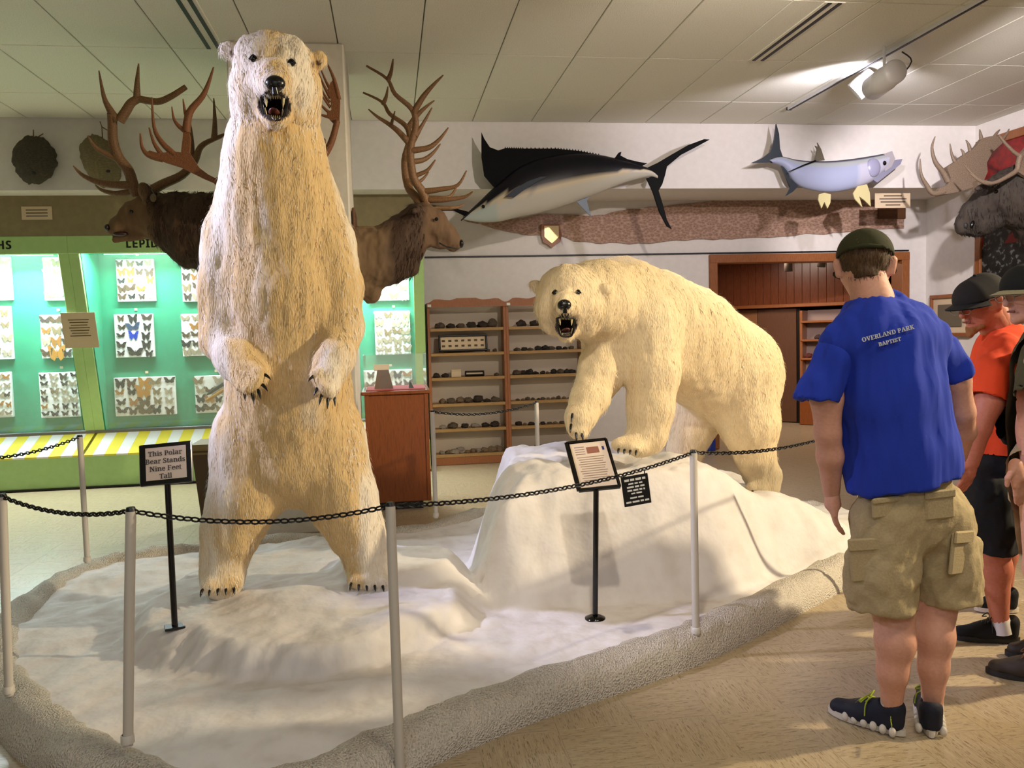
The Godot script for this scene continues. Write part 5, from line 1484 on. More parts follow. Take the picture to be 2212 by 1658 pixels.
# ---------------------------------------------------------------- the room beyond the doorway
func next_room() -> void:
	struct("wall_next_left", "left wall of the next room", spanm(Vector3(3.2, 0, -14.0), Vector3(3.3, 2.6, ZB - 0.2)), M.panelwood)
	struct("wall_next_right", "right wall of the next room", spanm(Vector3(8.6, 0, -14.0), Vector3(8.7, 2.6, ZB - 0.2)), M.panelwood)
	struct("wall_next_back", "rear wall of the next room", spanm(Vector3(3.2, 0, -14.1), Vector3(8.7, 2.6, -14.0)), M.brown)
	struct("ceiling_next", "dark ceiling of the next room", spanm(Vector3(3.2, 2.56, -14.1), Vector3(8.7, 2.66, ZB - 0.2)), M.brown)
	struct("floor_next", "floor of the next room outside the main slab", spanm(Vector3(XR + 0.2, -0.2, -14.2), Vector3(8.8, -0.004, ZB - 0.2)), M.floor)
	# angled wood panelled bulkhead
	var a := Vector3(4.15, 0, -13.2)
	var b := Vector3(6.75, 0, -10.75)
	var e := (b - a).normalized()
	var n := Vector3(-e.z, 0, e.x)
	if n.z < 0:
		n = -n
	var bs := Basis(e, Vector3.UP, n)
	var t := thing("panelled_bulkhead", "glossy wood panelled bulkhead seen through the doorway", "panelling", a)
	var len := (b - a).length()
	var plank := boxm(Vector3(0.112, 0.82, 0.03), 0.003)
	part("backing", boxm(Vector3(len, 0.84, 0.1), 0.0, bs * Vector3(len / 2, 2.17, -0.07), bs), M.brown, t)
	for k in int(len / 0.115):
		part("plank", plank, M.panelwood, t, bs * Vector3(0.06 + k * 0.115, 2.16, 0.0), bs)
	part("lower_rail", boxm(Vector3(len, 0.05, 0.06), 0.006, bs * Vector3(len / 2, 1.745, 0.01), bs), M.trimwood, t)
	var d := thing("cabinet_doors", "tall plain brown cabinet doors seen through the doorway", "cabinet", a + bs * Vector3(1.83, 0, -0.12))
	part("door_panel", boxm(Vector3(0.36, 1.70, 0.05), 0.004, bs * Vector3(-0.18, 0.86, 0), bs), mat(Color(0.46, 0.30, 0.15), 0.6), d)
	part("door_panel", boxm(Vector3(0.58, 1.70, 0.05), 0.004, bs * Vector3(0.30, 0.86, 0.02), bs), M.brown, d)
	part("dark_gap", boxm(Vector3(0.05, 1.70, 0.05), 0.0, bs * Vector3(0.62, 0.86, 0), bs), M.black, d)
	part("blue_tag", boxm(Vector3(0.08, 0.09, 0.01), 0.0, bs * Vector3(-0.06, 1.30, 0.035), bs), M.blue, d)
	# sloping display shelves
	var sh := thing("display_shelves", "slanted wooden shelves with pale backing seen through the doorway", "shelf", a + bs * Vector3(3.12, 0, -0.1))
	var lean := bs * Basis(Vector3.RIGHT, -0.12)
	part("backing_sheet", boxm(Vector3(1.12, 1.05, 0.02), 0.0, bs * Vector3(0, 1.15, -0.02), lean), mat(Color(0.56, 0.47, 0.43), 0.4), sh)
	for k in 5:
		part("shelf", boxm(Vector3(1.16, 0.03, 0.30), 0.004, bs * Vector3(0, 0.42 + k * 0.27, 0.08), bs), M.trimwood, sh)
	for q in [-0.58, 0.02, 0.58]:
		part("upright", boxm(Vector3(0.04, 1.65, 0.3), 0.004, bs * Vector3(q, 0.84, 0.06), bs), M.trimwood, sh)
	part("base", boxm(Vector3(1.2, 0.42, 0.36), 0.006, bs * Vector3(0, 0.21, 0.05), bs), M.cabinet, sh)
	var rk := rock_mesh(3.0)
	for k in 16:
		single("shelf_specimen", "%s specimen, %s from the left on the %s row of shelves beyond the doorway" % [["dark brown", "pale", "reddish"][k % 3], ["first", "second", "third", "fourth", "fifth", "sixth", "seventh", "eighth"][k % 8], ["lowest", "second", "third", "highest"][2 * (k / 8) + (k % 2)]], "specimen", rk, [mat(Color(0.20, 0.13, 0.10), 0.8), mat(Color(0.50, 0.42, 0.36), 0.8), mat(Color(0.32, 0.10, 0.07), 0.8)][k % 3], sh.position + bs * Vector3(-0.49 + (k % 8) * 0.14, 0.435 + 0.27 * (2 * (k / 8) + (k % 2)), 0.14), bs.scaled(Vector3(0.11, 0.08, 0.09)), "specimens beyond the doorway")
	for k in 2:
		var p: Vector3 = [Vector3(5.343, 2.283, -10.600), Vector3(5.720, 2.322, -10.400)][k]
		var l := thing("hanging_lamp", ["grey lamp can hanging left in the next room", "grey lamp can hanging right in the next room, behind the boy's cap"][k], "lamp", p, "lamp cans beyond the doorway")
		part("can", lathem([Vector2(0, 0.1), Vector2(0.05, 0.1), Vector2(0.055, -0.1), Vector2(0.045, -0.1), Vector2(0.045, -0.06), Vector2(0, -0.06)], Vector3.ZERO, Basis(Vector3.FORWARD, 0.15 if k == 1 else 0.0), 16), mat(Color(0.42, 0.38, 0.34), 0.5), l)
		part("stem", tubem([Vector3(0, 0.09, 0), Vector3(0, 2.56 - p.y, 0)], [0.01], 6), M.black, l)
	var tl := thing("tube_light", "ceiling tube light of the next room, out of sight", "light", Vector3(4.9, 2.50, -10.7))
	part("tube", tubem([Vector3(-0.6, 0, -0.3), Vector3(0.6, 0, 0.3)], [0.02], 8), M.soft_glow, tl)
	area(Vector3(4.9, 2.46, -10.7), Vector3(0, -1, 0.001), Vector2(1.2, 0.12), Color(1.0, 0.90, 0.82), 4.5, tl)
	var bb := thing("blue_panel", "blue panel leaning by the left door jamb, seen under the walking bear", "panel", Vector3(3.68, 0, -9.36))
	part("sheet", boxm(Vector3(0.20, 0.42, 0.03), 0.004, Vector3(0.0, 0.21, 0)), M.blue, bb)
	part("edge_strip", boxm(Vector3(0.205, 0.02, 0.034), 0.003, Vector3(0.0, 0.42, 0)), M.black, bb)

# ---------------------------------------------------------------- the snow platform
func snow_height(x: float, z: float, s: float) -> float:
	var n := noise.get_noise_2d(x * 1.3, z * 1.3)
	var f := noise.get_noise_2d(x * 4.0 + 9.0, z * 4.0)
	var e := noise.get_noise_2d(x * 11.0, z * 11.0 + 4.0)
	var h := 0.095 + n * 0.026 + f * 0.010 + e * 0.004
	# mound under the standing bear, with a rough bank in front
	var q := Vector2((x + 0.42) / 0.86, (z + 4.35) / 0.86).length() + n * 0.10 + f * 0.03
	h += 0.125 * smoothstep(1.08, 0.90, q + e * 0.05) + e * 0.012 * smoothstep(1.2, 1.02, q) * smoothstep(0.8, 0.92, q) + 0.03 * smoothstep(0.7, 0.3, q)
	# lobe right of the right foot
	var q2 := Vector2((x - 0.02) / 0.36, (z + 4.42) / 0.34).length() + n * 0.15
	h += 0.07 * smoothstep(1.1, 0.8, q2)
	# low drifts in front
	h += 0.03 * smoothstep(0.8, 0.2, Vector2((x + 0.2) / 0.7, (z + 3.25) / 0.18).length() + n * 0.3)
	# ledge under the walking bear
	var left := smoothstep(0.44, 0.70, x + n * 0.10 + (z + 4.7) * 0.10)
	var fr := -4.02 + 0.02 * sin(x * 5.0) - 0.32 * smoothstep(1.55, 2.4, x) + n * 0.06
	var front := smoothstep(fr, fr - 0.42, z)
	var back := smoothstep(-6.0, -5.6, z)
	var right := 1.0 - 0.42 * smoothstep(1.70, 2.25, x) - 0.48 * smoothstep(2.25, 3.0, x)
	h += (0.60 + f * 0.02) * pow(left, 0.8) * pow(front, 0.75) * back * right
	h += 0.035 * smoothstep(0.5, 0.0, Vector2((x - 0.85) / 0.28, (z + 4.75) / 0.3).length() - 0.2)
	return h * smoothstep(0.02, 0.10, s)

func ground(x: float, z: float) -> float:
	return snow_height(x, z, inside(Vector2(x, z)))

func snow() -> void:
	var t := thing("snow_platform", "white artificial snow platform with a rough rolled rim under both bears", "platform", Vector3(0.4, 0, -4.5))
	var o := -t.position
	var c := 0.025
	var nx := int(5.6 / c)
	var nz := int(4.1 / c)
	var id := PackedInt32Array()
	id.resize((nx + 1) * (nz + 1))
	id.fill(-1)
	var v := PackedVector3Array()
	for j in nz + 1:
		for i in nx + 1:
			var x := -2.2 + i * c
			var z := -6.5 + j * c
			var s := inside(Vector2(x, z))
			if s > 0.02:
				id[j * (nx + 1) + i] = v.size()
				v.append(Vector3(x, snow_height(x, z, s), z) + o)
	var ix := PackedInt32Array()
	for j in nz:
		for i in nx:
			var a := id[j * (nx + 1) + i]
			var b := id[j * (nx + 1) + i + 1]
			var d := id[(j + 1) * (nx + 1) + i]
			var e := id[(j + 1) * (nx + 1) + i + 1]
			if a < 0 or b < 0 or d < 0 or e < 0:
				continue
			ix.append_array([a, b, d, b, e, d])
	var n := PackedVector3Array()
	n.resize(v.size())
	for k in range(0, ix.size(), 3):
		var w := (v[ix[k + 2]] - v[ix[k]]).cross(v[ix[k + 1]] - v[ix[k]])
		for q in 3:
			n[ix[k + q]] += w
	for k in n.size():
		n[k] = n[k].normalized()
	var ar := []
	ar.resize(Mesh.ARRAY_MAX)
	ar[Mesh.ARRAY_VERTEX] = v
	ar[Mesh.ARRAY_NORMAL] = n
	ar[Mesh.ARRAY_INDEX] = ix
	var m := ArrayMesh.new()
	m.add_surface_from_arrays(Mesh.PRIMITIVE_TRIANGLES, ar)
	part("snow_surface", m, M.snow, t, o * 0.0)
	# rolled rim in lengths
	var pts := []
	var ne := EDGE.size()
	for i in ne:
		for k in 10:
			pts.append([EDGE[i].cubic_interpolate(EDGE[(i + 1) % ne], EDGE[(i + ne - 1) % ne], EDGE[(i + 2) % ne], k / 10.0), i])
	var cuts := [0, 3, 8, 11, 15, 19, 22]
	for g in cuts.size() - 1:
		var s := st()
		var rows := []
		for k in range(cuts[g] * 10, cuts[g + 1] * 10 + 1):
			var p: Vector2 = pts[k % pts.size()][0]
			var q: Vector2 = pts[(k + 1) % pts.size()][0]
			var r: Vector2 = pts[(k + pts.size() - 1) % pts.size()][0]
			var d := (q - r).normalized()
			var inw := Vector2(d.y, -d.x)
			if inside(p + inw * 0.2) < 0:
				inw = -inw
			var row := []
			var k0: float = 0.99 if (k == cuts[g] * 10 or k == cuts[g + 1] * 10) else 1.0
			for u in 15:
				var a := PI * u / 14.0
				var off := 0.12 - cos(a) * 0.12 * k0
				var hh := sin(a) * 0.135 * k0
				var w3 := Vector3(p.x + inw.x * off, hh - 0.005, p.y + inw.y * off)
				var nz3 := noise.get_noise_3dv(w3 * 9.0) * 0.016 + noise.get_noise_3dv(w3 * 2.5) * 0.02
				w3 += Vector3(-inw.x * cos(a), sin(a), -inw.y * cos(a)) * nz3 * (0.3 + sin(a))
				row.append(w3 + o)
			rows.append(row)
		for i in rows.size() - 1:
			for u in 14:
				quad(s, rows[i][u], rows[i + 1][u], rows[i + 1][u + 1], rows[i][u + 1], 1)
		part("rim", done(s), M.rim, t)

# ---------------------------------------------------------------- posts, chains and signs
func post(x: float, z: float, label: String, top := Vector3.INF) -> Vector3:
	var y := maxf(ground(x, z), 0.0) + (0.0 if inside(Vector2(x, z)) > 0.24 else 0.10 if inside(Vector2(x, z)) > 0.03 else 0.0)
	var t := thing("barrier_post", label, "post", Vector3(x, y, z), "white barrier posts")
	var tip := (top if top != Vector3.INF else Vector3(x, 0.935, z)) - t.position
	part("pole", tubem([Vector3(0, -0.03, 0), tip * 0.5, tip], [0.0165], 14), M.pole, t)
	part("cap", tubem([tip, tip + Vector3(0, 0.012, 0)], [0.0175, 0.013], 12), M.black, t)
	part("foot_ring", lathem([Vector2(0.017, 0.008), Vector2(0.021, 0.006), Vector2(0.022, -0.02)], Vector3.ZERO, Basis(), 14), M.pole, t)
	return t.position + tip

func chain(a: Vector3, b: Vector3, sag: float, label: String, link: Mesh) -> void:
	var t := thing("barrier_chain", label, "chain", a, "black barrier chains")
	var n := int(a.distance_to(b) / 0.0235)
	for k in n:
		var f := (k + 0.5) / n
		var p := (b - a) * f - Vector3(0, sag * 4.0 * f * (1.0 - f), 0)
		var d := ((b - a) - Vector3(0, sag * 4.0 * (1.0 - 2.0 * f), 0)).normalized()
		var bs := frame_of(d)
		part("link", link, M.black, t, p, bs * Basis(Vector3.UP, PI / 2 * (k % 2) + 0.5))

func barrier() -> void:
	var s := st()
	for i in 10:
		for k in 5:
			var p := []
			for e in [[i, k], [i + 1, k], [i + 1, k + 1], [i, k + 1]]:
				var a: float = TAU * e[0] / 10.0
				var b: float = TAU * e[1] / 5.0
				p.append(Vector3(cos(a) * (0.0085 + cos(b) * 0.0034), sin(a) * (0.0135 + cos(b) * 0.0034), sin(b) * 0.0034))
			quad(s, p[3], p[2], p[1], p[0], 1)
	var link := done(s)
	var p0 := post(-1.526, -3.418, "leaning white post at the left edge of the snow platform", Vector3(-1.502, 0.913, -3.418))
	var p1 := post(-0.903, -2.809, "near white post left of the black sign in front of the standing bear", Vector3(-0.849, 0.951, -2.800))
	var p2 := post(-0.02, -2.725, "near white post in the middle, in front of the standing bear's right foot")
	var p3 := post(1.313, -3.503, "white post in front of the walking bear's rock")
	var p4 := post(-1.851, -5.235, "far white post at the left back corner of the platform")
	var p5 := post(0.277, -5.90, "far white post right of the wooden cabinet")
	var p6 := post(1.10, -6.30, "far white post behind the rock, in front of the right bookcase")
	var p7 := post(2.50, -4.15, "white post hidden behind the boy in blue")
	var p8 := post(-2.08, -4.40, "white post just left of the picture")
	chain(p4, p8, 0.03, "black chain running left out of the picture from the far left post", link)
	chain(p8, p0, 0.04, "black chain along the left side of the platform outside the picture", link)
	chain(p0, p1, 0.035, "black chain between the two left near posts", link)
	chain(p1, p2, 0.045, "black chain in front of the standing polar bear", link)
	chain(p2, p3, 0.05, "black chain carrying the small black notice", link)
	chain(p3, p7, 0.05, "black chain running behind the boy in blue", link)
	chain(p5, p6, 0.05, "black chain at the back between the far posts", link)
	# framed sign on a pole, left
	var at: Vector3 = Vector3(-0.999, 0.200, -3.813)
	at.y = ground(at.x, at.z)
	var t := thing("sign_stand", "black framed sign on a dark pole reading nine feet tall", "sign", at)
	var o := -at
	var top: Vector3 = Vector3(-1.009, 0.853, -3.860) + o
	part("pole", tubem([Vector3(0, 0, 0), top + Vector3(0, 0.03, 0)], [0.0135], 10), M.black_gloss, t)
	part("base_plate", boxm(Vector3(0.085, 0.012, 0.07), 0.003, Vector3(0, 0.004, 0), Basis(Vector3.UP, 0.3)), M.black, t)
	var bs := Basis(Vector3.BACK, 0.055) * Basis(Vector3.RIGHT, -0.28)
	var c: Vector3 = Vector3(-1.007, 0.948, -3.850) + o
	part("frame", boxm(Vector3(0.225, 0.185, 0.018), 0.004, c, bs), M.black_gloss, t)
	part("sheet", boxm(Vector3(0.172, 0.145, 0.004), 0.0, c + bs * Vector3(0.002, 0.002, 0.0095), bs), M.paper, t)
	var lines := ["This Polar", "Bear Stands", "Nine Feet", "Tall"]
	for k in 4:
		part("lettering", words(lines[k], 0.030, "Droid Serif", 0.001), M.ink, t, c + bs * Vector3(0.0, 0.047 - k * 0.034, 0.0125), bs)
	# framed sign on a pole, right
	at = Vector3(0.935, 0.160, -3.854)
	at.y = ground(at.x, at.z)
	t = thing("sign_stand", "tilted black framed information sheet on a dark pole before the rock", "sign", at)
	o = -at
	var bl: Vector3 = Vector3(0.846, 0.739, -3.760) + o
	var br: Vector3 = Vector3(1.036, 0.756, -3.720) + o
	var tl: Vector3 = Vector3(0.830, 0.939, -3.940) + o
	var r := (br - bl).normalized()
	var u := (tl - bl - r * (tl - bl).dot(r) * 0.35).normalized()
	var nn := r.cross(u).normalized()
	bs = Basis(r, (tl - bl).normalized(), nn)
	var w := (br - bl).length()
	var h := (tl - bl).length()
	c = bl + (br - bl) / 2 + (tl - bl) / 2
	part("pole", tubem([Vector3(0, 0, 0), bl + (br - bl) * 0.42], [0.0135], 10), M.black_gloss, t)
	part("base_plate", lathem([Vector2(0, 0.016), Vector2(0.025, 0.016), Vector2(0.05, 0.004), Vector2(0.05, -0.01)], Vector3.ZERO, Basis(), 20), M.black_gloss, t)
	part("back_board", boxm(Vector3(w, h, 0.012), 0.0, c - nn * 0.006, bs), M.black_gloss, t)
	part("sheet", boxm(Vector3(w - 0.024, h - 0.02, 0.004), 0.0, c + bs * Vector3(0.002, 0.002, 0.003), bs), M.cream_paper, t)
	part("frame_rail", boxm(Vector3(w, 0.014, 0.02), 0.002, c + bs * Vector3(0, -h / 2, 0.004), bs), M.black_gloss, t)
	part("frame_rail", boxm(Vector3(w, 0.010, 0.02), 0.002, c + bs * Vector3(0, h / 2, 0.004), bs), M.black_gloss, t)
	part("frame_stile", boxm(Vector3(0.018, h, 0.02), 0.002, c + bs * Vector3(-w / 2, 0, 0.004), bs), M.black_gloss, t)
	part("frame_stile", boxm(Vector3(0.009, h, 0.02), 0.002, c + bs * Vector3(w / 2, 0, 0.004), bs), M.black_gloss, t)
	part("picture_print", boxm(Vector3(w * 0.3, h * 0.13, 0.001), 0.0, c + bs * Vector3(w * 0.10, h * 0.30, 0.0056), bs), mat(Color(0.52, 0.32, 0.22), 0.8), t)
	part("logo_print", boxm(Vector3(0.010, 0.020, 0.001), 0.0, c + bs * Vector3(w * 0.36, h * 0.32, 0.0056), bs), mat(Color(0.10, 0.12, 0.35), 0.8), t)
	for k in 12:
		part("text_line", boxm(Vector3(w * (0.66 - 0.05 * (k % 3)), 0.003, 0.001), 0.0, c + bs * Vector3(0.0, h * 0.16 - k * h * 0.048, 0.0056), bs), mat(Color(0.55, 0.46, 0.36), 0.8), t)
	for k in 4:
		part("text_line", boxm(Vector3(w * 0.24, 0.003, 0.001), 0.0, c + bs * Vector3(-w * 0.22, h * 0.38 - k * h * 0.05, 0.0056), bs), mat(Color(0.50, 0.42, 0.40), 0.8), t)
	# black notice hanging from the chain
	c = Vector3(0.980, 0.827, -3.280)
	t = thing("chain_notice", "small black notice with white print hanging from the chain", "notice", c)
	bs = Basis(Vector3.BACK, 0.12)
	part("plate", boxm(Vector3(0.115, 0.125, 0.006), 0.001, Vector3.ZERO, bs), M.black, t)
	var rows := [[0.09, 0.046, 0.009], [0.06, 0.030, 0.006], [0.075, 0.016, 0.007], [0.075, 0.002, 0.007], [0.045, -0.011, 0.006], [0.06, -0.029, 0.006], [0.098, -0.046, 0.007]]
	for q in rows:
		var x: float = -q[0] / 2
		while x < q[0] / 2 - 0.004:
			var l := rng.randf_range(0.012, 0.03)
			l = minf(l, q[0] / 2 - x)
			part("print_mark", boxm(Vector3(l, q[2], 0.001), 0.0, bs * Vector3(x + l / 2, q[1], 0.0035), bs), M.white, t)
			x += l + 0.005
	for q in [-0.045, 0.045]:
		part("tie", tubem([bs * Vector3(q, 0.055, 0), bs * Vector3(q, 0.08, 0.004)], [0.0025], 6), M.black, t)

# ---------------------------------------------------------------- the polar bears
const EYE := Vector3(0, 1.5, 0)

# where a sight line that starts at p meets the skin
func skin_at(f: Field, p: Vector3) -> Vector3:
	return f.hit(p, (p - EYE).normalized(), 1.2)

func claw(t: Node3D, at: Vector3, dir: Vector3, long: float, rad: float) -> void:
	var d := dir.normalized()
	part("claw", tubem([at - d * long * 0.4, at + d * long * 0.25 + Vector3(0, 0.002, 0), at + d * long * 0.7 - Vector3(0, long * 0.10, 0), at + d * long - Vector3(0, long * 0.3, 0)], [rad, rad * 0.9, rad * 0.6, 0.0008], 8), M.claw, t)

func tooth(t: Node3D, at: Vector3, tip: Vector3, r: float) -> void:
	part("tooth", tubem([at, at.lerp(tip, 0.55), tip], [r, r * 0.75, 0.001], 8), M.tooth, t)

func bears() -> void:
	var white := Color(1, 1, 1)
	var tones := [Color(0.78, 0.62, 0.38), Color(0.84, 0.71, 0.47), Color(0.88, 0.78, 0.58), Color(0.86, 0.75, 0.53)]
	var pale := [Color(0.80, 0.72, 0.58), Color(0.84, 0.77, 0.65), Color(0.88, 0.83, 0.73)]  # whiter hair outside the golden zone; on the sides it carries cool light
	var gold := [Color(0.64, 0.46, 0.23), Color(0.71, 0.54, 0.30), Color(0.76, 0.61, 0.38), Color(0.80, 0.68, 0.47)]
	# ------------------------------------------------ standing bear
	var base := Vector3(-0.5, 0.25, -4.22)
	var t := thing("polar_bear", "tall polar bear standing upright on its hind legs, mouth open", "polar bear", base, "mounted polar bears")
	var f := Field.new(Vector3(-1.10, 0.16, -4.72), Vector3(0.12, 2.52, -3.66), 0.0165)
	# trunk
	f.bones([[Vector3(-0.508, 0.890, -4.300), 0.263, Vector3(-0.509, 1.211, -4.270), 0.283], [Vector3(-0.509, 1.211, -4.270), 0.283, Vector3(-0.516, 1.697, -4.280), 0.296], [Vector3(-0.516, 1.697, -4.280), 0.296, Vector3(-0.519, 2.017, -4.270), 0.280]], 0.10, Vector3(1, 1, 0.95))
	f.bones([[Vector3(-0.519, 2.017, -4.270), 0.280, Vector3(-0.517, 2.212, -4.220), 0.253], [Vector3(-0.517, 2.212, -4.220), 0.253, Vector3(-0.511, 2.381, -4.180), 0.219], [Vector3(-0.511, 2.381, -4.180), 0.219, Vector3(-0.506, 2.549, -4.150), 0.186]], 0.08)
	f.bones([[Vector3(-0.615, 2.083, -4.250), 0.182, Vector3(-0.415, 2.081, -4.250), 0.183]], 0.10)
	# arms
	f.bones([[Vector3(-0.740, 2.002, -4.220), 0.139, Vector3(-0.784, 1.743, -4.180), 0.121], [Vector3(-0.784, 1.743, -4.180), 0.121, Vector3(-0.788, 1.503, -4.140), 0.106], [Vector3(-0.788, 1.503, -4.140), 0.106, Vector3(-0.710, 1.393, -4.020), 0.093], [Vector3(-0.710, 1.393, -4.020), 0.093, Vector3(-0.648, 1.325, -3.940), 0.083]], 0.035)
	f.bones([[Vector3(-0.297, 1.974, -4.220), 0.142, Vector3(-0.250, 1.733, -4.180), 0.121], [Vector3(-0.250, 1.733, -4.180), 0.121, Vector3(-0.235, 1.539, -4.140), 0.106], [Vector3(-0.235, 1.539, -4.140), 0.106, Vector3(-0.266, 1.401, -4.020), 0.095], [Vector3(-0.266, 1.401, -4.020), 0.095, Vector3(-0.295, 1.313, -3.950), 0.082]], 0.035)
	# legs
	f.bones([[Vector3(-0.696, 0.984, -4.280), 0.214, Vector3(-0.744, 0.705, -4.220), 0.170], [Vector3(-0.744, 0.705, -4.220), 0.170, Vector3(-0.814, 0.547, -4.220), 0.135], [Vector3(-0.814, 0.547, -4.220), 0.135, Vector3(-0.865, 0.381, -4.240), 0.106], [Vector3(-0.865, 0.381, -4.240), 0.106, Vector3(-0.866, 0.306, -4.200), 0.101]], 0.06)
	f.bones([[Vector3(-0.347, 0.968, -4.280), 0.212, Vector3(-0.272, 0.679, -4.220), 0.168], [Vector3(-0.272, 0.679, -4.220), 0.168, Vector3(-0.214, 0.521, -4.220), 0.136], [Vector3(-0.214, 0.521, -4.220), 0.136, Vector3(-0.157, 0.363, -4.220), 0.106], [Vector3(-0.157, 0.363, -4.220), 0.106, Vector3(-0.153, 0.281, -4.180), 0.103]], 0.06)
	# feet and toes
	for k in 5:
		var a := k / 4.0
		f.bone(Vector3(-0.869, 0.304, -4.240), 0.07, Vector3(-0.919, 0.308, -4.100).lerp(Vector3(-0.794, 0.296, -4.140), a), 0.030, 0.03)
		f.bone(Vector3(-0.154, 0.278, -4.220), 0.07, Vector3(-0.221, 0.292, -4.080).lerp(Vector3(-0.078, 0.271, -4.100), a), 0.030, 0.03)
	# front paws with separate toes
	var pl := [Vector3(-0.592, 1.335, -3.870), Vector3(-0.598, 1.299, -3.850), Vector3(-0.614, 1.279, -3.840), Vector3(-0.636, 1.266, -3.840), Vector3(-0.667, 1.279, -3.870)]
	var pr := [Vector3(-0.335, 1.322, -3.880), Vector3(-0.323, 1.280, -3.860), Vector3(-0.309, 1.251, -3.850), Vector3(-0.285, 1.237, -3.850), Vector3(-0.263, 1.247, -3.880)]
	for p in pl:
		f.bone(Vector3(-0.653, 1.334, -3.950), 0.062, p, 0.030, 0.02)
	for p in pr:
		f.bone(Vector3(-0.296, 1.316, -3.960), 0.062, p, 0.030, 0.02)
	var body := f.shape()
	# head on a finer grid
	var g := Field.new(Vector3(-0.84, 2.30, -4.45), Vector3(-0.16, 2.96, -3.62), 0.0095)
	g.bones([[Vector3(-0.508, 2.506, -4.170), 0.195, Vector3(-0.495, 2.697, -4.100), 0.192], [Vector3(-0.495, 2.697, -4.100), 0.192, Vector3(-0.496, 2.752, -4.080), 0.151]], 0.06)
	g.bones([[Vector3(-0.572, 2.621, -4.060), 0.099, Vector3(-0.568, 2.552, -4.080), 0.108], [Vector3(-0.398, 2.612, -4.060), 0.104, Vector3(-0.412, 2.549, -4.080), 0.113]], 0.06)
	g.bones([[Vector3(-0.564, 2.787, -4.020), 0.081, Vector3(-0.551, 2.749, -4.000), 0.072], [Vector3(-0.399, 2.777, -4.020), 0.081, Vector3(-0.411, 2.742, -4.000), 0.072]], 0.05)
	g.bones([[Vector3(-0.486, 2.705, -4.020), 0.094, Vector3(-0.471, 2.636, -3.900), 0.075], [Vector3(-0.471, 2.636, -3.900), 0.075, Vector3(-0.458, 2.584, -3.800), 0.059]], 0.04)
	g.bones([[Vector3(-0.491, 2.541, -4.020), 0.086, Vector3(-0.475, 2.486, -3.900), 0.056], [Vector3(-0.475, 2.486, -3.900), 0.056, Vector3(-0.468, 2.465, -3.850), 0.039]], 0.025)
	# ears
	g.bones([[Vector3(-0.647, 2.815, -4.100), 0.043, Vector3(-0.696, 2.832, -4.090), 0.041]], 0.025, Vector3(1, 1, 1.5))
	g.bones([[Vector3(-0.331, 2.787, -4.100), 0.044, Vector3(-0.285, 2.793, -4.090), 0.039]], 0.025, Vector3(1, 1, 1.5))
	g.bone(Vector3(-0.690, 2.805, -4.020), 0.026, Vector3(-0.661, 2.781, -4.020), 0.020, 0.01, Vector3.ONE, true)
	g.bone(Vector3(-0.272, 2.767, -4.020), 0.024, Vector3(-0.300, 2.746, -4.020), 0.018, 0.01, Vector3.ONE, true)
	# open mouth
	var m0: Vector3 = Vector3(-0.458, 2.494, -3.760)
	var m1: Vector3 = Vector3(-0.485, 2.544, -3.980)
	g.bone(m0, 0.050, m1, 0.050, 0.012, Vector3(0.86, 1.0, 1.0), true)
	var head := g.shape()
	# drop the part of the body that the head replaces, and the cap of the head inside the neck
	var inner := func(p: Vector3) -> bool:
		var ab := m1 - m0
		var k := clampf((p - m0).dot(ab) / ab.length_squared(), -0.3, 1.2)
		return ((p - m0 - ab * k) * Vector3(0.86, 1, 1)).length() < 0.064
	var ear0: Vector3 = Vector3(-0.680, 2.799, -4.040)
	var ear1: Vector3 = Vector3(-0.289, 2.763, -4.040)
	var tint := func(p: Vector3, n: Vector3) -> Color:
		if inner.call(p):
			return Color(0.035, 0.016, 0.014)
		if p.distance_to(ear0) < 0.031 or p.distance_to(ear1) < 0.028:
			return Color(0.16, 0.09, 0.05)
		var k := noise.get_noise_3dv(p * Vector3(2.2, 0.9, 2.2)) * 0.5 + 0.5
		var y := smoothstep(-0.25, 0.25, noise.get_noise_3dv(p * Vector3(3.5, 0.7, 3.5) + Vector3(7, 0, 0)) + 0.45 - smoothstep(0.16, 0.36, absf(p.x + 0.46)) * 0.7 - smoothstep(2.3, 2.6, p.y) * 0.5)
		return Color(0.98, 0.95, 0.90).lerp(Color(1.0, 1.0, 1.0), k).lerp(Color(0.82, 0.645, 0.37), y)  # golden coat in the middle; outer sides painted whiter for the cool light
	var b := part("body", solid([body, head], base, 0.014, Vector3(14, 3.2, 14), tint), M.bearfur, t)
	var hair := part("fur", fur([body, head], base, 36000, 0.034, 0.0018, Vector3(0, -1, 0.05), 0.14, pale, func(p: Vector3) -> bool: return inner.call(p) or (absf(p.x + 0.46) < 0.24 and p.y < 2.35)), M.hair, b)
	hair.set_meta("kind", "stuff")
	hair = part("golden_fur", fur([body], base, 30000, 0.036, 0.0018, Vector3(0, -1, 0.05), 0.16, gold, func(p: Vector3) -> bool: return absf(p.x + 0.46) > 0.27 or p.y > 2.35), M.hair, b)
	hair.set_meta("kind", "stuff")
	face(t, g, base, Vector3(-0.485, 2.574, -3.400), Vector3(-0.342, 2.561, -3.400), Vector3(-0.409, 2.482, -3.400), 0.0155, 0.043)
	jaws(t, base, Vector3(-0.511, 2.555, -3.850), Vector3(-0.424, 2.552, -3.850), Vector3(-0.506, 2.478, -3.870), Vector3(-0.442, 2.475, -3.870), Vector3(-0.479, 2.499, -3.920), 0.045)
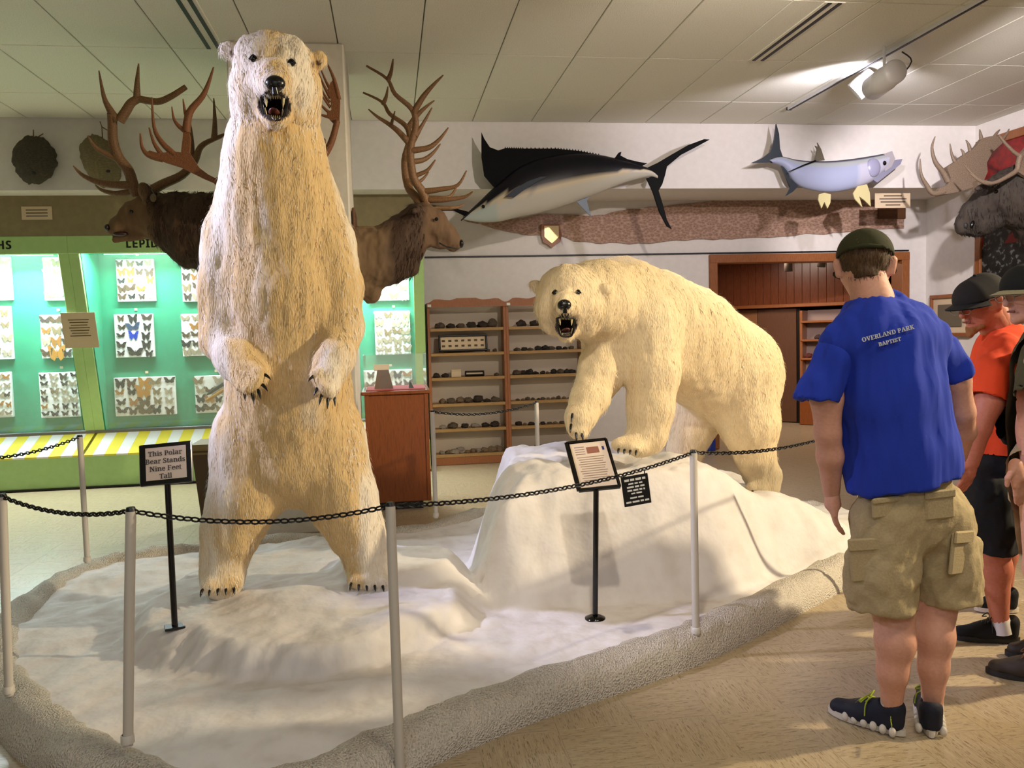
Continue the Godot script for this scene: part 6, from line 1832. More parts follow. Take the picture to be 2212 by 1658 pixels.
	for q in [[Vector3(-0.568, 1.327, -3.860), Vector3(0.8, -0.2, 0.7)], [Vector3(-0.577, 1.284, -3.840), Vector3(0.7, -0.4, 0.7)], [Vector3(-0.595, 1.261, -3.830), Vector3(0.4, -0.7, 0.7)], [Vector3(-0.620, 1.245, -3.830), Vector3(0.3, -0.8, 0.7)], [Vector3(-0.660, 1.261, -3.860), Vector3(0.2, -0.9, 0.6)], [Vector3(-0.347, 1.316, -3.870), Vector3(-0.7, -0.3, 0.7)], [Vector3(-0.331, 1.264, -3.850), Vector3(-0.5, -0.6, 0.7)], [Vector3(-0.317, 1.228, -3.840), Vector3(-0.3, -0.8, 0.6)], [Vector3(-0.289, 1.213, -3.840), Vector3(-0.1, -0.9, 0.6)], [Vector3(-0.264, 1.220, -3.870), Vector3(0.1, -0.9, 0.6)]]:
		claw(t, q[0] - base, q[1], 0.042, 0.0085)
	for k in 5:
		claw(t, Vector3(-0.933, 0.298, -4.070).lerp(Vector3(-0.795, 0.287, -4.110), k / 4.0) - base, Vector3(-0.15 + k * 0.1, -0.5, 1), 0.032, 0.008)
		claw(t, Vector3(-0.234, 0.283, -4.050).lerp(Vector3(-0.083, 0.258, -4.080), k / 4.0) - base, Vector3(-0.15 + k * 0.1, -0.5, 1), 0.032, 0.008)
	# ------------------------------------------------ walking bear
	base = Vector3(1.75, 0.6, -4.9)
	t = thing("polar_bear", "cream polar bear walking over the white rock with one forepaw raised", "polar bear", base, "mounted polar bears")
	f = Field.new(Vector3(0.72, 0.20, -5.75), Vector3(2.62, 2.02, -4.20), 0.0175)
	f.bones([[Vector3(1.395, 1.641, -4.880), 0.257, Vector3(1.605, 1.539, -4.950), 0.285], [Vector3(1.605, 1.539, -4.950), 0.285, Vector3(1.848, 1.418, -5.050), 0.311], [Vector3(1.848, 1.418, -5.050), 0.311, Vector3(2.203, 1.194, -5.180), 0.335]], 0.10)
	f.bones([[Vector3(1.397, 1.404, -4.850), 0.234, Vector3(1.760, 1.305, -4.980), 0.208], [Vector3(1.760, 1.305, -4.980), 0.208, Vector3(2.120, 1.110, -5.120), 0.255]], 0.10)
	f.bones([[Vector3(1.376, 1.655, -4.860), 0.256, Vector3(1.197, 1.653, -4.720), 0.226], [Vector3(1.197, 1.653, -4.720), 0.226, Vector3(1.037, 1.653, -4.620), 0.189]], 0.07)
	# near foreleg
	f.bones([[Vector3(1.494, 1.512, -4.740), 0.202, Vector3(1.507, 1.240, -4.680), 0.157], [Vector3(1.507, 1.240, -4.680), 0.157, Vector3(1.491, 1.025, -4.660), 0.133], [Vector3(1.491, 1.025, -4.660), 0.133, Vector3(1.460, 0.863, -4.660), 0.108], [Vector3(1.460, 0.863, -4.660), 0.108, Vector3(1.397, 0.822, -4.620), 0.080]], 0.05)
	# raised foreleg
	f.bones([[Vector3(1.297, 1.435, -4.820), 0.171, Vector3(1.222, 1.247, -4.740), 0.136], [Vector3(1.222, 1.247, -4.740), 0.136, Vector3(1.116, 1.090, -4.640), 0.109], [Vector3(1.116, 1.090, -4.640), 0.109, Vector3(1.041, 0.987, -4.560), 0.081], [Vector3(1.041, 0.987, -4.560), 0.081, Vector3(1.022, 0.930, -4.530), 0.057]], 0.04)
	# hind legs
	f.bones([[Vector3(2.229, 1.108, -5.080), 0.263, Vector3(2.247, 0.860, -5.000), 0.183], [Vector3(2.247, 0.860, -5.000), 0.183, Vector3(2.292, 0.661, -5.020), 0.125], [Vector3(2.292, 0.661, -5.020), 0.125, Vector3(2.357, 0.504, -5.040), 0.108], [Vector3(2.357, 0.504, -5.040), 0.108, Vector3(2.354, 0.441, -5.020), 0.084]], 0.06)
	f.bones([[Vector3(2.104, 1.035, -5.320), 0.218, Vector3(1.979, 0.808, -5.300), 0.143], [Vector3(1.979, 0.808, -5.300), 0.143, Vector3(1.922, 0.623, -5.300), 0.112], [Vector3(1.922, 0.623, -5.300), 0.112, Vector3(1.880, 0.553, -5.260), 0.086]], 0.06)
	for k in 5:
		f.bone(Vector3(1.423, 0.835, -4.640), 0.062, Vector3(1.253, 0.829, -4.580).lerp(Vector3(1.361, 0.811, -4.520), k / 4.0), 0.032, 0.025)
		f.bone(Vector3(1.025, 0.963, -4.540), 0.05, Vector3(0.978, 0.931, -4.500).lerp(Vector3(1.051, 0.901, -4.500), k / 4.0), 0.024, 0.018)
		f.bone(Vector3(2.347, 0.478, -5.020), 0.066, Vector3(2.234, 0.461, -4.950).lerp(Vector3(2.404, 0.434, -4.980), k / 4.0), 0.032, 0.03)
	body = f.shape()
	g = Field.new(Vector3(0.70, 1.30, -4.95), Vector3(1.42, 1.95, -4.05), 0.0095)
	g.bones([[Vector3(1.106, 1.653, -4.660), 0.201, Vector3(0.993, 1.665, -4.560), 0.176], [Vector3(0.993, 1.665, -4.560), 0.176, Vector3(0.979, 1.708, -4.540), 0.134]], 0.06)
	g.bones([[Vector3(0.888, 1.607, -4.520), 0.092, Vector3(0.907, 1.556, -4.540), 0.087], [Vector3(1.076, 1.593, -4.540), 0.103, Vector3(1.058, 1.537, -4.560), 0.099]], 0.05)
	g.bones([[Vector3(0.959, 1.655, -4.480), 0.081, Vector3(0.931, 1.631, -4.360), 0.062], [Vector3(0.931, 1.631, -4.360), 0.062, Vector3(0.913, 1.609, -4.290), 0.049]], 0.035)
	g.bones([[Vector3(0.965, 1.507, -4.500), 0.072, Vector3(0.941, 1.477, -4.400), 0.045], [Vector3(0.941, 1.477, -4.400), 0.045, Vector3(0.929, 1.468, -4.360), 0.032]], 0.02)
	g.bones([[Vector3(0.842, 1.730, -4.620), 0.034, Vector3(0.808, 1.749, -4.620), 0.029]], 0.02)
	g.bones([[Vector3(1.153, 1.698, -4.520), 0.036, Vector3(1.180, 1.710, -4.470), 0.033]], 0.015)
	var w0: Vector3 = Vector3(0.905, 1.519, -4.240)
	var w1: Vector3 = Vector3(0.954, 1.515, -4.460)
	g.bone(w0, 0.043, w1, 0.042, 0.012, Vector3(0.9, 0.9, 1.0), true)
	head = g.shape()
	var inner2 := func(p: Vector3) -> bool:
		var ab := w1 - w0
		var k := clampf((p - w0).dot(ab) / ab.length_squared(), -0.3, 1.2)
		return ((p - w0 - ab * k) * Vector3(0.9, 0.9, 1)).length() < 0.055
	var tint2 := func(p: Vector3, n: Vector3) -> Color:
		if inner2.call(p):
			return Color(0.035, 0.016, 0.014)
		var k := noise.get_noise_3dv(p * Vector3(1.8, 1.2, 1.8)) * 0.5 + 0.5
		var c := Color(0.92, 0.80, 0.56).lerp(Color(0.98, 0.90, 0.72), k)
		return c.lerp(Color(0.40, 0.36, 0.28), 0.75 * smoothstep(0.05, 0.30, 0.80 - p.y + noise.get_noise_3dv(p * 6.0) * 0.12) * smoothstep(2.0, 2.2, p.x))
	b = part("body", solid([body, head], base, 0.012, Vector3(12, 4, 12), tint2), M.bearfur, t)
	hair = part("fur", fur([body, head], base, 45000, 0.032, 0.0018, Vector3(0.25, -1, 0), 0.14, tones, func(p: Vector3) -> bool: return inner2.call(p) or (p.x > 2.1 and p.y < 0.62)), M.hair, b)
	hair.set_meta("kind", "stuff")
	face(t, g, base, Vector3(0.804, 1.675, -4.000), Vector3(0.918, 1.673, -4.000), Vector3(0.851, 1.611, -4.000), 0.0145, 0.037)
	jaws(t, base, Vector3(0.881, 1.554, -4.300), Vector3(0.956, 1.550, -4.300), Vector3(0.898, 1.474, -4.340), Vector3(0.955, 1.472, -4.340), Vector3(0.934, 1.490, -4.380), 0.036)
	for q in [[Vector3(0.983, 1.014, -4.490), Vector3(-0.3, -0.5, 0.8)], [Vector3(0.970, 0.958, -4.470), Vector3(-0.3, -0.6, 0.8)], [Vector3(1.000, 0.907, -4.470), Vector3(-0.1, -0.9, 0.6)], [Vector3(1.034, 0.901, -4.470), Vector3(0.1, -0.9, 0.6)]]:
		claw(t, q[0] - base, q[1], 0.04, 0.008)
	for k in 4:
		claw(t, Vector3(1.255, 0.804, -4.530).lerp(Vector3(1.343, 0.796, -4.480), k / 3.0) - base, Vector3(-0.4, -0.4, 1), 0.026, 0.008)
		claw(t, Vector3(2.232, 0.437, -4.920).lerp(Vector3(2.372, 0.413, -4.940), k / 3.0) - base, Vector3(-0.1, -0.4, 1), 0.04, 0.008)

func face(t: Node3D, g: Field, base: Vector3, e0: Vector3, e1: Vector3, np: Vector3, er: float, nr: float) -> void:
	for e in [e0, e1]:
		var p := skin_at(g, e) - base
		part("eye", ballm(p, Vector3(er, er * 0.9, er)), M.eye, t)
		part("eyelid", tubem(curve([p + Vector3(-er * 1.2, -er * 0.2, er * 0.4), p + Vector3(0, er * 0.95, er * 0.75), p + Vector3(er * 1.2, -er * 0.2, er * 0.4)]), [er * 0.28], 6), M.nose, t)
	var q := skin_at(g, np) - base
	var n := part("nose", ballm(q + Vector3(0, 0.004, -nr * 0.25), Vector3(nr, nr * 0.80, nr * 0.75), Basis(), 20, 12), M.nose, t)
	for k in [-1, 1]:
		part("nostril", ballm(q + Vector3(k * nr * 0.48, -nr * 0.15, nr * 0.36), Vector3(nr * 0.22, nr * 0.16, nr * 0.14)), M.black, n)
	part("philtrum", tubem([q + Vector3(0, -nr * 0.4, nr * 0.2), q + Vector3(0, -nr * 1.0, nr * 0.05)], [nr * 0.28, nr * 0.34], 8), M.nose, t)

# lips, teeth and tongue of an open mouth
func jaws(t: Node3D, base: Vector3, ul: Vector3, ur: Vector3, ll: Vector3, lr: Vector3, tg: Vector3, s: float) -> void:
	var w := ur - ul
	tooth(t, ul + w * 0.06 - base, ul + w * 0.10 + Vector3(0, -s, 0.004) - base, s * 0.17)
	tooth(t, ur - w * 0.06 - base, ur - w * 0.10 + Vector3(0, -s, 0.004) - base, s * 0.17)
	tooth(t, ll + Vector3(-0.004, -0.008, 0) - base, ll + Vector3(-0.006, s * 0.8, 0) - base, s * 0.15)
	tooth(t, lr + Vector3(0.004, -0.008, 0) - base, lr + Vector3(0.006, s * 0.8, 0) - base, s * 0.15)
	for k in 6:
		var p := ul + w * (0.22 + 0.56 * k / 5.0) + Vector3(0, 0.004, 0.006)
		tooth(t, p - base, p + Vector3(0, -s * 0.30, 0) - base, s * 0.09)
		var q := ll.lerp(lr, 0.15 + 0.7 * k / 5.0) + Vector3(0, -0.008, 0.0)
		tooth(t, q - base, q + Vector3(0, s * 0.28, 0) - base, s * 0.085)
	part("tongue", ballm(tg - base, Vector3(w.length() * 0.30, s * 0.28, s * 1.3), Basis(Vector3.RIGHT, -0.2)), M.tongue, t)
	var o := w.normalized() * s * 0.28
	var loop := curve([ul - o, ul.lerp(ur, 0.25) + Vector3(0, s * 0.2, 0.016), ul.lerp(ur, 0.5) + Vector3(0, s * 0.12, 0.022), ul.lerp(ur, 0.75) + Vector3(0, s * 0.2, 0.016), ur + o])
	part("upper_lip", tubem(loop.map(func(p): return p - base), [s * 0.14], 8), M.nose, t)
	loop = curve([ul - o, (ul - o).lerp(ll, 0.55) - o * 0.6, ll + Vector3(0, -s * 0.25, 0.006) - o * 0.2, ll.lerp(lr, 0.5) + Vector3(0, -s * 0.45, 0.014), lr + Vector3(0, -s * 0.25, 0.006) + o * 0.2, (ur + o).lerp(lr, 0.55) + o * 0.6, ur + o])
	part("lower_lip", tubem(loop.map(func(p): return p - base), [s * 0.16], 8), M.nose, t)

# ---------------------------------------------------------------- visitors
# head, neck and face into a fine field; fw looks forward
func head_into(f: Field, c: Vector3, fw: Vector3, s := 1.0) -> void:
	var up := Vector3.UP
	var side := fw.cross(up).normalized()
	up = side.cross(fw).normalized()
	f.bone(c + (up * 0.030 - fw * 0.020) * s, 0.083 * s, c + (up * 0.020 + fw * 0.030) * s, 0.078 * s, 0.03)
	f.bone(c + (-up * 0.02 + fw * 0.035) * s, 0.068 * s, c + (-up * 0.085 + fw * 0.062) * s, 0.034 * s, 0.03)
	for q in [-1.0, 1.0]:
		f.bone(c + (-up * 0.035 + side * q * 0.045 + fw * 0.02) * s, 0.034 * s, c + (-up * 0.082 + side * q * 0.028 + fw * 0.045) * s, 0.024 * s, 0.03)
		f.bone(c + (side * q * 0.086 - fw * 0.016 + up * 0.004) * s, 0.020 * s, c + (side * q * 0.086 - fw * 0.006 - up * 0.036) * s, 0.012 * s, 0.006)
		f.bone(c + (side * q * 0.032 + fw * 0.088 + up * 0.028) * s, 0.014 * s, c + (side * q * 0.012 + fw * 0.096 + up * 0.026) * s, 0.012 * s, 0.012)
		f.bone(c + (side * q * 0.033 + fw * 0.115 + up * 0.004) * s, 0.012 * s, c + (side * q * 0.030 + fw * 0.115 + up * 0.004) * s, 0.012 * s, 0.01, Vector3.ONE, true)
	f.bone(c + (fw * 0.098 + up * 0.008) * s, 0.010 * s, c + (fw * 0.118 - up * 0.030) * s, 0.015 * s, 0.014)
	f.bone(c + (fw * 0.098 - up * 0.058) * s, 0.014 * s, c + (fw * 0.096 - up * 0.070) * s, 0.013 * s, 0.012)
	f.bone(c + (fw * 0.090 - up * 0.100) * s, 0.020 * s, c + (fw * 0.084 - up * 0.094) * s, 0.022 * s, 0.016)
	f.bone(c + (side * 0.022 + fw * 0.116 - up * 0.064) * s, 0.003 * s, c + (-side * 0.022 + fw * 0.116 - up * 0.064) * s, 0.003 * s, 0.004, Vector3.ONE, true)

# a relaxed hand hanging from the wrist: palm along d, fingers curling towards n, thumb on the side th
func hand_into(f: Field, w: Vector3, d: Vector3, n: Vector3, th: Vector3, curl := 0.5) -> void:
	f.bone(w, 0.024, w + d * 0.045, 0.030, 0.02)
	for k in 4:
		var a: Vector3 = w + d * 0.055 + th * (0.027 - k * 0.018)
		f.bone(w + d * 0.02 + th * (0.012 - k * 0.008), 0.018, a + d * 0.025, 0.0115, 0.012)
		var l: float = [0.040, 0.044, 0.041, 0.032][k]
		var p := a + d * 0.030
		var dir := d
		for j in 3:
			dir = (dir + n * curl).normalized()
			var q: Vector3 = p + dir * l * [1.0, 0.75, 0.6][j]
			f.bone(p, 0.0095 - j * 0.0008, q, 0.0088 - j * 0.0008, 0.004)
			p = q
	var t0 := w + d * 0.022 + th * 0.026
	var t1 := t0 + (d * 0.6 + th * 0.75 + n * 0.25).normalized() * 0.038
	var t2 := t1 + (d * 0.9 + th * 0.25 + n * 0.35).normalized() * 0.030
	f.bone(w + d * 0.01 + th * 0.01, 0.018, t0, 0.014, 0.012)
	f.bone(t0, 0.013, t1, 0.0105, 0.006)
	f.bone(t1, 0.0105, t2, 0.0085, 0.004)

func shoe(t: Node3D, base: Vector3, heel: Vector3, toe: Vector3, upper: Material, sole: Material, lace: Material, pods := false, called := "shoe") -> MeshInstance3D:
	var d := toe - heel
	d.y = 0
	var len := d.length()
	d = d.normalized()
	var side := d.cross(Vector3.UP)
	var lo := heel.min(toe) - Vector3(0.09, 0, 0.09)
	var hi := heel.max(toe) + Vector3(0.09, 0, 0.09)
	lo.y = 0.0
	hi.y = 0.16
	var f := Field.new(lo, hi, 0.006)
	var y := 0.032
	f.bone(heel + d * 0.045 + Vector3(0, y + 0.012, 0), 0.038, heel + d * (len * 0.55) + Vector3(0, y + 0.012, 0), 0.042, 0.03)
	f.bone(heel + d * (len * 0.55) + Vector3(0, y + 0.010, 0), 0.046, toe - d * 0.045 + Vector3(0, y + 0.002, 0), 0.036, 0.03, Vector3(1, 1.2, 1))
	f.bone(heel + d * 0.042 + Vector3(0, 0.095, 0), 0.040, heel + d * (len * 0.42) + Vector3(0, 0.072, 0), 0.032, 0.03)
	f.bone(heel + d * 0.055 + Vector3(0, 0.16, 0), 0.034, heel + d * 0.06 + Vector3(0, 0.10, 0), 0.030, 0.01, Vector3.ONE, true)
	f.cut(Vector3(0, -1, 0), -0.020)
	var o := part(called, solid([f.shape()], base), upper, t)
	var s := st()
	var ol := []
	for k in 28:
		var a := TAU * k / 28.0
		var u := cos(a)
		var w := 0.036 + 0.012 * smoothstep(-0.2, 0.5, u)
		ol.append(Vector2(len / 2 + u * (len / 2), sin(a) * w * (1.0 if absf(u) < 0.8 else 1.0)))
	var bs := Basis(d, side * -1.0, Vector3.UP)
	slab(s, ol, 0.022, heel - base + Vector3(0, 0.015, 0), bs)
	part("sole", done(s), sole, o)
	if pods:
		for k in 6:
			for q in [-1.0, 1.0]:
				part("sole_pod", ballm(heel - base + d * (0.03 + k * 0.035) + side * q * 0.040 + Vector3(0, 0.022, 0), Vector3(0.013, 0.018, 0.013)), sole, o)
	if lace:
		var l := st()
		for k in 5:
			var p := heel - base + d * (len * (0.42 + k * 0.065)) + Vector3(0, 0.108 - k * 0.0085, 0)
			tube(l, curve([p + side * 0.026 - Vector3(0, 0.012, 0), p + Vector3(0, 0.002, 0), p - side * 0.026 - Vector3(0, 0.012, 0) + d * 0.012]), [0.0028], 5)
		var kp := heel - base + d * len * 0.44 + Vector3(0, 0.112, 0)
		for q in [-1.0, 1.0]:
			tube(l, curve([kp, kp + side * q * 0.03 + Vector3(0, 0.012, 0), kp + side * q * 0.045 + d * 0.02 - Vector3(0, 0.012, 0), kp + side * q * 0.012 + d * 0.01]), [0.0028], 5)
			tube(l, curve([kp, kp + side * q * 0.04 - Vector3(0, 0.02, 0), kp + side * q * 0.047 - Vector3(0, 0.06, 0)]), [0.0025], 5)
		part("laces", done(l), lace, o)
	return o

func cap(t: Node3D, base: Vector3, c: Vector3, fw: Vector3, crown: Material, brim: Material, s := 1.0, backwards := false) -> void:
	var side := fw.cross(Vector3.UP).normalized()
	var up := side.cross(fw).normalized()
	var f := Field.new(c - Vector3(0.17, 0.10, 0.17), c + Vector3(0.17, 0.18, 0.17), 0.007)
	f.bone(c + (up * 0.026 - fw * 0.024) * s, 0.096 * s, c + (up * 0.022 + fw * 0.032) * s, 0.092 * s, 0.03)
	f.cut(-up, -up.dot(c + up * 0.016 * s))
	f.bone(c + (-up * 0.01 - fw * 0.024) * s, 0.089 * s, c + (-up * 0.01 + fw * 0.032) * s, 0.085 * s, 0.004, Vector3.ONE, true)
	var o := part("cap", solid([f.shape()], base), crown, t)
	part("cap_button", ballm(c + up * 0.121 * s - base, Vector3(0.009, 0.006, 0.009)), crown, o)
	var bm := st()
	var d := -fw if backwards else fw
	var n := 14
	for k in n:
		for j in 4:
			var p := []
			for e in [[k, j], [k + 1, j], [k + 1, j + 1], [k, j + 1]]:
				var a: float = lerpf(-1.15, 1.15, e[0] / float(n))
				var r: float = 0.092 + e[1] / 4.0 * 0.075 * cos(a)
				p.append(c + (side * sin(a) * r * 0.95 + d * cos(a) * r + up * (0.032 - e[1] / 4.0 * 0.020 - 0.018 * sin(a) * sin(a))) * s - base)
			quad(bm, p[0], p[1], p[2], p[3], 1)
			quad(bm, p[3] - up * 0.004, p[2] - up * 0.004, p[1] - up * 0.004, p[0] - up * 0.004, 2)
	part("cap_brim", done(bm), brim, o)

# a garment leg or sleeve, hollow at its lower end
func sleeve(bones: Array, end: Vector3, dir: Vector3, open: float, cell := 0.009) -> Dictionary:
	var lo := Vector3.INF
	var hi := -Vector3.INF
	for b in bones:
		var m: float = maxf(b[1], b[3]) + 0.03
		lo = lo.min(b[0] - Vector3.ONE * m).min(b[2] - Vector3.ONE * m)
		hi = hi.max(b[0] + Vector3.ONE * m).max(b[2] + Vector3.ONE * m)
	var f := Field.new(lo, hi, cell)
	f.bones(bones, 0.03)
	var d := dir.normalized()
	f.cut(d, d.dot(end))
	f.bone(end + d * 0.05, open, end - d * 0.06, open * 0.92, 0.004, Vector3.ONE, true)
	return f.shape()

func people() -> void:
	boy()
	man()
	third()

func boy() -> void:
	var base: Vector3 = Vector3(1.78, 0, -2.70)
	var t := thing("person", "person in a blue T-shirt, khaki cargo shorts and olive cap seen from behind", "person", base)
	var hc: Vector3 = Vector3(1.680, 1.696, -2.760)
	var fw := Vector3(0.46, -0.34, -0.82).normalized()
	var f := Field.new(Vector3(1.36, 0.02, -3.05), Vector3(2.20, 1.66, -2.50), 0.0105)
	f.bones([[Vector3(1.672, 1.639, -2.730), 0.065, Vector3(1.680, 1.566, -2.710), 0.065], [Vector3(1.680, 1.566, -2.710), 0.065, Vector3(1.686, 1.501, -2.700), 0.081]], 0.03)
	f.bones([[Vector3(1.709, 1.371, -2.700), 0.127, Vector3(1.763, 1.023, -2.700), 0.115], [Vector3(1.763, 1.023, -2.700), 0.115, Vector3(1.805, 0.846, -2.700), 0.113]], 0.05, Vector3(1, 1, 1.8))
	f.bones([[Vector3(1.569, 1.399, -2.700), 0.042, Vector3(1.700, 1.444, -2.700), 0.059], [Vector3(1.700, 1.444, -2.700), 0.059, Vector3(1.877, 1.406, -2.700), 0.043]], 0.05)
	f.bones([[Vector3(1.515, 1.352, -2.700), 0.044, Vector3(1.506, 1.230, -2.710), 0.054], [Vector3(1.506, 1.230, -2.710), 0.054, Vector3(1.515, 1.106, -2.720), 0.044], [Vector3(1.515, 1.106, -2.720), 0.044, Vector3(1.535, 1.020, -2.740), 0.045], [Vector3(1.535, 1.020, -2.740), 0.045, Vector3(1.568, 0.880, -2.790), 0.030]], 0.02)
	f.bones([[Vector3(1.920, 1.364, -2.700), 0.044, Vector3(2.004, 1.277, -2.720), 0.053], [Vector3(2.004, 1.277, -2.720), 0.053, Vector3(2.046, 1.156, -2.740), 0.046], [Vector3(2.046, 1.156, -2.740), 0.046, Vector3(2.099, 1.079, -2.800), 0.045], [Vector3(2.099, 1.079, -2.800), 0.045, Vector3(2.170, 0.962, -2.920), 0.032]], 0.02)
	f.bones([[Vector3(1.719, 0.809, -2.700), 0.092, Vector3(1.755, 0.452, -2.700), 0.067], [Vector3(1.755, 0.452, -2.700), 0.067, Vector3(1.747, 0.352, -2.675), 0.065], [Vector3(1.747, 0.352, -2.675), 0.065, Vector3(1.739, 0.240, -2.680), 0.050], [Vector3(1.739, 0.240, -2.680), 0.050, Vector3(1.756, 0.088, -2.710), 0.034]], 0.03)
	f.bones([[Vector3(1.927, 0.792, -2.720), 0.091, Vector3(1.944, 0.445, -2.730), 0.065], [Vector3(1.944, 0.445, -2.730), 0.065, Vector3(1.920, 0.345, -2.700), 0.062], [Vector3(1.920, 0.345, -2.700), 0.062, Vector3(1.913, 0.233, -2.700), 0.049], [Vector3(1.913, 0.233, -2.700), 0.049, Vector3(1.918, 0.081, -2.710), 0.034]], 0.03)
	var g := Field.new(hc - Vector3(0.14, 0.16, 0.15), hc + Vector3(0.14, 0.13, 0.13), 0.006)
	head_into(g, hc, fw)
	g.bones([[Vector3(1.662, 1.649, -2.730), 0.062, Vector3(1.671, 1.583, -2.710), 0.062]], 0.03)
	var wl: Vector3 = Vector3(1.570, 0.880, -2.790)
	var hl := Field.new(wl - Vector3(0.10, 0.22, 0.12), wl + Vector3(0.12, 0.04, 0.10), 0.005)
	hand_into(hl, wl, Vector3(0.12, -0.97, -0.10).normalized(), Vector3(0.75, 0.0, -0.25).normalized(), Vector3(0.35, 0.1, -0.93).normalized(), 0.30)
	var wr: Vector3 = Vector3(2.170, 0.962, -2.920)
	var hr := Field.new(wr - Vector3(0.12, 0.18, 0.16), wr + Vector3(0.10, 0.04, 0.10), 0.005)
	hand_into(hr, wr, Vector3(-0.35, -0.6, -0.7).normalized(), Vector3(-0.8, -0.2, 0.3).normalized(), Vector3(-0.4, 0.6, -0.5).normalized(), 0.4)
	var body := part("body", solid([f.shape(), g.shape(), hl.shape(), hr.shape()], base), M.skin, t)
	# hair below the cap
	var hf := Field.new(hc - Vector3(0.14, 0.14, 0.15), hc + Vector3(0.14, 0.12, 0.13), 0.006)
	var side := fw.cross(Vector3.UP).normalized()
	var up := side.cross(fw).normalized()
	hf.bone(hc + up * 0.030 - fw * 0.020, 0.0875, hc + up * 0.020 + fw * 0.02, 0.082, 0.02)
	hf.bone(hc - up * 0.03 - fw * 0.035, 0.062, hc - up * 0.055 - fw * 0.045, 0.045, 0.03)
	hf.cut(fw, fw.dot(hc + fw * 0.02))
	hf.cut(-up, -up.dot(hc - up * 0.078))
	var hs := hf.shape()
	var hair := part("hair", solid([hs], base, 0.004, Vector3(60, 20, 60)), M.boyhair, t)
	var tuft := part("hair_strands", fur([hs], base, 5000, 0.018, 0.0012, Vector3(0, -1, 0), 0.2, [Color(0.05, 0.025, 0.008), Color(0.10, 0.055, 0.018), Color(0.14, 0.085, 0.03)]), M.hair, hair)
	tuft.set_meta("kind", "stuff")
	cap(t, base, hc, fw, M.olive, M.olive)
	part("cap_strap", tubem(curve([hc - fw * 0.10 + side * 0.052 + up * 0.022 - base, hc - fw * 0.119 + up * 0.020 - base, hc - fw * 0.10 - side * 0.052 + up * 0.022 - base]), [0.008], 6), M.olive, t)
	# T-shirt
	var s := Field.new(Vector3(1.33, 0.78, -2.98), Vector3(2.20, 1.62, -2.44), 0.0105)
	s.bones([[Vector3(1.714, 1.419, -2.700), 0.182, Vector3(1.744, 1.222, -2.700), 0.183], [Vector3(1.744, 1.222, -2.700), 0.183, Vector3(1.781, 1.022, -2.700), 0.188], [Vector3(1.781, 1.022, -2.700), 0.188, Vector3(1.805, 0.804, -2.700), 0.209]], 0.06, Vector3(1, 1, 1.30))
	s.bones([[Vector3(1.546, 1.421, -2.700), 0.065, Vector3(1.682, 1.472, -2.700), 0.084], [Vector3(1.682, 1.472, -2.700), 0.084, Vector3(1.906, 1.417, -2.700), 0.066]], 0.06)
	s.bones([[Vector3(1.639, 1.545, -2.710), 0.029, Vector3(1.659, 1.537, -2.680), 0.032], [Vector3(1.659, 1.537, -2.680), 0.032, Vector3(1.752, 1.556, -2.700), 0.029]], 0.05)
	var hn: Vector3 = Vector3(1.927 - 1.493, 0.944 - 0.868, 0.0)
	hn = Vector3(hn.y, -hn.x, 0).normalized()
	s.cut(hn, hn.dot(Vector3(1.493, 0.868, -2.550)))
	s.bone(Vector3(1.670, 1.586, -2.720), 0.066, Vector3(1.674, 1.557, -2.710), 0.062, 0.006, Vector3.ONE, true)
	var s1 := sleeve([[Vector3(1.612, 1.419, -2.700), 0.045, Vector3(1.536, 1.379, -2.700), 0.065], [Vector3(1.536, 1.379, -2.700), 0.065, Vector3(1.456, 1.193, -2.700), 0.076]], Vector3(1.470, 1.223, -2.700), Vector3(-0.22, -1, 0), 0.048)
	var s2 := sleeve([[Vector3(1.850, 1.418, -2.700), 0.046, Vector3(1.938, 1.380, -2.710), 0.063], [Vector3(1.938, 1.380, -2.710), 0.063, Vector3(2.052, 1.249, -2.720), 0.069]], Vector3(2.030, 1.301, -2.720), Vector3(0.55, -0.85, 0), 0.042)
	var shirt := part("t_shirt", solid([s.shape(), s1, s2], base, 0.022, Vector3(8.0, 1.5, 8.0)), M.blue_cloth, t)
	var c0: Vector3 = Vector3(1.533, 1.445, -2.400)
	for q in [["OVERLAND PARK", Vector3(1.536, 1.457, -2.400), 0.0205], ["BAPTIST", Vector3(1.542, 1.431, -2.400), 0.018]]:
		var p := s.hit(q[1], (q[1] - EYE).normalized(), 0.6)
		part("lettering", words(q[0], q[2], "Droid Serif", 0.003, 700), M.lettering, shirt, p + Vector3(-0.003, 0, 0.009) - base, Basis(Vector3.UP, -0.10) * Basis(Vector3.BACK, 0.22) * Basis(Vector3.RIGHT, -0.12))
	# shorts
	var k := Field.new(Vector3(1.50, 0.42, -2.95), Vector3(2.22, 1.0, -2.46), 0.0105)
	k.bones([[Vector3(1.801, 0.938, -2.700), 0.162, Vector3(1.812, 0.820, -2.700), 0.176]], 0.05, Vector3(1, 1, 1.45))
	k.bones([[Vector3(1.722, 0.792, -2.700), 0.116, Vector3(1.712, 0.608, -2.700), 0.116], [Vector3(1.712, 0.608, -2.700), 0.116, Vector3(1.716, 0.404, -2.700), 0.113]], 0.025)
	k.bones([[Vector3(1.938, 0.791, -2.720), 0.118, Vector3(1.976, 0.598, -2.730), 0.117], [Vector3(1.976, 0.598, -2.730), 0.117, Vector3(1.987, 0.398, -2.730), 0.112]], 0.025)
	k.bones([[Vector3(1.626, 0.672, -2.700), 0.049, Vector3(1.623, 0.547, -2.700), 0.053], [Vector3(2.065, 0.664, -2.720), 0.044, Vector3(2.070, 0.534, -2.720), 0.048]], 0.02)
	var yl := 0.465
	k.cut(Vector3(0, -1, 0), -yl)
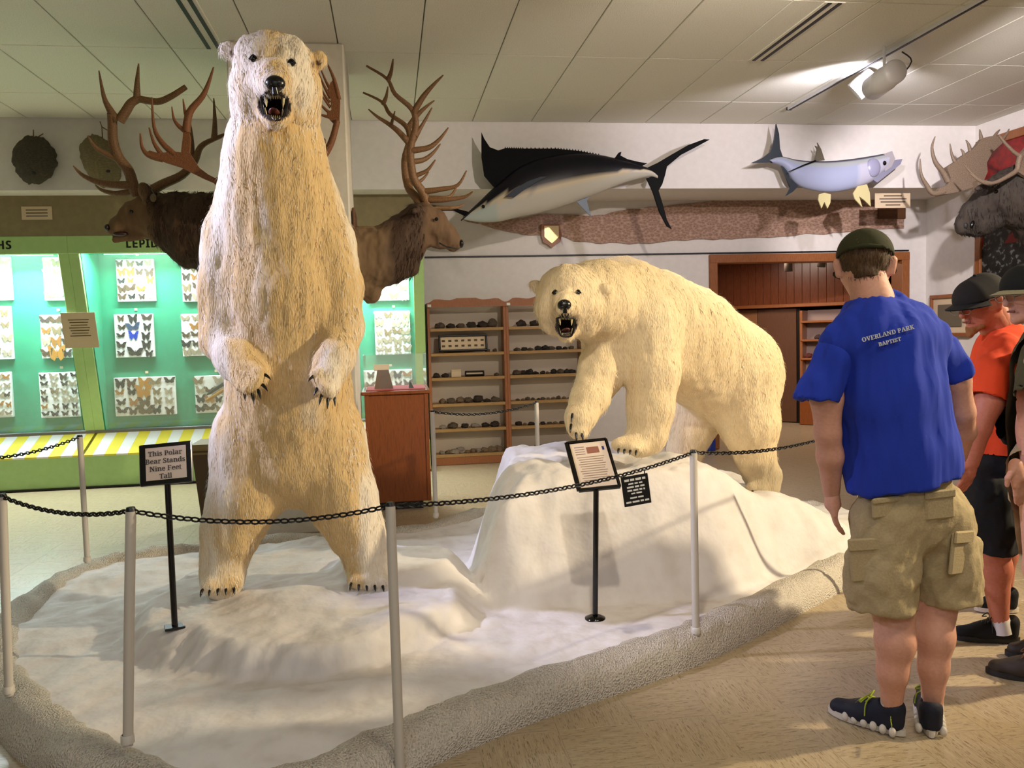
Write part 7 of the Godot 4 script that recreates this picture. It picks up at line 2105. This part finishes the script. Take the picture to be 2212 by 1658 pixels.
	k.bone(Vector3(1.716, yl - 0.02, -2.70), 0.098, Vector3(1.716, yl + 0.08, -2.70), 0.085, 0.004, Vector3.ONE, true)
	k.bone(Vector3(1.989, yl - 0.02, -2.73), 0.095, Vector3(1.989, yl + 0.08, -2.73), 0.085, 0.004, Vector3.ONE, true)
	var shorts := part("cargo_shorts", solid([k.shape()], base, 0.016, Vector3(10, 7, 10)), M.khaki, t)
	for q in [[Vector3(1.461, 0.741, -2.400), Vector2(0.10, 0.15), 0.10], [Vector3(1.790, 0.742, -2.400), Vector2(0.10, 0.15), -0.10], [Vector3(1.717, 0.904, -2.400), Vector2(0.11, 0.10), 0.05], [Vector3(1.536, 0.907, -2.400), Vector2(0.11, 0.07), 0.05]]:
		var p := k.hit(q[0], (q[0] - EYE).normalized(), 0.6)
		var pb := Basis(Vector3.BACK, q[2]) * Basis(Vector3.UP, -q[2] * 3.5 if absf(q[2]) > 0.06 else 0.0)
		part("pocket", boxm(Vector3(q[1].x, q[1].y, 0.018), 0.007, p - base, pb), M.khaki, shorts)
		part("pocket_flap", boxm(Vector3(q[1].x * 1.04, q[1].y * 0.3, 0.012), 0.005, p - base + pb * Vector3(0, q[1].y * 0.40, 0.010), pb), M.khaki, shorts)
	part("under_shorts", tubem([Vector3(1.944, 0.462, -2.730) - base, Vector3(1.943, 0.410, -2.730) - base], [0.071, 0.067], 18), M.black_cloth, t)
	# socks and shoes
	for q in [[Vector3(1.751, 0.150, -2.700), Vector3(1.760, 0.056, -2.720)], [Vector3(1.922, 0.145, -2.715), Vector3(1.935, 0.030, -2.740)]]:
		part("sock", tubem([q[0] - base, q[0].lerp(q[1], 0.3) - base, q[1] - base], [0.040, 0.038, 0.038], 16), M.sock, t)
	var sl := shoe(t, base, Vector3(1.781, 0.000, -2.664), Vector3(1.621, 0.000, -2.909), M.navy, M.sole, M.lace, true)
	part("lettering", words("Reebok", 0.022, "Droid Sans", 0.002, 700), M.lace, sl, Vector3(1.683, 0.095, -2.600) - base, Basis(Vector3.UP, 1.05) * Basis(Vector3.FORWARD, 0.05))
	shoe(t, base, Vector3(1.861, 0.000, -2.634), Vector3(2.066, 0.000, -2.961), M.navy, M.sole, M.lace, true)

func man() -> void:
	var base := Vector3(2.72, 0, -3.45)
	var t := thing("person", "person in an orange T-shirt, black shorts and dark cap, glasses, looking left", "person", base)
	var hc: Vector3 = Vector3(2.650, 1.572, -3.420)
	var fw := Vector3(-0.93, -0.30, 0.10).normalized()
	var f := Field.new(Vector3(2.22, 0.03, -3.85), Vector3(3.12, 1.72, -3.05), 0.0115)
	f.bones([[Vector3(2.702, 1.529, -3.420), 0.067, Vector3(2.764, 1.412, -3.420), 0.076]], 0.03)
	f.bones([[Vector3(2.789, 1.253, -3.420), 0.119, Vector3(2.792, 0.997, -3.420), 0.115], [Vector3(2.792, 0.997, -3.420), 0.115, Vector3(2.758, 0.763, -3.420), 0.098]], 0.06, Vector3(1, 1, 0.85))
	f.bones([[Vector3(2.618, 1.316, -3.260), 0.072, Vector3(2.519, 1.133, -3.200), 0.057], [Vector3(2.519, 1.133, -3.200), 0.057, Vector3(2.461, 1.028, -3.180), 0.045], [Vector3(2.461, 1.028, -3.180), 0.045, Vector3(2.439, 0.878, -3.200), 0.032]], 0.02)
	f.bones([[Vector3(2.928, 1.296, -3.600), 0.080, Vector3(2.910, 1.037, -3.620), 0.061], [Vector3(2.910, 1.037, -3.620), 0.061, Vector3(2.813, 0.884, -3.620), 0.049], [Vector3(2.813, 0.884, -3.620), 0.049, Vector3(2.712, 0.835, -3.600), 0.036]], 0.02)
	f.bones([[Vector3(2.648, 0.719, -3.340), 0.092, Vector3(2.662, 0.460, -3.360), 0.071], [Vector3(2.662, 0.460, -3.360), 0.071, Vector3(2.694, 0.358, -3.370), 0.066], [Vector3(2.694, 0.358, -3.370), 0.066, Vector3(2.729, 0.093, -3.380), 0.036]], 0.03)
	f.bones([[Vector3(2.850, 0.670, -3.540), 0.097, Vector3(2.978, 0.427, -3.680), 0.074], [Vector3(2.978, 0.427, -3.680), 0.074, Vector3(3.028, 0.302, -3.740), 0.066], [Vector3(3.028, 0.302, -3.740), 0.066, Vector3(3.088, 0.051, -3.800), 0.036]], 0.03)
	var g := Field.new(hc - Vector3(0.16, 0.16, 0.14), hc + Vector3(0.14, 0.13, 0.14), 0.0055)
	head_into(g, hc, fw, 0.98)
	g.bones([[Vector3(2.679, 1.530, -3.420), 0.067, Vector3(2.721, 1.466, -3.420), 0.072]], 0.03)
	var w: Vector3 = Vector3(2.439, 0.878, -3.200)
	var h := Field.new(w - Vector3(0.14, 0.20, 0.10), w + Vector3(0.08, 0.04, 0.10), 0.005)
	hand_into(h, w, Vector3(-0.3, -0.93, 0.0).normalized(), Vector3(-0.6, 0.1, -0.6).normalized(), Vector3(-0.8, 0.2, 0.3).normalized(), 0.35)
	var w2: Vector3 = Vector3(2.712, 0.835, -3.600)
	var h2 := Field.new(w2 - Vector3(0.16, 0.14, 0.10), w2 + Vector3(0.08, 0.08, 0.10), 0.006)
	hand_into(h2, w2, Vector3(-0.9, -0.3, 0.0).normalized(), Vector3(0, -0.5, 0.8).normalized(), Vector3(0.0, 0.8, 0.2).normalized(), 0.4)
	part("body", solid([f.shape(), g.shape(), h.shape(), h2.shape()], base), M.skin_warm, t)
	var side := fw.cross(Vector3.UP).normalized()
	var up := side.cross(fw).normalized()
	face_bits(t, base, hc, fw, side, up, true)
	cap(t, base, hc, fw, M.capbrown, M.capblack)
	# beard
	var bf := Field.new(hc - Vector3(0.18, 0.18, 0.1), hc + Vector3(0.05, 0.0, 0.1), 0.006)
	bf.bone(hc + fw * 0.088 - up * 0.105, 0.026, hc + fw * 0.10 - up * 0.122, 0.018, 0.02)
	bf.bone(hc + fw * 0.06 - up * 0.10 + side * 0.03, 0.018, hc + fw * 0.06 - up * 0.10 - side * 0.03, 0.018, 0.02)
	part("beard", solid([bf.shape()], base, 0.006, Vector3(40, 20, 40)), M.beard, t)
	# orange shirt
	var s := Field.new(Vector3(2.35, 0.88, -3.80), Vector3(3.14, 1.56, -3.05), 0.0115)
	s.bones([[Vector3(2.789, 1.274, -3.420), 0.152, Vector3(2.792, 1.040, -3.420), 0.166], [Vector3(2.792, 1.040, -3.420), 0.166, Vector3(2.764, 0.827, -3.420), 0.158]], 0.06, Vector3(1, 1, 0.85))
	s.bones([[Vector3(2.638, 1.335, -3.280), 0.081, Vector3(2.788, 1.369, -3.420), 0.097], [Vector3(2.788, 1.369, -3.420), 0.097, Vector3(2.923, 1.319, -3.580), 0.089]], 0.06)
	var yh := 0.861
	s.cut(Vector3(0, -1, 0), -yh)
	var s1 := sleeve([[Vector3(2.634, 1.335, -3.270), 0.089, Vector3(2.560, 1.249, -3.220), 0.087], [Vector3(2.560, 1.249, -3.220), 0.087, Vector3(2.486, 1.096, -3.190), 0.079]], Vector3(2.511, 1.141, -3.200), Vector3(2.511, 1.141, -3.200) - Vector3(2.593, 1.287, -3.240), 0.068)
	var s2 := sleeve([[Vector3(2.914, 1.319, -3.580), 0.093, Vector3(2.928, 1.194, -3.620), 0.090], [Vector3(2.928, 1.194, -3.620), 0.090, Vector3(2.910, 1.037, -3.620), 0.081]], Vector3(2.914, 1.078, -3.620), Vector3(2.914, 1.078, -3.620) - Vector3(2.921, 1.262, -3.600), 0.06)
	var sh := part("t_shirt", solid([s.shape(), s1, s2], base, 0.02, Vector3(6, 2.5, 6)), M.orange, t)
	var pf := Field.new(Vector3(2.587, 0.875, -3.300) - Vector3(0, 0, 0.12), Vector3(2.724, 1.265, -3.200) + Vector3(0, 0, 0.12), 0.0105)
	pf.bones([[Vector3(2.666, 1.164, -3.240), 0.048, Vector3(2.594, 1.018, -3.220), 0.044], [Vector3(2.685, 1.062, -3.240), 0.052, Vector3(2.650, 0.973, -3.240), 0.036]], 0.04, Vector3(1, 1, 1.4))
	part("side_panel", solid([pf.shape()], base), M.black_cloth, sh)
	# black shorts
	var k := Field.new(Vector3(2.32, 0.40, -3.86), Vector3(3.0, 1.05, -3.12), 0.0115)
	k.bones([[Vector3(2.761, 0.881, -3.420), 0.140, Vector3(2.744, 0.720, -3.420), 0.141]], 0.05, Vector3(1, 1, 0.85))
	k.bones([[Vector3(2.634, 0.720, -3.340), 0.116, Vector3(2.648, 0.569, -3.350), 0.105], [Vector3(2.648, 0.569, -3.350), 0.105, Vector3(2.677, 0.395, -3.360), 0.097], [Vector3(2.850, 0.670, -3.540), 0.119, Vector3(2.948, 0.461, -3.640), 0.109], [Vector3(2.948, 0.461, -3.640), 0.109, Vector3(3.004, 0.279, -3.700), 0.098]], 0.03)
	var yk := 0.438
	k.cut(Vector3(0, -1, 0), -yk)
	part("shorts", solid([k.shape()], base, 0.02, Vector3(7, 5, 7)), M.black_cloth, t)
	for q in [[Vector3(2.729, 0.115, -3.380), Vector3(2.739, 0.049, -3.380)]]:
		part("sock", tubem([q[0] - base, q[1] - base], [0.04, 0.045], 14), M.sock, t)
	shoe(t, base, Vector3(2.816, 0.000, -3.359), Vector3(2.552, 0.000, -3.476), M.black_cloth, M.darksole, M.black)
	shoe(t, base, Vector3(3.104, 0.000, -3.716), Vector3(2.911, 0.000, -3.789), M.black_cloth, M.sole, M.black)

func face_bits(t: Node3D, base: Vector3, hc: Vector3, fw: Vector3, side: Vector3, up: Vector3, glasses: bool) -> void:
	for q in [-1.0, 1.0]:
		part("eye", ballm(hc + fw * 0.094 + side * q * 0.031 + up * 0.006 - base, Vector3(0.011, 0.009, 0.011)), M.eyewhite, t)
	part("mouth", tubem(curve([hc + fw * 0.104 + side * 0.022 - up * 0.065 - base, hc + fw * 0.112 - up * 0.064 - base, hc + fw * 0.104 - side * 0.022 - up * 0.065 - base]), [0.004], 6), M.lip, t)
	if glasses:
		var g := st()
		for q in [-1.0, 1.0]:
			var c: Vector3 = hc + fw * 0.122 + side * q * 0.033 + up * -0.006 - base
			var ring := []
			for k in 17:
				var a := TAU * k / 16.0
				ring.append(c + side * cos(a) * 0.026 + up * sin(a) * 0.018)
			tube(g, ring, [0.0018], 5, false)
			tube(g, [c + side * q * 0.026, hc + side * q * 0.086 + fw * 0.03 + up * 0.014 - base, hc + side * q * 0.090 - fw * 0.02 + up * 0.008 - base], [0.002], 5)
		tube(g, [hc + fw * 0.124 + side * 0.008 - base, hc + fw * 0.124 - side * 0.008 - base], [0.002], 5)
		part("glasses", done(g), M.metal, t)

func third() -> void:
	var base := Vector3(2.80, 0, -2.98)
	var t := thing("person", "person in an olive shirt and khaki shorts cut off by the right edge, cream-brimmed cap", "person", base)
	var hc: Vector3 = Vector3(2.540, 1.598, -2.980)
	var fw := Vector3(-0.97, -0.15, -0.10).normalized()
	var f := Field.new(Vector3(2.36, 0.03, -3.35), Vector3(3.22, 1.75, -2.66), 0.0125)
	f.bones([[Vector3(2.578, 1.538, -2.980), 0.066, Vector3(2.617, 1.427, -2.980), 0.074]], 0.03)
	f.bones([[Vector3(2.651, 1.277, -2.980), 0.130, Vector3(2.655, 1.033, -2.980), 0.127], [Vector3(2.655, 1.033, -2.980), 0.127, Vector3(2.638, 0.807, -2.980), 0.109]], 0.06, Vector3(1, 1, 0.9))
	f.bones([[Vector3(2.455, 1.326, -2.820), 0.074, Vector3(2.382, 1.172, -2.800), 0.058], [Vector3(2.382, 1.172, -2.800), 0.058, Vector3(2.339, 1.068, -2.800), 0.051], [Vector3(2.339, 1.068, -2.800), 0.051, Vector3(2.336, 0.933, -2.820), 0.032]], 0.02)
	f.bones([[Vector3(2.771, 1.305, -3.140), 0.082, Vector3(2.764, 1.067, -3.160), 0.059], [Vector3(2.764, 1.067, -3.160), 0.059, Vector3(2.724, 0.897, -3.180), 0.040]], 0.02)
	f.bones([[Vector3(2.541, 0.790, -2.900), 0.099, Vector3(2.538, 0.493, -2.900), 0.074], [Vector3(2.538, 0.493, -2.900), 0.074, Vector3(2.561, 0.360, -2.900), 0.070], [Vector3(2.561, 0.360, -2.900), 0.070, Vector3(2.596, 0.151, -2.920), 0.035]], 0.03)
	f.bones([[Vector3(2.709, 0.750, -3.060), 0.104, Vector3(2.768, 0.414, -3.120), 0.079], [Vector3(2.768, 0.414, -3.120), 0.079, Vector3(2.786, 0.271, -3.120), 0.075], [Vector3(2.786, 0.271, -3.120), 0.075, Vector3(2.825, 0.078, -3.140), 0.038]], 0.03)
	var g := Field.new(hc - Vector3(0.16, 0.16, 0.14), hc + Vector3(0.15, 0.13, 0.14), 0.006)
	head_into(g, hc, fw)
	g.bones([[Vector3(2.570, 1.548, -2.980), 0.066, Vector3(2.600, 1.483, -2.980), 0.070]], 0.03)
	var w: Vector3 = Vector3(2.336, 0.937, -2.820)
	var h := Field.new(w - Vector3(0.12, 0.20, 0.10), w + Vector3(0.10, 0.04, 0.10), 0.005)
	hand_into(h, w, Vector3(0.15, -0.98, 0.0).normalized(), Vector3(0.5, 0.0, -0.7).normalized(), Vector3(-0.85, 0.1, 0.35).normalized(), 0.35)
	var w2: Vector3 = Vector3(2.724, 0.897, -3.180)
	var h2 := Field.new(w2 - Vector3(0.14, 0.20, 0.10), w2 + Vector3(0.08, 0.04, 0.10), 0.006)
	hand_into(h2, w2, Vector3(-0.2, -0.95, 0.0).normalized(), Vector3(-0.6, 0.0, 0.5).normalized(), Vector3(-0.8, 0.2, -0.3).normalized(), 0.35)
	part("body", solid([f.shape(), g.shape(), h.shape(), h2.shape()], base), M.skin, t)
	var side := fw.cross(Vector3.UP).normalized()
	var up := side.cross(fw).normalized()
	face_bits(t, base, hc, fw, side, up, true)
	cap(t, base, hc, fw, M.capdark, M.capcream)
	var s := Field.new(Vector3(2.52, 0.84, -3.34), Vector3(3.22, 1.56, -2.66), 0.0125)
	s.bones([[Vector3(2.651, 1.296, -2.980), 0.160, Vector3(2.654, 1.090, -2.980), 0.164], [Vector3(2.654, 1.090, -2.980), 0.164, Vector3(2.643, 0.883, -2.980), 0.161]], 0.06, Vector3(1, 1, 0.9))
	s.bones([[Vector3(2.480, 1.356, -2.840), 0.078, Vector3(2.639, 1.385, -2.980), 0.093], [Vector3(2.639, 1.385, -2.980), 0.093, Vector3(2.763, 1.335, -3.120), 0.086]], 0.06)
	s.cut(Vector3(0, -1, 0), -0.885)
	var s1 := sleeve([[Vector3(2.475, 1.343, -2.830), 0.085, Vector3(2.432, 1.257, -2.810), 0.081], [Vector3(2.432, 1.257, -2.810), 0.081, Vector3(2.382, 1.154, -2.800), 0.077]], Vector3(2.397, 1.192, -2.800), Vector3(2.397, 1.192, -2.800) - Vector3(2.451, 1.309, -2.820), 0.07)
	var s2 := sleeve([[Vector3(2.764, 1.325, -3.130), 0.090, Vector3(2.770, 1.206, -3.150), 0.087], [Vector3(2.770, 1.206, -3.150), 0.087, Vector3(2.768, 1.087, -3.160), 0.083]], Vector3(2.771, 1.134, -3.160), Vector3(2.771, 1.134, -3.160) - Vector3(2.769, 1.285, -3.140), 0.066)
	part("shirt", solid([s.shape(), s1, s2], base, 0.02, Vector3(6, 2.5, 6)), M.green_cloth, t)
	var k := Field.new(Vector3(2.50, 0.40, -3.36), Vector3(3.16, 1.0, -2.66), 0.0125)
	k.bones([[Vector3(2.637, 0.883, -2.980), 0.150, Vector3(2.628, 0.789, -2.980), 0.150]], 0.05, Vector3(1, 1, 0.9))
	k.bones([[Vector3(2.513, 0.792, -2.900), 0.131, Vector3(2.511, 0.644, -2.900), 0.124], [Vector3(2.511, 0.644, -2.900), 0.124, Vector3(2.522, 0.476, -2.900), 0.114], [Vector3(2.709, 0.750, -3.060), 0.131, Vector3(2.754, 0.580, -3.100), 0.126], [Vector3(2.754, 0.580, -3.100), 0.126, Vector3(2.779, 0.393, -3.120), 0.115]], 0.03)
	k.cut(Vector3(0, -1, 0), -0.524)
	part("shorts", solid([k.shape()], base, 0.02, Vector3(7, 5, 7)), M.khaki, t)
	for q in [[Vector3(2.596, 0.170, -2.920), Vector3(2.601, 0.113, -2.920)], [Vector3(2.825, 0.098, -3.140), Vector3(2.828, 0.047, -3.140)]]:
		part("sock", tubem([q[0] - base, q[1] - base], [0.042, 0.046], 14), M.sock, t)
	shoe(t, base, Vector3(2.645, 0.000, -2.936), Vector3(2.438, 0.000, -3.102), M.shoebrown, M.darksole, M.brown)
	shoe(t, base, Vector3(2.855, 0.000, -3.122), Vector3(2.645, 0.000, -3.246), M.shoebrown, M.darksole, M.brown)
